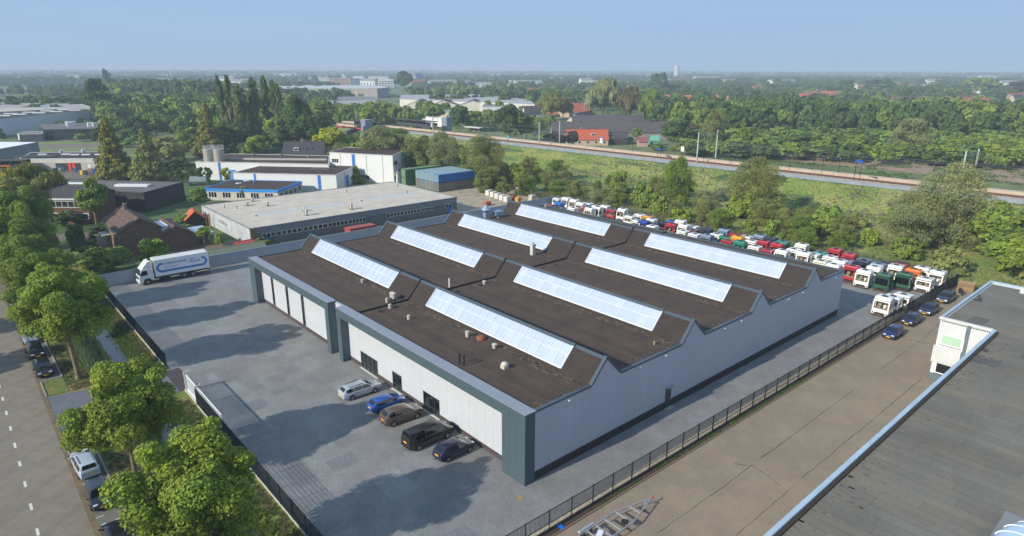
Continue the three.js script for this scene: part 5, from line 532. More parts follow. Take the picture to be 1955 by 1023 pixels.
  const sp = G(373, 430, 0); house('garden_shed', 'small garden shed with an orange tiled roof', [sp.x, 0, sp.z], Math.PI / 2 - 0.15, 4.6, 4, 2.0, 3.7, plain(0x2e2a2a, 0.9), mat(0xd87040, 0.85, { map: T.tile }), { cat: 'shed' });
  const s2 = G(430, 478, 0); house('lean_to', 'long low lean-to with a mossy grey roof along the steel wall', [5.2, 0, -89.6], 0.02, 13, 3.2, 1.9, 2.5, dirty(0x8f897a), mat(0x77806e, 0.95, { map: T.grime }), { cat: 'shed' });
  const s3 = G(455, 464, 0); house('red_shed', 'tiny garden shed with a red roof beside the works hall', [9.4, 0, -93.0], 0.1, 3, 2.2, 1.7, 2.3, dirty(0xb9b3a6), plain(0xb5483a, 0.7), { cat: 'shed' });
  struct('garden_lawn', sheet([[-16.5, -104], [-10.5, -104], [-10.5, -124], [-16.5, -126]], 0.02), mat(0xffffff, 1, { map: T.lawn }), 'green lawn in front of the brick house'); struct('garden_paving', sheet([[-2, -104], [11, -104], [11, -91], [1, -91]], 0.024), mat(0xc7a894, 0.95, { map: T.paving }), 'reddish paved garden terrace'); struct('side_street', sheet([[-40, -128], [26, -128], [62, -131], [62, -139], [20, -139], [-10, -134], [-40, -134]], 0.03), mat(0xd8d4cc, 0.95, { map: T.asphalt }), 'narrow asphalt lane behind the brick house'); struct('house_drive', sheet([[-11, -112], [-9.9, -112], [-9.9, -127], [-15, -127]], 0.034), mat(0xc7a894, 0.95, { map: T.paving }), 'paved house drive');
  for (const [px, py, c, l] of [[386, 462, 0xc8501e, 'orange garden tub on the terrace'], [397, 452, 0xb02a22, 'red garden chair on the terrace']]) { const q = G(px, py, 0), t = thing('garden_tub', l, 'tub', [q.x, 0, q.z]); part('pot', cyl(0.35, 0.5, 0.6, 0, 0, 0, 12), plain(c, 0.7), t); part('soil', cyl(0.46, 0.46, 0.05, 0, 0.56, 0, 12), plain(0x3a3028, 1), t); }
  for (const [px, py] of [[409, 429], [416, 433]]) { const q = G(px - 14, py + 2, 0), t = thing('timber_post', 'pale timber pergola post in the garden', 'post', [q.x, 0, q.z], 0, 'pergola posts'); part('shaft', rbox(0.3, 3.2, 0.3, 0.03, 0, 1.6, 0), dirty(0xc79a62), t); part('cap', rbox(0.4, 0.1, 0.4, 0.03, 0, 3.22, 0), dirty(0xc79a62), t); }
}
{ // left: industrial estate
  const a = block('white_roof_hall', 'grey hall with a bright white roof beside the black roofed depot', [[73, 270.8], [0, 284], [-90, 300], [-70, 270]], 5.6, { wall: GRY, roof: plain(0xeeeeec, 0.5), trim: GRY }); const e = a.edgeNear(40, 290, 3); a.on('seam', e, 0.7, 0.703, 0, 5.4, WHT); a.on('vent', e, 0.5, 0.515, 3.2, 4, DGR);
  const b = block('depot', 'low black roofed depot with a white fascia and orange doors', [[36, 303], [197, 302], [197, 289.5], [60, 290.5]], 4.2, { wall: dirty(0xc7c2b6), roof: ROOFD, trim: WHT }); const f = b.edgeNear(118, 312, 2); b.on('fascia', f, 0, 1, 2.6, 4, dirty(0xd8d5cc), 0.06); b.on('bay', f, 0.42, 0.72, 0, 2.5, plain(0x22262c, 0.6), 0.02); for (const k of [0.57, 0.62]) b.on('orange_door', f, k, k + 0.03, 0, 2.7, plain(0xd8401c, 0.5), 0.1); for (const [x, y] of [[82, 295], [127, 294.6], [144, 295.3], [165, 295.2], [190, 295]]) b.roofBox('roof_light', x, y, 3, 0.35, 1.4, WHT, -0.6); for (const [x, y] of [[118, 292], [160, 291]]) b.roofBox('vent', x, y, 1.2, 1.2, 1.2, WHT);
  b.on('wall_patch', f, 0.8, 0.84, 0.8, 2.2, WHT);
  const r = (px, py, l, W2, n, c) => { const g = G(px, py, 0), t = thing('timber_rack', l, 'rack', [g.x, 0, g.z], TB + 0.1); part('roof', bb(-W2 / 2, W2 / 2, 4.2, 4.4, -2.2, 2.2), dirty(0x4a4640), t); for (let k = 0; k <= 3; k++) part('upright', bb(-W2 / 2 + W2 * k / 3 - 0.1, -W2 / 2 + W2 * k / 3 + 0.1, 0, 4.2, 1.8, 2.0), BLACK, t); part('back', bb(-W2 / 2, W2 / 2, 0, 4.2, -2.2, -2.0), BLACK, t); for (let k = 0; k < n; k++) for (let m = 0; m < 3; m++) part('plank_pile', bb(-W2 / 2 + W2 * m / 3 + 0.3, -W2 / 2 + W2 * (m + 1) / 3 - 0.3, 0.2 + k * 1.0, 0.75 + k * 1.0, -1.6, 1.7), dirty(pick(c)), t); };
  r(72, 321, 'long covered rack stacked with yellow timber', 14, 4, [0xcfa257, 0xd8b26c, 0xb98d48]); r(18, 329, 'dark covered rack with blue and orange goods', 13, 3, [0x2c4a78, 0xc4622c, 0x55606c]);
  const bn = G(162, 322, 0), sg = thing('orange_banner', 'long orange banner beside the orange doors', 'banner', [bn.x, 0, bn.z], TB); part('cloth', bb(-4, 4, 0.6, 2.2, -0.05, 0.05), plain(0xdf5e22, 0.7), sg); part('pole', [bb(-4.1, -3.95, 0, 2.3, -0.06, 0.06), bb(3.95, 4.1, 0, 2.3, -0.06, 0.06)], GRY, sg);
  for (let k = 0; k < 26; k++) { const px = rr(0, 190), py = rr(322, 334), g = G(px, py, 0), c = pick([0xd8d4c8, 0x9aa4ac, 0x3c6aa8, 0xd08a2c, 0xc4bfb2, 0x6a6e74, 0xd8b838]), t = thing('goods_pallet', 'wrapped pallet of goods on the depot yard', 'pallet', [g.x, 0, g.z], rr(-0.5, 0.5), 'pallets on the depot yard'); part('load', rbox(rr(1, 2), rr(0.7, 1.6), 1.2, 0.05, 0, 0.85, 0), dirty(c), t); part('pallet', bb(-0.7, 0.7, 0, 0.14, -0.6, 0.6), dirty(0x8a7050), t); }
  struct('depot_yard', sheet([G(-60, 345), G(205, 340), G(205, 318), G(-60, 318)].map((p) => [p.x, p.z]), 0.02), mat(0xcfcac2, 0.95, { map: T.asphalt }), 'grey depot yard');
  const rd = (y0, y1, l, m, h) => struct('estate_road', sheet([G(-80, y1 + 1), G(330, y1 - 6), G(330, y0 - 6), G(-80, y0 + 1)].map((p) => [p.x, p.z]), h), m, l); rd(277, 284, 'grey estate road nearest the depot', mat(0xe0dcd4, 0.95, { map: T.asphalt }), 0.02); rd(269.5, 273.5, 'grey estate road before the glass office', mat(0xe0dcd4, 0.95, { map: T.asphalt }), 0.024); struct('estate_grass', sheet([G(-80, 279), G(330, 271), G(330, 262), G(-80, 268)].map((p) => [p.x, p.z]), 0.012), mat(0xffffff, 1, { map: T.lawn }), 'grass strips between the estate roads');
  const o = block('glass_office', 'dark glass fronted office with a grey flat roof', [[84, 246.5], [182, 245], [215, 233], [73, 237]], 5.6, { wall: plain(0x2a3036, 0.4), roof: dirty(0x77706c), trim: dirty(0x6f7378) }); const q = o.edgeNear(133, 256, 3); for (let k = 0; k < 2; k++) o.win(q, 0.02, 0.98, 0.4 + k * 2.5, 2.6 + k * 2.5, 22, plain(0x3a4148, 0.4)); for (const [x, y] of [[130, 239], [141, 239], [193, 238], [172, 241.5], [182, 241.5], [133, 241]]) o.roofBox('vent', x, y, 2, 2.2, 2, WHT);
  const l = block('grey_long_hall', 'long pale grey hall with a dark roof dotted with white skylights', [[-60, 233], [169, 208.7], [150, 206], [-90, 218]], 9, { wall: clean(0xd2d8de), roof: ROOFD, trim: GRY }); for (let k = 0; k < 9; k++) l.roofBox('roof_light', 5 + k * 17 + rr(-4, 4), 221 - k * 1.3 - (k % 2) * 2.5, 7, 0.5, 2.5, WHT, -0.6);
  block('white_long_hall', 'long low white hall behind the grey hall', [[-80, 207], [180, 206.5], [152, 197], [-80, 197.5]], 9.5, { wall: dirty(0xcfcfca), roof: dirty(0xb4b1ac), trim: WHT }); block('dark_shed', 'dark gabled shed behind the long white hall', [[-40, 196], [66, 196], [58, 188], [-40, 188]], 8, { wall: plain(0x3c3a3c), roof: plain(0x45424a) });
  const lg = G(54, 268, 0), lb = thing('logo_board', 'white roadside board with a red and black curved emblem', 'sign', [lg.x, 0, lg.z], TB); part('board', bb(-4.6, 4.6, 0.4, 3.4, -0.2, 0.2), plain(0xe8e8e4, 0.5), lb); part('red_curve', new THREE.TorusGeometry(1.0, 0.42, 6, 20, 2.6).rotateZ(1.2).translate(-0.2, 1.9, 0.25), plain(0xd81e30, 0.5), lb); part('black_curve', new THREE.TorusGeometry(0.8, 0.34, 6, 20, 2.6).rotateZ(4.2).translate(0.9, 1.7, 0.25), plain(0x2a2a30, 0.5), lb);
  block('entrance_canopy', 'flat grey entrance canopy beside the emblem board', [[36, 256], [82, 255], [80, 250], [46, 250.5]], 3.9, { wall: plain(0x3a3d42), roof: dirty(0x8a8784) });
}
{ // beyond the railway: farm and barns, villas, industrial halls
  const H = (px, py, wpx, W, he, hr, wm, rm, nm, lab, o = {}) => { const g = G(px, py, 0), sc = FOC / pxOf(g)[2]; return house(nm, lab, [g.x, 0, g.z], TB + (o.turn || 0), wpx / sc / (o.turn ? Math.cos(o.turn) : 1), W, he, hr, wm, rm, o); };
  H(1120, 276, 78, 9, 3, 7.2, dirty(0xcbb9a2), mat(0xd2633c, 0.85, { map: T.tile }), 'farmhouse', 'farmhouse with a long bright orange tiled roof by the railway', { dormers: [[-6, 1], [2.5, 1]], chimney: -0.3, windows: 5 });
  H(1178, 275, 36, 8, 3.4, 6, plain(0x3a3436), DKT, 'black_barn', 'small black boarded barn beside the farmhouse', { cat: 'barn' });
  H(1165, 263, 226, 17, 3.6, 8.4, dirty(0x9a9288), mat(0x5d5658, 0.95, { map: T.grime }), 'dark_barn', 'very long barn with a dark sheet roof behind the farmhouse', { cat: 'barn' });
  H(1182, 240, 182, 14, 3.4, 6.6, dirty(0xcdbfb0), mat(0x5a5458, 0.95, { map: T.grime }), 'dark_barn', 'long cream walled barn with a dark roof behind the other barn', { cat: 'barn', windows: 8 });
  H(1112, 236, 40, 10, 3.2, 7.5, dirty(0xcdbfb0), mat(0x5e585c, 0.95, { map: T.grime }), 'cross_barn', 'cross gabled barn end in front of the cream barn', { cat: 'barn', turn: 1.1 });
  H(1315, 254, 60, 12, 3.6, 7, dirty(0x5a9a80), mat(0x625c60, 0.95, { map: T.grime }), 'green_barn', 'barn with a pale green gable and dark roof among trees', { cat: 'barn', turn: 0.35 }); H(1248, 277, 16, 6, 2.6, 4.6, plain(0x5aa088), plain(0x6aa890, 0.7), 'green_shed', 'small pale green shed by the railway', { cat: 'shed' }); H(1226, 279, 18, 5, 2.4, 4, dirty(0xc9a8a0), plain(0x8c4a52, 0.8), 'pink_shed', 'small pink shed with a dark red roof by the railway', { cat: 'shed' });
  H(1412, 250, 76, 12, 3.4, 7, dirty(0x6a6468), mat(0x565054, 0.95, { map: T.grime }), 'dark_barn', 'dark roofed barn half hidden by trees near the wood', { cat: 'barn' });
  H(1107, 222, 34, 9, 4, 10, dirty(0xc8ae98), REDT, 'villa', 'red roofed villa with a dormer beyond the barns', { dormers: [[2.5, 1]], chimney: -0.8, windows: 3 }); H(1084, 222, 20, 9, 4, 9.5, dirty(0xcdb49c), REDT, 'villa', 'red roofed villa wing with a steep gable end', { turn: 1.15, windows: 2 }); H(1054, 223, 20, 6, 2.4, 4, dirty(0xb09a88), ORT, 'garage', 'small garage with an orange roof beside the villa', { cat: 'garage' });
  H(1012, 226, 26, 8, 3.4, 9, dirty(0xe8e4d8), DKT, 'white_house', 'white house with a steep dark roof beside the willow', { turn: 0.3, windows: 2 }); H(938, 234, 26, 8, 3, 5, dirty(0xd5cfc4), mat(0x77706c, 0.9, { map: T.grime }), 'bungalow', 'low pale bungalow among trees beyond the station', { windows: 3 });
  // big factory with red band
  const fa = block('red_band_factory', 'wide cream factory with a red band and white roof beyond the trees', [[452, 169.5], [720, 168.8], [742, 167], [716, 162.8], [456, 161.8]], 12, { wall: dirty(0xcdc6b4), roof: dirty(0xd0d2d4), trim: dirty(0xb9b8b4) }); let e = fa.edgeNear(586, 180, 6); fa.on('red_band', e, 0.02, 0.9, 5.2, 6.0, plain(0xb04a44, 0.6), 0.1); fa.on('window_band', e, 0.02, 0.9, 2.6, 5.1, dirty(0x6e7278), 0.06); for (let k = 0; k < 11; k++) fa.on('pier', e, 0.04 + k * 0.08, 0.055 + k * 0.08, 2.6, 11, dirty(0xdcd8cc), 0.12); fa.on('dock', e, 0.45, 0.49, 7.6, 11.6, plain(0x4a5058), 0.1); e = fa.edgeNear(731, 178, 6); fa.on('side', e, 0, 1, 0, 11.6, dirty(0x8f9aa6), 0.05);
  block('white_store', 'low white store in front of the cream factory', [[600, 192], [716, 190], [718, 184], [602, 185]], 6, { wall: WHT, roof: dirty(0x8a8680) });
  const gh = block('long_grey_hall', 'very wide hall with pale grey roofs beyond the station', [[763, 189], [1021, 199], [1010, 190], [905, 180], [766, 181]], 8, { wall: dirty(0xdedbd2), roof: dirty(0xb9b8b6), trim: dirty(0xcfcfcc) });
  for (const [x, w, l] of [[803, 46, 'white gabled shed at the station end of the row'], [852, 54, 'white gabled shed second in the row of gables'], [905, 56, 'white gabled shed third in the row of gables']]) { const g = G(x, 211, 0), sc = FOC / pxOf(g)[2]; const t = house('gabled_shed', l, [g.x, 0, g.z], TB + Math.PI / 2, 34, w / sc, 5, 9.5, dirty(0xdedacc), mat(0x4a474a, 0.95, { map: T.grime }), { cat: 'shed' }); }
  block('white_unit', 'white flat roofed unit beside the last of the gabled sheds', [[920, 204], [978, 204], [980, 196], [925, 196]], 7, { wall: WHT, roof: dirty(0x9a9896) }); block('green_roof_unit', 'low cream unit with a grey green roof behind the station', [[797, 214], [860, 214.5], [862, 208], [800, 208]], 6, { wall: dirty(0xeae2cc), roof: dirty(0x8ea39c) });
  // far offices and town blocks
  const far = (lab, x0, x1, yt, yb, hh, wall, roof, nW = 6) => { const g0 = G(x0, yb, 0), g1 = G(x1, yb, 0), d = V(g1.x - g0.x, 0, g1.z - g0.z), n = V(d.z, 0, -d.x).normalize().multiplyScalar(14); const hgt = hh || heightFor(g0, yt); const away = n.dot(fh) > 0 ? n : n.negate(); const b = block('far_block', lab, [[g0.x, g0.z], [g1.x, g1.z], [g1.x + away.x, g1.z + away.z], [g0.x + away.x, g0.z + away.z]], hgt, { world: 1, wall, roof, trim: wall }); const e = b.edgeNear((x0 + x1) / 2, (yt + yb) / 2, hgt / 2); for (let k = 0; k < Math.max(1, Math.floor(hgt / 3.4)); k++) b.win(e, 0.04, 0.96, 1 + k * 3.4, 2.8 + k * 3.4, nW, wall); return b; };
  far('pale orange far apartment block with a green roof edge', 629, 668, 149, 162, 0, dirty(0xd2ab88), dirty(0x6f9484), 8); far('blue grey far office block beside the orange one', 668, 702, 149, 162, 0, dirty(0x8494ac), dirty(0x77808c), 6); far('dark far office block before the sloping white one', 702, 722, 150, 164, 0, dirty(0x44526a), dirty(0x4a5464), 4); far('white stepped far office with striped storeys', 722, 752, 151, 168, 0, dirty(0xdfe1e2), dirty(0xcfd2d4), 5); far('red brick far block with a blue cube sign', 788, 812, 152, 167, 0, dirty(0xb8705c), dirty(0x57566a), 4); far('tan far block beyond the big round tree', 808, 850, 157, 168, 0, dirty(0xc4a684), dirty(0x4d5266), 8); far('white far office slab beyond the slim crane mast', 384, 424, 142, 149, 0, WHT, dirty(0xbfc2c4), 8); far('long low pale store by the far water tower', 1278, 1358, 149, 160, 0, dirty(0x9a8a86), dirty(0xb8b0a8), 14); far('long white far school building beyond the wood', 1664, 1712, 174, 182, 0, dirty(0xe4e2dc), dirty(0x9a9fa8), 10); far('white far workshop on the horizon', 1112, 1140, 152, 156, 0, WHT, WHT, 6); far('tiny white far hall', 968, 976, 153, 157, 0, WHT, WHT, 2); far('flat white greenhouse on the far horizon', 1895, 1955, 141, 145, 0, WHT, WHT, 12); far('blue panel building among the trees', 1221, 1229, 165, 176, 0, plain(0x2456b8, 0.6), plain(0x2456b8, 0.6), 2); far('long pale far roof beyond the long halls', 88, 160, 151, 156, 0, dirty(0xb4b0ac), dirty(0xb9b6b2), 12); far('white far roofs near the tall poplar', 215, 268, 141, 145, 0, WHT, WHT, 10);
  const bc = G(801, 166, 0), bq = thing('cube_sign', 'dark blue cube sign on a pole above the far blocks', 'sign', [bc.x, 0, bc.z], TB); part('cube', bb(-6, 6, 17, 27, -6, 6), plain(0x2b4a80, 0.6), bq); part('pole', cyl(1, 1, 17, 0, 0, 0, 10), GRY, bq);
  // water tower
  const wt = G(1290.5, 152.5, 0), hw = heightFor(wt, 126.5), sw = FOC / pxOf(wt)[2], tw = thing('water_tower', 'white flared water tower on the far horizon', 'water tower', [wt.x, 0, wt.z]); part('shaft', cyl(3.2 / sw, 5.4 / sw, hw, 0, 0, 0, 24), dirty(0xe6e4de, 0.6), tw); part('cap', cyl(5.5 / sw, 4.2 / sw, hw * 0.06, 0, hw, 0, 24), dirty(0xcfcdc8), tw); part('mast', cyl(0.4, 0.2, hw * 0.1, 0, hw * 1.05, 0, 8), GRY, tw);
  const cr = G(332, 163, 0), hc = heightFor(cr, 124), tm = thing('crane_mast', 'slender white crane mast rising over the estate wood', 'crane', [cr.x, 0, cr.z]); part('mast', [rod(V(0, 0, 0), V(-hc * 0.1, hc, hc * 0.02), 1.1, 8, 0.35)], plain(0xe4e8ec, 0.5), tm); part('base', cbox(5, 3, 5, 0, 1.5, 0), GRY, tm);
  const tc = G(903, 153, 0), ht = heightFor(tc, 136), tcr = thing('tower_crane', 'red tower crane over the far town', 'crane', [tc.x, 0, tc.z], TB); part('mast', bb(-1, 1, 0, ht, -1, 1), plain(0xc0392f, 0.6), tcr); part('jib', bb(-10, 36, ht, ht + 1.6, -0.8, 0.8), plain(0xc0392f, 0.6), tcr);
}
// ---------------------------------------------------------------- railway with two platforms on the bank
{
  const th = Math.atan(0.0615), X0 = railX(0), Z0 = -330, Z1 = 150, P = 5.25, BE = dirty(0xcdb9a2, 0.9), W = (s, y, z) => V(X0 + s * Math.cos(th) + z * Math.sin(th), y, -s * Math.sin(th) + z * Math.cos(th));
  const put = (g) => { g.rotateY(th); g.translate(X0, 0, 0); return g; };
  const pf = (name, label, s0, s1) => { const t = struct(name, put(bb(s0, s1, BANK - 0.1, P, Z0, Z1)), BE, label); return t; };
  const near = pf('station_platform', 'pale near platform along the bank', 0.12, 3.1), far = pf('station_platform', 'pale far platform beyond the tracks', 12.6, 15.6);
  for (let z = -250; z < 60; z += 4) part('wall_panel', put(bb(0, 0.1, BANK - 0.35, P + 0.05, z + 0.02, z + 3.98)), dirty(0x93a0ae, 0.6), near);
  part('edge_line', put(bb(2.85, 3.05, P, P + 0.006, Z0, Z1)), plain(0xe6e2d8), near); part('edge_line', put(bb(12.7, 12.9, P, P + 0.006, Z0, Z1)), plain(0xe6e2d8), far);
  part('tile_line', put(bb(1.9, 2.2, P, P + 0.006, Z0, Z1)), plain(0xb08a78), near);
  const track = struct('railway_track', put(bb(3.1, 12.6, BANK - 0.2, BANK + 0.12, Z0, Z1)), mat(0xffffff, 1, { map: T.ballast }), 'brown ballast of the double railway track');
  for (const c of [5.5, 10.1]) { const sl = []; for (let z = -200; z < 60; z += 0.65) sl.push(put(new THREE.BoxGeometry(2.5, 0.12, 0.26).translate(c, BANK + 0.15, z))); tag(part('sleepers', sl, dirty(0x7a7066, 0.9), track), null, null, null, 'stuff'); for (const s of [-0.72, 0.72]) part('rail', put(bb(c + s - 0.04, c + s + 0.04, BANK + 0.2, BANK + 0.36, Z0, Z1)), plain(0x6b4a3c, 0.5, { metalness: 0.4 }), track); }
  // railing at the back edge of the near platform
  const rl = thing('platform_railing', 'dark red railing along the near platform', 'railing'); const RM = plain(0x4a2c2c, 0.6); for (let z = -250; z < 60; z += 2.4) part('post', put(bb(0.24, 0.3, P, P + 1.05, z - 0.03, z + 0.03)), RM, rl); for (const y of [1.02, 0.55]) part('rail', put(bb(0.25, 0.29, P + y - 0.03, P + y + 0.02, -250, 60)), RM, rl);
  const PALE = dirty(0xb9c4b4, 0.6), at = (px, py, h) => { const g = G(px, py, h); return g; };
  // catenary masts and portal (base pixel, top pixel)
  const tops = [];
  const mast = (px, py, pt, lab) => { const g = at(px, py, P), h = heightFor(g, pt), t = thing('catenary_mast', lab, 'mast', [g.x, P - 0.2, g.z], th); part('shaft', [bb(-0.16, 0.16, 0, h, -0.16, 0.16)], PALE, t); part('arm', [bar(V(0, h - 1.2, 0), V(3.2, h - 1.6, 0), 0.06, 0.06), bar(V(0, h - 0.3, 0), V(3.0, h - 1.5, 0), 0.05, 0.05)], PALE, t); part('insulator', [cyl(0.07, 0.07, 0.5, 3.2, h - 2.0, 0, 8)], BLACK, t); tops.push(V(g.x, P + h - 1.6, g.z)); return { g, h }; };
  mast(1029.3, 275, 232, 'pale green catenary mast beside its twin opposite the farmhouse'); mast(1068, 271, 230, 'pale green catenary mast in front of the farmhouse'); mast(858, 243, 209, 'pale green catenary mast beside the station lift tower'); mast(827, 256, 220, 'pale green catenary mast at the station platform edge'); mast(681, 236, 211, 'pale green catenary mast before the station lift and red fence'); mast(715, 232, 210, 'pale green catenary mast behind the station lift');
  const portal = (a, b, lab) => { const A = at(a[0], a[1], P), B = at(b[0], b[1], P), ha = heightFor(A, a[2]), hb = heightFor(B, b[2]), h = (ha + hb) / 2, t = thing('catenary_portal', lab, 'mast', [A.x, P - 0.2, A.z]); const d = B.clone().sub(A); part('post', bb(-0.18, 0.18, 0, h + 0.3, -0.18, 0.18), PALE, t); part('post', bb(d.x - 0.18, d.x + 0.18, 0, h + 0.3, d.z - 0.18, d.z + 0.18), PALE, t); part('beam', [bar(V(0, h - 0.4, 0), V(d.x, h - 0.4, d.z), 0.12, 0.12), bar(V(0, h - 1.1, 0), V(d.x, h - 1.1, d.z), 0.12, 0.12), ...[0, 1, 2, 3, 4, 5].map((k) => bar(V(d.x * k / 6, h - 1.1, d.z * k / 6), V(d.x * (k + 1) / 6, h - 0.4, d.z * (k + 1) / 6), 0.06, 0.06))], PALE, t); part('hanger', [0.3, 0.7].map((k) => bar(V(d.x * k, h - 1.1, d.z * k), V(d.x * k, h - 2.8, d.z * k), 0.1, 0.1)), PALE, t); tops.push(V(A.x + d.x * 0.3, P + h - 2.4, A.z + d.z * 0.3)); };
  portal([1330, 307.5, 252], [1366, 300.5, 249.5], 'pale green catenary portal beside the big willow'); portal([1836, 333, 290.5], [1860, 327.5, 282.5], 'pale green catenary portal at the soil field');
  // wires
  const wr = thing('catenary_wires', 'thin overhead wires strung between the masts', 'wires'); for (const s of [5.5, 10.1]) for (const y of [5.3, 6.9]) { const pts = []; for (let z = -200; z <= 60; z += 5) pts.push(W(s, P - 0.4 + y + 0.25 * Math.cos(z / 55 * 6.283) * (y > 6 ? 1 : 0), z)); part('wire', new THREE.TubeGeometry(new THREE.CatmullRomCurve3(pts), 60, 0.03, 4), plain(0x6f7a72, 0.6), wr); }
  // signs, lamps, shelter
  const SIGNB = plain(0x1b57b8, 0.5); for (const [px, py, pt, lab] of [[1257, 299, 283, 'blue platform name sign on two posts near the farm'], [1635, 344, 306, 'blue platform name sign on two posts by the soil field'], [1021, 265, 252, 'small blue platform sign beside the tall mast']]) { const g = at(px, py, P), h = heightFor(g, pt), t = thing('platform_sign', lab, 'sign', [g.x, P, g.z], th + Math.PI / 2 - 0.5); part('board', bb(-1.3, 1.3, h - 0.6, h, -0.06, 0.06), SIGNB, t); for (const s of [-1, 1]) part('post', bb(s - 0.05, s + 0.05, 0, h - 0.6, -0.05, 0.05), BLACK, t); }
  for (const [px, py, pt, lab] of [[1302, 298, 280, 'white platform board on a post beside the portal'], [1147, 283, 263, 'white platform board with a blue cap near the farmhouse'], [824, 250, 235, 'white platform board at the station'], [970, 272, 259, 'turquoise poster column on the near platform']]) { const g = at(px, py, P), h = heightFor(g, pt), t = thing('platform_board', lab, 'sign', [g.x, P, g.z], th + Math.PI / 2 - 0.5); part('board', bb(-1.0, 1.0, h * 0.5, h, -0.08, 0.08), plain(lab.startsWith('turq') ? 0x12b4c8 : 0xe8eaea, 0.5), t); part('post', bb(-0.06, 0.06, 0, h * 0.5, -0.06, 0.06), BLACK, t); if (lab.includes('cap')) part('cap', bb(-1.1, 1.1, h, h + 0.4, -0.1, 0.1), SIGNB, t); }
  for (const [px, py, pt] of [[1168, 286, 263], [1208, 290, 262], [1095, 277, 255], [997, 265, 247], [940, 258, 243], [1394, 315, 281], [1343, 309, 279], [1506, 325, 298], [1568, 334, 299], [1551, 325, 289], [1600, 332, 303]]) { const g = at(px, py, P), h = heightFor(g, pt), t = thing('platform_lamp', 'slim dark platform lamp post along the railway', 'lamp post', [g.x, P, g.z], th, 'platform lamp posts'); part('post', cyl(0.07, 0.05, h, 0, 0, 0, 6), BLACK, t); part('head', rbox(0.7, 0.12, 0.25, 0.04, 0.2, h, 0), dirty(0xd8dcdc), t); }
  { const g = at(905, 254, P), t = thing('platform_shelter', 'white flat roofed waiting shelter on the far platform', 'shelter', [g.x, P, g.z], th); part('roof', bb(-1.6, 1.6, 2.6, 2.9, -5.5, 5.5), dirty(0xe0dfd4), t); for (const z of [-4, 0, 4]) part('post', bb(-0.1, 0.1, 0, 2.6, z - 0.1, z + 0.1), GRY, t); part('back_panel', bb(1.2, 1.3, 0.2, 2.5, -4, 4), plain(0x5a5f60, 0.4), t); part('bench', bb(0.5, 1.0, 0.4, 0.5, -3, 3), plain(0x8a3a30), t); }
  { // station: lift towers, canopy, stairs
    const LT = (px, py, pt, w, lab) => { const g = at(px, py, BANK), h = heightFor(g, pt), t = thing('lift_tower', lab, 'tower', [g.x, BANK - 4.4, g.z], th); part('shaft', bb(-w / 2, w / 2, 0, h + 4.4, -w / 2, w / 2), dirty(0x8e9cae, 0.5), t); part('cap', bb(-w / 2 - 0.1, w / 2 + 0.1, h + 4.4, h + 4.6, -w / 2 - 0.1, w / 2 + 0.1), dirty(0xb0b8c0), t); part('door', bb(w / 2 - 0.02, w / 2 + 0.05, 4.5, 7, -1, 1), plain(0x3a4450), t); };
    LT(701, 252, 229, 4.2, 'grey blue station lift tower beside the stair roof'); LT(854, 247, 224.5, 3.6, 'grey station lift tower with a white wall beside it'); const wg = at(829, 240, P), ww = thing('station_wall', 'white station wall panel beside the grey lift tower', 'wall', [wg.x, P - 0.2, wg.z], th); part('panel', bb(-0.3, 0.3, 0, 4.6, -7, 7), WHT, ww); part('coping', bb(-0.4, 0.4, 4.6, 4.8, -7.1, 7.1), WHT, ww);
    const cn = (px0, px1, py, lab, y) => { const a = at(px0, py, P), b = at(px1, py + 4, P), d = a.distanceTo(b), m = a.clone().add(b).multiplyScalar(0.5), t = thing('platform_canopy', lab, 'canopy', [m.x, P, m.z], th); part('roof', bb(-2, 2, 3.4, 3.7, -d / 2, d / 2), plain(0x3b3638, 0.7), t); for (let k = 0; k < 8; k++) part('post', bb(-0.12, 0.12, 0, 3.4, -d / 2 + d * (k + 0.5) / 8 - 0.1, -d / 2 + d * (k + 0.5) / 8 + 0.1), plain(0x3a4048), t); part('glass_wall', bb(1.2, 1.26, 0.3, 2.8, -d / 2, d / 2), plain(0x4a5058, 0.2), t); };
    cn(735, 850, 240, 'long dark platform canopy at the station'); cn(660, 745, 243, 'dark canopy with red fencing at the station end');
    const st = at(680, 262, 0), sr = thing('stair_roof', 'dark glazed stair roof climbing the bank to the station', 'stairs', [st.x, 0, st.z], th); part('roof', bar(V(-6, 3, 0), V(6, 6.6, 0), 3.4, 0.3), plain(0x2a2c30, 0.5), sr); part('side_glass', pushXY([[-6, 0], [6, 4.2], [6, 6.4], [-6, 2.8]], 1.6, 1.7), plain(0x2f343a, 0.2), sr); part('stair', pushXY([[-6, 0], [6, 0], [6, 4.2]], -1.4, 1.4), dirty(0x9a9a98), sr);
    const rf = at(668, 246, P), rg = thing('red_fence', 'red painted fence on the station platform', 'fence', [rf.x, P, rf.z], th); part('rail', bb(-0.04, 0.04, 0.3, 1.1, -14, 14), plain(0xa83a34), rg); for (let k = 0; k < 8; k++) part('post', bb(-0.06, 0.06, 0, 1.2, -14 + k * 4 - 0.05, -14 + k * 4 + 0.05), plain(0xa83a34), rg);
  }
  struct('soil_field', sheet([G(1440, 300), G(1955, 350), G(2050, 358), G(2050, 318), G(1700, 296), G(1500, 291)].map((p) => [p.x, p.z]), 0.03), mat(0xffffff, 1, { map: T.soil }), 'bare brown soil field between the railway and the wood');
}
// ---------------------------------------------------------------- trees: tapered trunks with limbs, crowns of many leaf sprays
const onSphere = () => { const z = rr(-1, 1), a = rr(0, 6.2832), r = Math.sqrt(1 - z * z); return V(r * Math.cos(a), z, r * Math.sin(a)); };
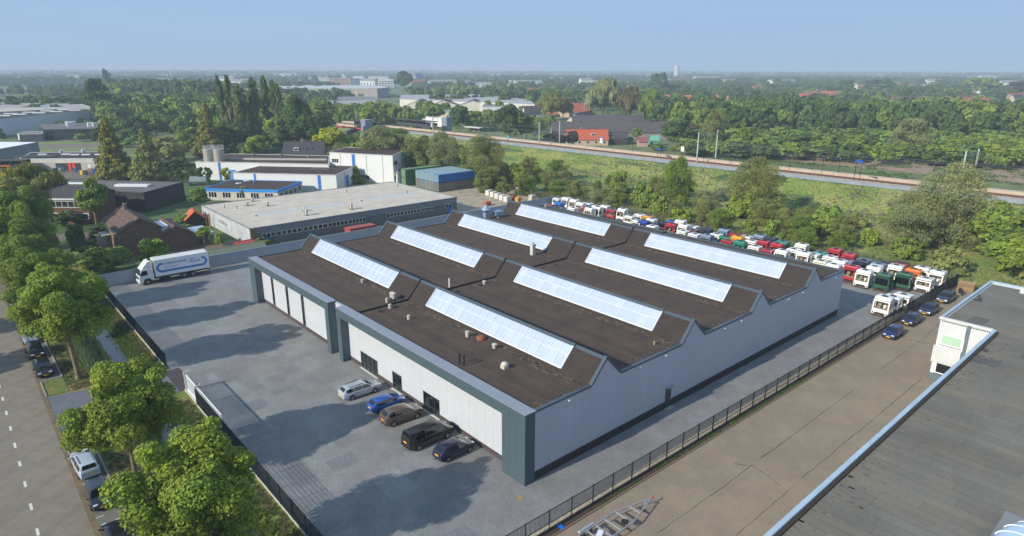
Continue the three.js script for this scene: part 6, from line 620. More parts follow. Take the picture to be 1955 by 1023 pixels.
// unit crown: about 1 wide, 1 tall, standing on y = 0
function crownGeo(kind, n, size, seed) {
  SEED = seed; const lobes = [];
  if (kind === 'round') { const N = 46; for (let k = 0; k < N; k++) { const d = onSphere(); if (d.y < -0.75) continue; const q = Math.pow(rr(0.25, 1), 0.5) * 0.36; lobes.push([V(d.x * q * 1.08, 0.5 + d.y * q * (d.y > 0 ? 1.1 : 0.9), d.z * q * 1.08), rr(0.09, 0.17)]); } lobes.push([V(0, 0.5, 0), 0.27]); }
  if (kind === 'spread') { for (let k = 0; k < 84; k++) { const d = onSphere(); if (d.y < -0.85) continue; const q = Math.pow(rr(0.2, 1), 0.5) * rr(0.3, 0.42); lobes.push([V(d.x * q, 0.5 + d.y * q * (d.y > 0 ? 1.15 : 1.0), d.z * q), rr(0.055, 0.13)]); } lobes.push([V(0, 0.48, 0), 0.24]); }
  if (kind === 'poplar') { for (let k = 0; k < 46; k++) { const y = Math.pow(rnd(), 0.85), w = 0.34 * Math.min(1, (1 - y) * 3 + 0.35) * Math.min(1, y * 4 + 0.5), a = rr(0, 6.28), q = w * Math.sqrt(rnd()); lobes.push([V(Math.cos(a) * q, 0.03 + y * 0.92, Math.sin(a) * q), rr(0.13, 0.22) * (1.1 - y * 0.4)]); } }
  if (kind === 'cone') { for (let k = 0; k < 110; k++) { const y = Math.pow(rnd(), 1.35), w = 0.47 * (1 - y) * (0.82 + 0.3 * rnd()), a = rr(0, 6.28); lobes.push([V(Math.cos(a) * w, 0.03 + y * 0.93, Math.sin(a) * w), 0.05 + 0.085 * (1 - y)]); } for (let k = 0; k < 9; k++) lobes.push([V(0, 0.06 + k * 0.1, 0), 0.42 * (1 - k / 9.5)]); }
  if (kind === 'willow') { for (let k = 0; k < 44; k++) { const a = rr(0, 6.28), q = Math.sqrt(rnd()) * 0.4, y = 0.3 + 0.52 * (1 - (q / 0.5) ** 2) * rr(0.4, 1.05); lobes.push([V(Math.cos(a) * q, y, Math.sin(a) * q), rr(0.08, 0.16)]); } lobes.push([V(0, 0.45, 0), 0.24]); }
  if (kind === 'airy') { for (let k = 0; k < 54; k++) { const a = rr(0, 6.28), y = Math.pow(rnd(), 0.9), q = Math.sqrt(rnd()) * 0.46 * Math.pow(Math.sin(Math.PI * (0.14 + 0.8 * y)), 0.6); lobes.push([V(Math.cos(a) * q, 0.06 + y * 0.88, Math.sin(a) * q), rr(0.08, 0.16)]); } lobes.push([V(0, 0.4, 0), 0.26]); }
  if (kind === 'bush') { for (let k = 0; k < 26; k++) { const d = onSphere(); const q = rr(0.1, 0.36); lobes.push([V(d.x * q, 0.12 + Math.abs(d.y) * q * 1.5, d.z * q), rr(0.1, 0.2)]); } }
  if (kind === 'column') { for (let k = 0; k < 26; k++) { const y = rnd(), a = rr(0, 6.28), q = 0.3 * Math.sqrt(rnd()) * (y > 0.85 ? 0.6 : 1); lobes.push([V(Math.cos(a) * q, 0.08 + y * 0.82, Math.sin(a) * q), rr(0.1, 0.2)]); } }
  const tot = lobes.reduce((s, l) => s + l[1] * l[1], 0), P = [], C = [], I = []; let base = 0; const X = V(), Y = V(), N = V(), c = V(), yS = kind === 'poplar' ? 0.35 : kind === 'column' ? 0.5 : kind === 'cone' ? 0.7 : 1;
  for (const [o, r] of lobes) {
    const m = Math.max(3, Math.round(n * r * r / tot)), tone = rr(0.82, 1.16), warm = rr(-0.06, 0.1);
    for (let k = 0; k < m; k++) {
      const d = onSphere(); if (d.y < -0.35 && rnd() < 0.6) d.y = -d.y; c.copy(o).addScaledVector(V(d.x, d.y * yS * (kind === 'poplar' ? 0.8 : kind === 'cone' ? 0.6 : 0.85), d.z), r * Math.pow(rr(0.35, 1.08), 0.5)); if (c.y < 0.005) c.y = 0.005 + rnd() * 0.03;
      N.copy(d).addScaledVector(onSphere(), 0.75).add(V(0, 0.25, 0)).normalize(); X.copy(onSphere()).cross(N).normalize(); if (kind === 'willow') { X.set(rr(-0.25, 0.25), -1, rr(-0.25, 0.25)).normalize(); N.addScaledVector(X, -N.dot(X)).normalize(); } if (kind === 'poplar' || kind === 'column') { X.set(rr(-0.5, 0.5), 1, rr(-0.5, 0.5)).normalize(); N.addScaledVector(X, -N.dot(X)).normalize(); } if (kind === 'airy') { X.set(d.x * 0.6 + rr(-0.6, 0.6), rr(-0.5, 1), d.z * 0.6 + rr(-0.6, 0.6)).normalize(); N.addScaledVector(X, -N.dot(X)).normalize(); } Y.crossVectors(N, X);
      const s = size * rr(0.4, 1.7), l = kind === 'willow' ? s * 1.9 : kind === 'airy' ? s * 1.5 : s, w = kind === 'willow' ? s * 0.4 : kind === 'airy' ? s * 0.42 : s * rr(0.5, 0.8), b = s * rr(0.05, 0.3), t = tone * rr(0.8, 1.22), wm = warm + rr(-0.06, 0.06);
      const pts = [c.clone().addScaledVector(X, l), c.clone().addScaledVector(Y, w).addScaledVector(N, -b), c.clone().addScaledVector(X, -l * 0.8), c.clone().addScaledVector(Y, -w).addScaledVector(N, -b)];
      for (const p of pts) { P.push(p.x, p.y * 1, p.z); C.push(t * (1 + wm), t, t * (1 - wm)); } I.push(base, base + 1, base + 2, base, base + 2, base + 3); base += 4;
    }
  }
  const rad = [], ys = []; for (let i = 0; i < P.length; i += 3) { rad.push(Math.hypot(P[i], P[i + 2])); ys.push(P[i + 1]); } rad.sort((a, b) => a - b); ys.sort((a, b) => a - b); const kr = 0.5 / rad[Math.floor(rad.length * (kind === 'cone' ? 0.88 : kind === 'poplar' ? 0.93 : 0.985))], ky = 1 / ys[Math.floor(ys.length * 0.997)]; for (let i = 0; i < P.length; i += 3) { P[i] *= kr; P[i + 2] *= kr; P[i + 1] *= ky; }
  const g = new THREE.BufferGeometry(); g.setAttribute('position', new THREE.Float32BufferAttribute(P, 3)); g.setAttribute('color', new THREE.Float32BufferAttribute(C, 3)); g.setIndex(I); g.computeVertexNormals(); return g;
}
function trunkGeo(h, r, limbs, seed) { SEED = seed; const l = [], top = V(rr(-0.3, 0.3), h, rr(-0.3, 0.3)), mid = V(rr(-0.15, 0.15), h * 0.45, rr(-0.15, 0.15)); l.push(cyl(r * 1.35, r, 0.5, 0, 0, 0, 9), rod(V(0, 0.4, 0), mid, r, 9, r * 0.8), rod(mid, top, r * 0.8, 8, r * 0.25)); for (let k = 0; k < limbs; k++) { const a = k * 2.4 + rr(-0.4, 0.4), y = h * rr(0.38, 0.7), o = mid.clone().lerp(top, clamp((y / h - 0.45) / 0.55, 0, 1)), e = V(Math.cos(a) * h * rr(0.22, 0.36), y + h * rr(0.18, 0.34), Math.sin(a) * h * rr(0.22, 0.36)); l.push(rod(o, e, r * 0.42, 6, r * 0.12)); } return mUV(merge(l)); }
const leafM = {}; const leaf = (r, g, b) => { const k = [r, g, b].join(); if (!leafM[k]) { leafM[k] = new THREE.MeshPhysicalMaterial({ vertexColors: true, roughness: 0.95, side: THREE.DoubleSide, transmission: 0.25, thickness: 0, specularIntensity: 0.3 }); leafM[k].color.setRGB(r, g, b); } return leafM[k]; };
const LEAF = { fresh: leaf(0.205, 0.285, 0.036), mid: leaf(0.172, 0.250, 0.040), dark: leaf(0.086, 0.142, 0.036), yellow: leaf(0.341, 0.367, 0.024), gold: leaf(0.227, 0.224, 0.043), grey: leaf(0.263, 0.296, 0.126), olive: leaf(0.227, 0.258, 0.074), poplar: leaf(0.125, 0.174, 0.046), purple: leaf(0.064, 0.044, 0.041), brown: leaf(0.170, 0.150, 0.066) };
const BARK = mat(0xd0c8b8, 0.95, { map: T.barkT });
const CROWN = { near: [0, 1, 2].map((k) => crownGeo('spread', 54000, 0.0105, 101 + k)), round: [0, 1, 2].map((k) => crownGeo('round', 6500, 0.033, 201 + k)), poplar: [0, 1].map((k) => crownGeo('poplar', 5200, 0.033, 301 + k)), cone: [0, 1].map((k) => crownGeo('cone', 11000, 0.027, 401 + k)), willow: [0, 1].map((k) => crownGeo('willow', 9000, 0.03, 501 + k)), airy: [0, 1, 2].map((k) => crownGeo('airy', 15000, 0.0155, 551 + k)), feather: [0, 1].map((k) => crownGeo('airy', 26000, 0.0098, 571 + k)), bush: [0, 1, 2].map((k) => crownGeo('bush', 2200, 0.05, 601 + k)), column: [0].map((k) => crownGeo('column', 900, 0.07, 701)), far: [0, 1, 2].map((k) => crownGeo('round', 1000, 0.078, 801 + k)) };
const POLE = [trunkGeo(8, 0.2, 0, 8)];
const TRUNK = [trunkGeo(8, 0.24, 6, 5), trunkGeo(8, 0.2, 5, 6)];
SEED = 99;
function tree(kind, col, label, x, z, h, w, o = {}) {
  const t = thing(o.name || 'tree', label, o.cat || 'tree', [x, o.y || 0, z], rr(0, 6.28), o.group), lift = o.lift ?? 0.18;
  if (kind !== 'bush' && kind !== 'column') { const tr = part('trunk', kind === 'poplar' || kind === 'cone' ? POLE[0] : TRUNK[Math.floor(rnd() * 2)], BARK, t), q = h * (o.trunk ?? 0.8) / 8; tr.scale.set(q * (o.thick || 1), q, q * (o.thick || 1)); }
  const c = part('crown', pick(CROWN[kind]), LEAF[col], t); c.position.y = h * lift; c.scale.set(w, h * (1 - lift), w); return t;
}
// from photo pixels: foot, top, width
function treePx(kind, col, label, px, pyFoot, pyTop, wpx, o = {}) { const g = G(px, pyFoot, o.y || 0), h = heightFor(g, pyTop), s = FOC / pxOf(V(g.x, h / 2, g.z))[2]; return tree(kind, col, label, g.x, g.z, h, wpx / s, o); }
// the street trees
tree('near', 'fresh', 'broad leafy street tree shading the parked black cars', -25.6, -49.9, 13.6, 9.8, { lift: 0.22, thick: 1.1, name: 'street_tree' });
tree('near', 'fresh', 'open crowned street tree between the driveway and the silver estate car', -25.4, -22.6, 11.6, 8.9, { lift: 0.2, name: 'street_tree', thick: 0.8 });
tree('near', 'fresh', 'dense street tree leaning over the black hatchback by the mesh fence', -24.5, -6.4, 11.9, 8.8, { lift: 0.14, name: 'street_tree' });
tree('near', 'mid', 'tall street tree beside the grassy corner of the yard', -25.8, -64.5, 12.5, 8.2, { lift: 0.12, name: 'street_tree' });
tree('near', 'mid', 'dark street tree near the corner of the steel wall', -25.8, -77.5, 12, 8.2, { lift: 0.1, name: 'street_tree' });
tree('near', 'mid', 'full street tree opposite the lawn of the brick house', -25.6, -91.5, 14, 9.5, { lift: 0.1, name: 'street_tree' });
tree('near', 'mid', 'broad street tree in front of the brick office', -25.2, -106.5, 15, 11, { lift: 0.1, name: 'street_tree' });
tree('near', 'olive', 'olive green street tree below the pale willow', -24, -121, 15, 13, { lift: 0.08, name: 'street_tree' });
tree('willow', 'gold', 'big pale weeping willow above the street trees', -19, -156, 13, 18, { lift: 0.05, name: 'willow_tree' });
for (const [z, h] of [[-45, 12], [-64, 15], [-78, 15], [-94, 15]]) tree('near', 'mid', 'street tree on the far side of the street that shades the asphalt', z > -50 ? -64 : -57, z, h, 10, { lift: 0.2, name: 'street_tree', group: 'trees across the street' });
// shrubs round the house and the yard corner
const bushes = [[205, 520, 470, 84, 'mid', 'dense dark shrub between the lawn and the steel wall'], [298, 512, 456, 62, 'fresh', 'bright bushy tree against the brick gable'], [178, 508, 470, 60, 'dark', 'dark shrub at the yard corner by the mesh fence'], [152, 492, 430, 44, 'dark', 'dark garden shrub beside the lawn'], [178, 525, 505, 26, 'fresh', 'small ivy clump on the corner of the mesh fence']];
for (const [px, f, t, w, c, l] of bushes) treePx('bush', c, l, px, f, t, w, { name: 'shrub', cat: 'shrub' });
treePx('column', 'dark', 'slim dark conifer column by the house drive', 181, 478, 446, 16, { name: 'conifer', cat: 'tree' }); treePx('round', 'dark', 'small umbrella shaped garden tree on the lawn', 164, 488, 460, 34, { lift: 0.5 });
treePx('round', 'fresh', 'small flat garden tree on the terrace', 391, 470, 434, 30, { lift: 0.45 }); treePx('bush', 'fresh', 'small bright bush by the lean-to', 420, 470, 446, 18, { name: 'shrub', cat: 'shrub' }); treePx('bush', 'mid', 'dark green garden hedge clump beside the shed', 358, 448, 428, 34, { name: 'shrub', cat: 'shrub' }); treePx('bush', 'mid', 'rounded garden hedge behind the orange shed', 350, 432, 410, 40, { name: 'shrub', cat: 'shrub' }); treePx('bush', 'gold', 'yellow green hedge strip along the steel wall', 500, 470, 454, 40, { name: 'shrub', cat: 'shrub' });
treePx('round', 'mid', 'green tree in front of the brick office windows', 187, 438, 342, 58, { lift: 0.15 }); treePx('bush', 'dark', 'dark hedge below the brick office', 130, 432, 402, 60, { name: 'shrub', cat: 'shrub' }); treePx('bush', 'dark', 'dark low hedge by the lane', 200, 440, 424, 70, { name: 'shrub', cat: 'shrub' });
treePx('bush', 'mid', 'leafy bush at the corner of the works hall', 381, 392, 358, 34, { name: 'shrub', cat: 'shrub' }); treePx('bush', 'mid', 'low hedge before the blue fascia office', 432, 376, 358, 56, { name: 'shrub', cat: 'shrub' }); treePx('round', 'olive', 'small grey green tree before the blue fascia office', 468, 382, 356, 20, { lift: 0.2 }); treePx('bush', 'fresh', 'ivy bush on the white factory wall', 680, 348, 316, 16, { name: 'shrub', cat: 'shrub' }); treePx('bush', 'mid', 'low bush at the foot of the tall white block', 688, 350, 340, 30, { name: 'shrub', cat: 'shrub' });
// conifers and hedge by the silos
treePx('cone', 'gold', 'tall golden green conifer before the estate road', 222, 345, 226, 62, { lift: 0.02, name: 'conifer' }); treePx('cone', 'olive', 'green conifer beside the taller golden conifer', 287, 346, 248, 60, { lift: 0.02, name: 'conifer' }); treePx('cone', 'gold', 'slim golden conifer before the poplars', 403, 300, 200, 50, { lift: 0.02, name: 'conifer' });
for (let k = 0; k < 6; k++) treePx('column', k === 5 ? 'dark' : 'dark', 'clipped dark cypress in the hedge beside the silos', 334 + k * 13, 349 + k * 0.8, 319, 18, { name: 'cypress', group: 'cypress hedge by the silos', cat: 'tree' });
treePx('column', 'yellow', 'small yellow conifer at the foot of the silos', 434, 349, 320, 20, { name: 'conifer' }); treePx('bush', 'dark', 'dark round bush behind the cypress hedge', 345, 335, 300, 60, { name: 'shrub', cat: 'shrub' });
// poplars
[[432, 275, 145, 17], [447, 277, 144, 15], [468, 278, 163, 26], [494, 276, 149, 22], [516, 273, 145, 17], [531, 275, 153, 14], [540, 276, 161, 16]].forEach(([x, f, t, w], i) => treePx('poplar', 'poplar', 'slender dark poplar in the row of poplars', x, f, t, w, { lift: 0.04, trunk: 0.9, name: 'poplar_tree', group: 'row of poplars' }));
treePx('poplar', 'dark', 'dark tall poplar clump beside the long halls', 193, 236, 150, 44, { lift: 0.03, name: 'poplar_tree' }); treePx('poplar', 'dark', 'single tall slender poplar over the estate wood', 209, 182, 132, 15, { lift: 0.03, name: 'poplar_tree' }); treePx('round', 'dark', 'dark spreading tree beside the grey hall', 210, 240, 192, 50, { lift: 0.03 });
// mid-ground single trees
const singles = [['round', 'yellow', 632, 299, 243, 64, 'bright yellow green tree beside the white block'], ['round', 'fresh', 494, 303, 259, 48, 'fresh green tree behind the long low hall'], ['round', 'dark', 570, 288, 184, 60, 'tall dark tree at the end of the poplars'], ['round', 'dark', 555, 292, 225, 66, 'dark green tree behind the poplars'], ['round', 'mid', 540, 290, 222, 60, 'mid green tree below the poplars'], ['round', 'dark', 590, 292, 220, 56, 'dark tree behind the yellow tree'], ['round', 'olive', 612, 276, 196, 62, 'olive tree in front of the cream factory'], ['round', 'mid', 372, 292, 244, 60, 'green tree beside the slim golden conifer'], ['round', 'dark', 460, 292, 236, 70, 'dark tree among the poplar stems'], ['round', 'dark', 425, 296, 240, 60, 'dark tree between the slim conifer and the poplars'], ['bush', 'olive', 318, 308, 262, 66, 'olive bush on the rough ground by the road'], ['round', 'fresh', 222, 262, 221, 52, 'fresh round tree before the glass office'], ['round', 'mid', 348, 268, 224, 36, 'standing roadside tree with a visible trunk'], ['round', 'mid', 300, 266, 216, 60, 'roadside tree beyond the conifers'], ['round', 'dark', 270, 268, 220, 60, 'dark roadside tree beside the office'], ['column', 'dark', 181, 272, 248, 13, 'clipped dark column tree by the glass office'], ['column', 'dark', 192, 271, 247, 11, 'second clipped column tree by the glass office'], ['column', 'dark', 4, 268, 245, 18, 'clipped dark shrub at the long grey hall'], ['round', 'dark', 770, 178, 136, 38, 'lone big round tree before the far blocks'],
  ['airy', 'grey', 725, 332, 240, 84, 'grey green willow between the tall white block and the station'], ['airy', 'olive', 800, 338, 262, 76, 'leafy willow behind the blue containers'], ['feather', 'grey', 850, 342, 252, 70, 'tall pale willow at the start of the bank'], ['airy', 'grey', 770, 330, 256, 66, 'grey willow beside the station stairs'], ['feather', 'olive', 925, 352, 258, 98, 'broad olive willow above the builder yard'], ['feather', 'olive', 1440, 412, 302, 118, 'big rounded grey green willow on the railway bank'], ['feather', 'grey', 1800, 470, 316, 150, 'broad feathery grey willow reaching over the platform'], ['feather', 'grey', 1728, 474, 372, 112, 'lower willow boughs beside the feathery willow'], ['round', 'mid', 1900, 490, 400, 110, 'bright green tree on the bank beyond the feathery willow'], ['feather', 'grey', 1868, 480, 396, 100, 'drooping side boughs of the feathery willow'], ['airy', 'mid', 1290, 395, 300, 54, 'narrow green tree below the farm'], ['round', 'fresh', 1935, 540, 450, 120, 'light green bushy tree behind the felt roof'],
  ['round', 'dark', 973, 273, 200, 66, 'dark round tree beyond the station shelter'], ['round', 'mid', 1005, 270, 222, 34, 'green tree beside the dark one beyond the railway'], ['round', 'dark', 877, 252, 202, 50, 'dark tree behind the station lift'], ['round', 'mid', 905, 252, 212, 40, 'tree behind the white shelter'], ['willow', 'gold', 1053, 230, 178, 54, 'pale golden weeping willow beside the red villa'], ['willow', 'gold', 1075, 228, 190, 40, 'second pale willow beside the villa'], ['round', 'yellow', 1040, 222, 205, 16, 'small yellow green tree beside the white house'], ['willow', 'grey', 1150, 232, 150, 72, 'very tall grey green willow beyond the villa'], ['willow', 'brown', 1202, 236, 166, 52, 'tall brownish willow beyond the barns'], ['willow', 'mid', 1240, 240, 172, 52, 'tall green willow beside the brownish one'], ['round', 'purple', 1092, 284, 250, 26, 'dark purple tree at the farmhouse end'], ['round', 'purple', 1070, 284, 256, 24, 'low purple tree by the catenary mast'], ['round', 'dark', 1292, 288, 228, 72, 'dark leafy tree in front of the green barn'], ['airy', 'olive', 1362, 284, 208, 40, 'slender birch like tree behind the portal'], ['cone', 'mid', 1415, 286, 226, 30, 'small pointed tree near the dark barn'], ['airy', 'grey', 1735, 300, 226, 76, 'round pale tree standing out of the low wood'], ['round', 'mid', 1215, 270, 244, 22, 'small tree before the long barn']];
for (const [k, c, px, f, t, w, l] of singles) treePx(k, c, l, px, f, t, w, { lift: k === 'willow' ? 0.04 : k === 'airy' || k === 'feather' ? 0.01 : 0.1, name: k === 'willow' || l.includes('willow') ? 'willow_tree' : k === 'bush' ? 'shrub' : 'tree' });
// fill a ground polygon (photo pixels) with single trees
function inside(p, poly) { let c = false; for (let i = 0, j = poly.length - 1; i < poly.length; j = i++) if ((poly[i][1] > p[1]) !== (poly[j][1] > p[1]) && p[0] < (poly[j][0] - poly[i][0]) * (p[1] - poly[i][1]) / (poly[j][1] - poly[i][1]) + poly[i][0]) c = !c; return c; }
function scatter(pxPoly, space, max, y = 0) { const poly = pxPoly.map(([x, yy]) => { const g = G(x, yy, y); return [g.x, g.z]; }), xs = poly.map((p) => p[0]), zs = poly.map((p) => p[1]), out = []; for (let k = 0; k < max * 30 && out.length < max; k++) { const p = [rr(Math.min(...xs), Math.max(...xs)), rr(Math.min(...zs), Math.max(...zs))]; if (inside(p, poly) && out.every((q) => Math.hypot(q[0] - p[0], q[1] - p[1]) > space)) out.push(p); } return out; }
const restOf = { dark: [], mid: [] };
const fill = (pxPoly, space, max, kinds, h0, h1, wk, label, group, o = {}) => { const spots = scatter(pxPoly, space, max).sort((a, b) => Math.hypot(a[0] - CAM.x, a[1] - CAM.z) - Math.hypot(b[0] - CAM.x, b[1] - CAM.z)); let n = 0; for (const [x, z] of spots) { if (o.own && n++ >= o.own) { const h = rr(h0, h1); restOf[pick(kinds)[1] === 'dark' ? 'dark' : 'mid'].push([x, z, h, h * wk * rr(0.95, 1.3)]); continue; } const [k, c] = pick(kinds), h = rr(h0, h1); tree(k, c, label, x, z, h, h * wk * rr(0.85, 1.25), { group, lift: k === 'bush' || k === 'airy' ? 0 : 0.05, y: Math.max(0, groundY(x, z)), name: o.name || 'tree', cat: o.cat || 'tree' }); } };
// bushes and saplings at the foot of the bank
fill([[905, 372], [1060, 385], [1240, 420], [1500, 478], [1640, 500], [1640, 455], [1330, 380], [1000, 330]], 4.6, 56, [['bush', 'mid'], ['bush', 'fresh'], ['airy', 'olive'], ['airy', 'grey'], ['airy', 'mid'], ['airy', 'olive']], 3.0, 6.8, 1.0, 'leafy bush in the thicket at the foot of the railway bank', 'thicket below the railway bank', { name: 'bush', cat: 'bush' });
fill([[1600, 470], [1955, 560], [1955, 430], [1760, 420], [1600, 430]], 6, 16, [['bush', 'fresh'], ['bush', 'mid'], ['bush', 'olive']], 2.4, 4.6, 1.4, 'leafy bush on the bank behind the felt roofed hall', 'bushes behind the felt roofed hall', { name: 'bush', cat: 'bush' });
fill([[300, 304], [400, 306], [480, 302], [470, 272], [330, 264]], 7, 16, [['bush', 'olive'], ['bush', 'mid'], ['airy', 'olive']], 3, 6, 1.3, 'rough bush on the waste ground before the poplars', 'bushes on the waste ground', { name: 'bush', cat: 'bush' });
fill([[640, 330], [760, 345], [900, 345], [900, 290], [760, 280], [640, 292]], 7, 26, [['round', 'mid'], ['bush', 'mid'], ['airy', 'olive'], ['airy', 'mid']], 5, 9.5, 1.0, 'green tree in the thicket between the factory and the station', 'thicket by the station');
// the wood beyond the railway: low rows in front, tall dark trees behind
fill([[1310, 300], [1955, 326], [2040, 318], [2040, 280], [1500, 264], [1330, 268]], 7, 190, [['far', 'mid'], ['far', 'mid'], ['far', 'dark'], ['far', 'fresh']], 5, 7.5, 1.35, 'low green tree in the young plantation beyond the railway', 'young plantation beyond the railway', { own: 44 });
fill([[1320, 262], [1500, 262], [2040, 276], [2040, 240], [1500, 232], [1240, 228], [1240, 246]], 7.5, 210, [['far', 'dark'], ['far', 'dark'], ['far', 'mid'], ['round', 'dark']], 12, 18, 0.72, 'tall dark tree in the wood beyond the railway', 'dark wood beyond the railway', { own: 40 });
// left wood behind the estate
fill([[205, 245], [330, 262], [440, 268], [600, 262], [640, 232], [440, 212], [215, 205]], 8, 190, [['far', 'mid'], ['far', 'mid'], ['far', 'dark'], ['round', 'mid'], ['far', 'grey']], 10, 17, 0.8, 'tree in the wood behind the industrial estate', 'wood behind the estate', { own: 40 });
fill([[215, 204], [440, 210], [440, 196], [330, 186], [215, 190]], 11, 90, [['far', 'dark'], ['far', 'dark'], ['far', 'mid']], 19, 24, 0.65, 'tall dark tree on the back edge of the estate wood', 'tall back edge of the estate wood', { own: 16 });
// line of trees before the cream factory and along the railway
fill([[590, 245], [700, 252], [860, 236], [800, 222], [600, 222]], 8, 44, [['far', 'fresh'], ['round', 'mid'], ['far', 'mid']], 9, 13, 0.85, 'green tree in the belt between the station and the factory', 'tree belt behind the station', { own: 26 });
fill([[880, 246], [1060, 262], [1060, 240], [900, 226]], 8, 26, [['far', 'mid'], ['round', 'mid'], ['far', 'fresh']], 5, 9, 1.0, 'garden tree among the houses beyond the railway', 'gardens beyond the railway');
fill([[870, 205], [1100, 214], [1300, 224], [1330, 205], [1100, 186], [870, 180]], 13, 80, [['far', 'dark'], ['far', 'mid'], ['far', 'dark']], 11, 16, 0.85, 'dark tree in the belt behind the wide grey hall', 'belt behind the wide hall', { own: 16 });
// thick undergrowth that fills the ground between the trees
for (const [x, z] of scatter([[75, 262], [330, 292], [470, 300], [640, 300], [640, 232], [215, 205], [120, 215]], 4, 260)) restOf.mid.push([x, z, rr(2.5, 5), rr(5, 9)]);
for (const [x, z] of scatter([[640, 300], [860, 262], [800, 222], [600, 222], [600, 262]], 4, 160)) restOf.mid.push([x, z, rr(2, 4), rr(4, 8)]);
for (const [x, z] of scatter([[870, 248], [1060, 272], [1300, 292], [1480, 300], [1300, 222], [1000, 205], [870, 226]], 5, 170)) restOf.mid.push([x, z, rr(1.5, 3.4), rr(4, 7)]);
// ---------------------------------------------------------------- far country: woods that read as one mass, the town, thickets of grass
function mass(name, label, list, col, y = 0) { const im = new THREE.InstancedMesh(CROWN.far[0], LEAF[col], list.length), m = new THREE.Matrix4(), q = new THREE.Quaternion(), c = new THREE.Color(); list.forEach(([x, z, h, w], i) => { q.setFromAxisAngle(V(0, 1, 0), rr(0, 6.28)); m.compose(V(x, y, z), q, V(w, h, w)); im.setMatrixAt(i, m); const k = rr(0.75, 1.3); im.setColorAt(i, c.setRGB(k * rr(0.9, 1.1), k, k * rr(0.85, 1.1))); }); im.name = numbered(name); im.castShadow = im.receiveShadow = true; tag(im, label, 'wood', null, 'stuff'); scene.add(im); }
const band = (x0, x1, d0, d1, n, h0, h1, wk) => { const o = []; for (let k = 0; k < n; k++) { const px = rr(x0, x1), d = Math.sqrt(rr(d0 * d0, d1 * d1)), a = Math.atan((px - 977.5) * Math.cos(PITCH) / FOC), dir = V(Math.cos(YAW - a), 0, -Math.sin(YAW - a)), h = rr(h0, h1); o.push([CAM.x + dir.x * d, CAM.z + dir.z * d, h, h * wk * rr(0.8, 1.3)]); } return o; };
// clustered woods: centres, then trees around them
const clusters = (x0, x1, d0, d1, n, per, spread, h0, h1) => { const o = []; for (const [x, z] of band(x0, x1, d0, d1, n, 1, 1, 1)) { const m = Math.round(per * rr(0.5, 1.5)), rx = rr(0.6, 2) * spread, rz = rr(0.4, 1) * spread; for (let k = 0; k < m; k++) { const h = rr(h0, h1); o.push([x + rr(-1, 1) * rx, z + rr(-1, 1) * rz, h, h * rr(0.7, 1.2)]); } } return o; };
mass('far_wood', 'dark hedgerows and small woods beyond the long halls', clusters(-60, 600, 620, 1300, 40, 26, 45, 9, 15).concat(band(-60, 240, 560, 760, 90, 7, 12, 0.9)), 'dark');
mass('far_wood', 'tree clumps scattered through the far town', clusters(780, 2000, 560, 1500, 95, 15, 26, 9, 15), 'dark');
mass('far_wood', 'lighter tree clumps in the far gardens', clusters(780, 2000, 520, 1500, 60, 9, 30, 7, 12), 'mid');
mass('far_wood', 'long blue green woods across the far country', clusters(-60, 2010, 1500, 3200, 120, 34, 120, 11, 18), 'dark');
mass('far_wood', 'faint woods on the horizon', clusters(-60, 2010, 3200, 8000, 170, 46, 330, 14, 24), 'dark');
mass('wood_interior', 'dark inner trees of the woods that read as one mass', restOf.dark, 'dark'); mass('wood_interior', 'green undergrowth and inner trees that read as one mass', restOf.mid, 'mid');
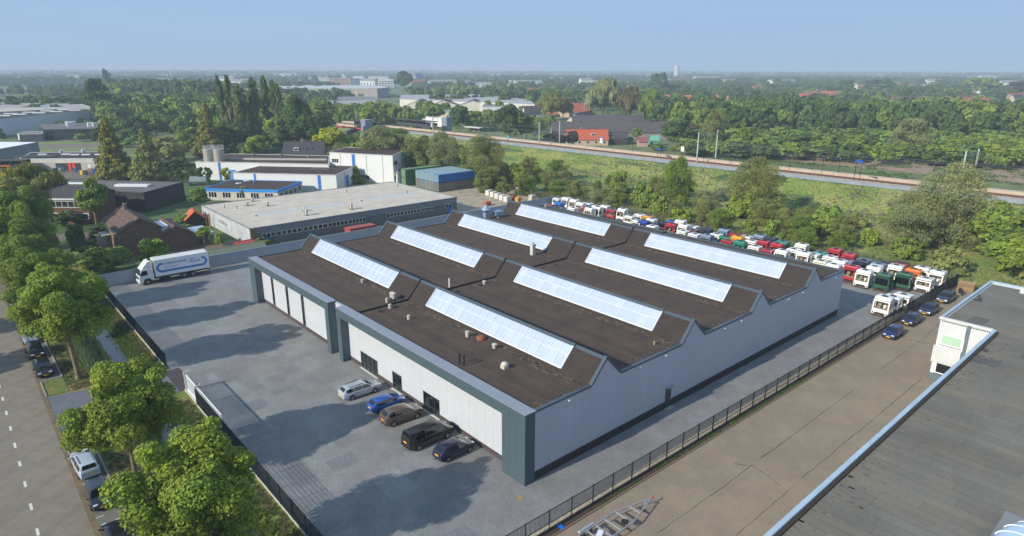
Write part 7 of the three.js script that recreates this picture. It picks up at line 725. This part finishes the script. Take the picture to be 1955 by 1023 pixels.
// the town: rows of houses with orange and grey roofs
{
  const proto = []; for (const [rm, nm] of [[ORT, 'orange'], [REDT, 'red'], [DKT, 'grey'], [BRT, 'brown']]) proto.push([nm, rm]);
  const made = {}; const row = (px, d, turn, nm, rm, L) => { const a = Math.atan((px - 977.5) * Math.cos(PITCH) / FOC), x = CAM.x + Math.cos(YAW - a) * d, z = CAM.z - Math.sin(YAW - a) * d, label = `terraced row of houses with a ${nm} tiled roof in the far town`, group = `far rows with ${nm} roofs`; if (!made[nm]) { made[nm] = house('terraced_row', label, [x, 0, z], turn, 38, 9, 5.4, 9.4, dirty(nm === 'grey' ? 0xd8d2c6 : 0xb99a84), rm, { group, windows: 6, chimney: 0.5 }); } else copyOf(made[nm], [x, 0, z], turn, label, group, [L / 38, 1, 1]); };
  const spot = [[1235, 1400, 640, 820, 10, [1, 0, 0]], [1400, 1560, 560, 780, 9, [0, 1, 0]], [1500, 1620, 800, 1150, 10, [0, 0, 2]], [1580, 1955, 640, 1000, 15, [0, 1, 2, 3]], [1640, 1960, 480, 600, 7, [1, 3, 2]], [840, 1230, 760, 1500, 34, [2, 3, 0, 1, 2]], [1690, 1960, 1000, 1700, 22, [0, 3, 2]], [1300, 1700, 1150, 1900, 26, [0, 1, 3]]];
  for (const [a, b, d0, d1, n, ks] of spot) for (let k = 0; k < n; k++) { const [nm, rm] = proto[pick(ks)]; row(rr(a, b), rr(d0, d1), TB + pick([0, 0.15, -0.3, 1.2]), nm, rm, rr(16, 32)); }
  const hp = (px, py, w, nm, lab, rm, wm, turn = 0.4) => { const g = G(px, py, 0), sc = FOC / pxOf(g)[2]; house(nm, lab, [g.x, 0, g.z], TB + turn, w / sc, 9, 4.4, 9.2, wm, rm, { windows: 2, chimney: 0.7 }); };
  hp(1866, 186, 18, 'detached_house', 'white gabled house beyond the dark wood', mat(0x776f70, 0.9, { map: T.tile }), WHT, 0.9); hp(1920, 190, 30, 'detached_house', 'house with a dull red roof behind the dark wood', REDT, dirty(0xc9b6a4)); hp(1938, 197, 30, 'detached_house', 'low house with a dark blue roof at the wood edge', plain(0x30384c), dirty(0xc9b6a4)); hp(1755, 196, 46, 'detached_house', 'long house with a grey roof and white gables behind the wood', DKT, WHT, 0.2); hp(1262, 172, 46, 'detached_house', 'wide grey roofed house below the water tower', DKT, dirty(0xb8a89a), 0.1);
  treePx('far', 'yellow', 'bright yellow tree behind the dark wood', 1812, 192, 169, 36, { lift: 0.02 }); treePx('far', 'dark', 'big round dark tree in front of the water tower', 1258, 182, 139, 36, { lift: 0.02 }); treePx('far', 'purple', 'dark purple beech among the far houses', 1938, 186, 155, 34, { lift: 0.02 }); treePx('far', 'dark', 'large dark tree beside the far orange roofs', 1612, 184, 152, 34, { lift: 0.02 }); treePx('far', 'dark', 'broad dark far tree in the town', 1678, 180, 151, 54, { lift: 0.02 }); treePx('far', 'mid', 'broad green far tree beside the yellow one', 1866, 180, 148, 70, { lift: 0.02 });
}
// small pale buildings scattered along the far horizon
{
  let proto; for (let k = 0; k < 70; k++) { const px = k < 45 ? rr(760, 1960) : rr(0, 760), d = rr(1100, 3200), a = Math.atan((px - 977.5) * Math.cos(PITCH) / FOC), x = CAM.x + Math.cos(YAW - a) * d, z = CAM.z - Math.sin(YAW - a) * d, label = 'small pale building scattered in the far country', group = 'pale far buildings'; if (!proto) { proto = house('pale_building', label, [x, 0, z], TB, 24, 10, 9, 11, WHT, mat(0x9a9896, 0.9, { map: T.grime }), { cat: 'building', group, windows: 5 }); } else copyOf(proto, [x, 0, z], TB + rr(-0.4, 0.4), label, group, [rr(0.6, 3), rr(0.8, 1.8), rr(0.8, 2)]); }
}
// grass tufts: tall rough grass on the bank, reeds and clumps by the ditch
{
  const tuft = (() => { SEED = 4242; const P = [], I = [], C = []; let b = 0; for (let k = 0; k < 16; k++) { const a = rr(0, 6.28), r = rr(0, 0.3), x = Math.cos(a) * r, z = Math.sin(a) * r, l = rr(-0.25, 0.25), m = rr(-0.25, 0.25), h = rr(0.5, 1), w = rr(0.03, 0.07), t = rr(0.7, 1.3); P.push(x - w * Math.sin(a), 0, z + w * Math.cos(a), x + w * Math.sin(a), 0, z - w * Math.cos(a), x + l, h, z + m); for (let q = 0; q < 3; q++) C.push(t, t, t); I.push(b, b + 1, b + 2); b += 3; } const g = new THREE.BufferGeometry(); g.setAttribute('position', new THREE.Float32BufferAttribute(P, 3)); g.setAttribute('color', new THREE.Float32BufferAttribute(C, 3)); g.setIndex(I); g.computeVertexNormals(); return g; })();
  const sow = (name, label, n, put, mat_, cols) => { const L = []; for (let k = 0; k < n * 4 && L.length < n; k++) { const p = put(); if (p) L.push(p); } const im = new THREE.InstancedMesh(tuft, mat_, L.length), m = new THREE.Matrix4(), q = new THREE.Quaternion(), c = new THREE.Color(); L.forEach(([x, z, h, w], i) => { q.setFromAxisAngle(V(0, 1, 0), rr(0, 6.28)); m.compose(V(x, groundY(x, z), z), q, V(w, h, w)); im.setMatrixAt(i, m); im.setColorAt(i, c.setRGB(...pick(cols)).multiplyScalar(rr(0.8, 1.2))); }); im.name = numbered(name); im.castShadow = im.receiveShadow = true; tag(im, label, 'grass', null, 'stuff'); scene.add(im); };
  SEED = 77; const GM = leaf(1, 1, 1); const green = [0.125, 0.165, 0.055], lush = [0.07, 0.14, 0.025], dry = [0.2, 0.165, 0.085], reed = [0.16, 0.21, 0.11], white = [0.3, 0.3, 0.22];
  sow('bank_grass', 'tall rough grass covering the railway bank', 34000, () => { const z = -240 + 280 * Math.pow(rnd(), 0.6), x = rr(93, railX(z) - 0.4); return [x, z, rr(0.1, 0.34), rr(0.45, 1.1)]; }, GM, [green, green, lush, [0.18, 0.185, 0.08], dry]);
  sow('bank_flowers', 'pale flowering umbels on the railway bank', 700, () => { const z = rr(-120, 20), x = rr(128, railX(z) - 3); if (fbm((x + 300) / 640, (z + 300) / 640, 60, 3, 9) < 0.56) return null; return [x, z, rr(0.6, 1.0), rr(0.8, 1.6)]; }, GM, [white, white, dry]);
  sow('reed_fringe', 'pale reeds along the thicket behind the truck cabs', 3200, () => { const z = rr(-100, 6), x = rr(92.5, 98); return [x, z, rr(1.0, 2.0), rr(0.7, 1.2)]; }, GM, [reed, dry, [0.15, 0.16, 0.07]]);
  sow('field_plants', 'low green plants on the bare soil field', 2600, () => { const z = rr(-110, 10), x = rr(190, 262); if (fbm((x + 300) / 640, (z + 300) / 640, 90, 3, 19) < 0.5) return null; return [x, z, rr(0.4, 1.0), rr(1.0, 2.2)]; }, GM, [green, lush]);
  sow('ditch_reeds', 'grey green reeds standing in the ditch', 2600, () => { const z = rnd() < 0.6 ? rr(-80, -47.2) : rr(-35.5, -6), x = -24.4 + 2.9 * Math.pow(rnd(), 1.2); return [x, z, rr(0.9, 1.7), rr(0.5, 0.9)]; }, GM, [reed, [0.14, 0.21, 0.12], green]);
  sow('ditch_bank_grass', 'lush grass on the ditch bank', 4200, () => { const z = rnd() < 0.5 ? rr(-81, -47) : rr(-35.5, 12), x = rnd() < 0.75 ? rr(-20.2, -18.3) : rr(-24.6, -23.6); return [x, z, rr(0.25, 0.6), rr(0.5, 1.0)]; }, GM, [lush, green, [0.1, 0.16, 0.03]]);
  sow('verge_tufts', 'short tufts on the dry verge', 5200, () => { const z = rnd() < 0.5 ? rr(-84, -46.9) : rr(-36, 14), x = rnd() < 0.5 ? rr(-18.4, -17.4) : rr(-26.8, -24.4); return [x, z, rr(0.08, 0.22), rr(0.4, 0.9)]; }, GM, [green, dry, [0.12, 0.13, 0.045]]);
  sow('kerb_weeds', 'small weeds in the gravel under the bar fence', 240, () => { const x = rr(-10, 60); if (fbm((x + 50) / 200, 0.2, 40, 2, 3) < 0.5) return null; return [x, fenceZ(x) + rr(0.25, 0.7), rr(0.1, 0.25), rr(0.3, 0.7)]; }, GM, [lush]);
}
renderer.render(scene, camera);
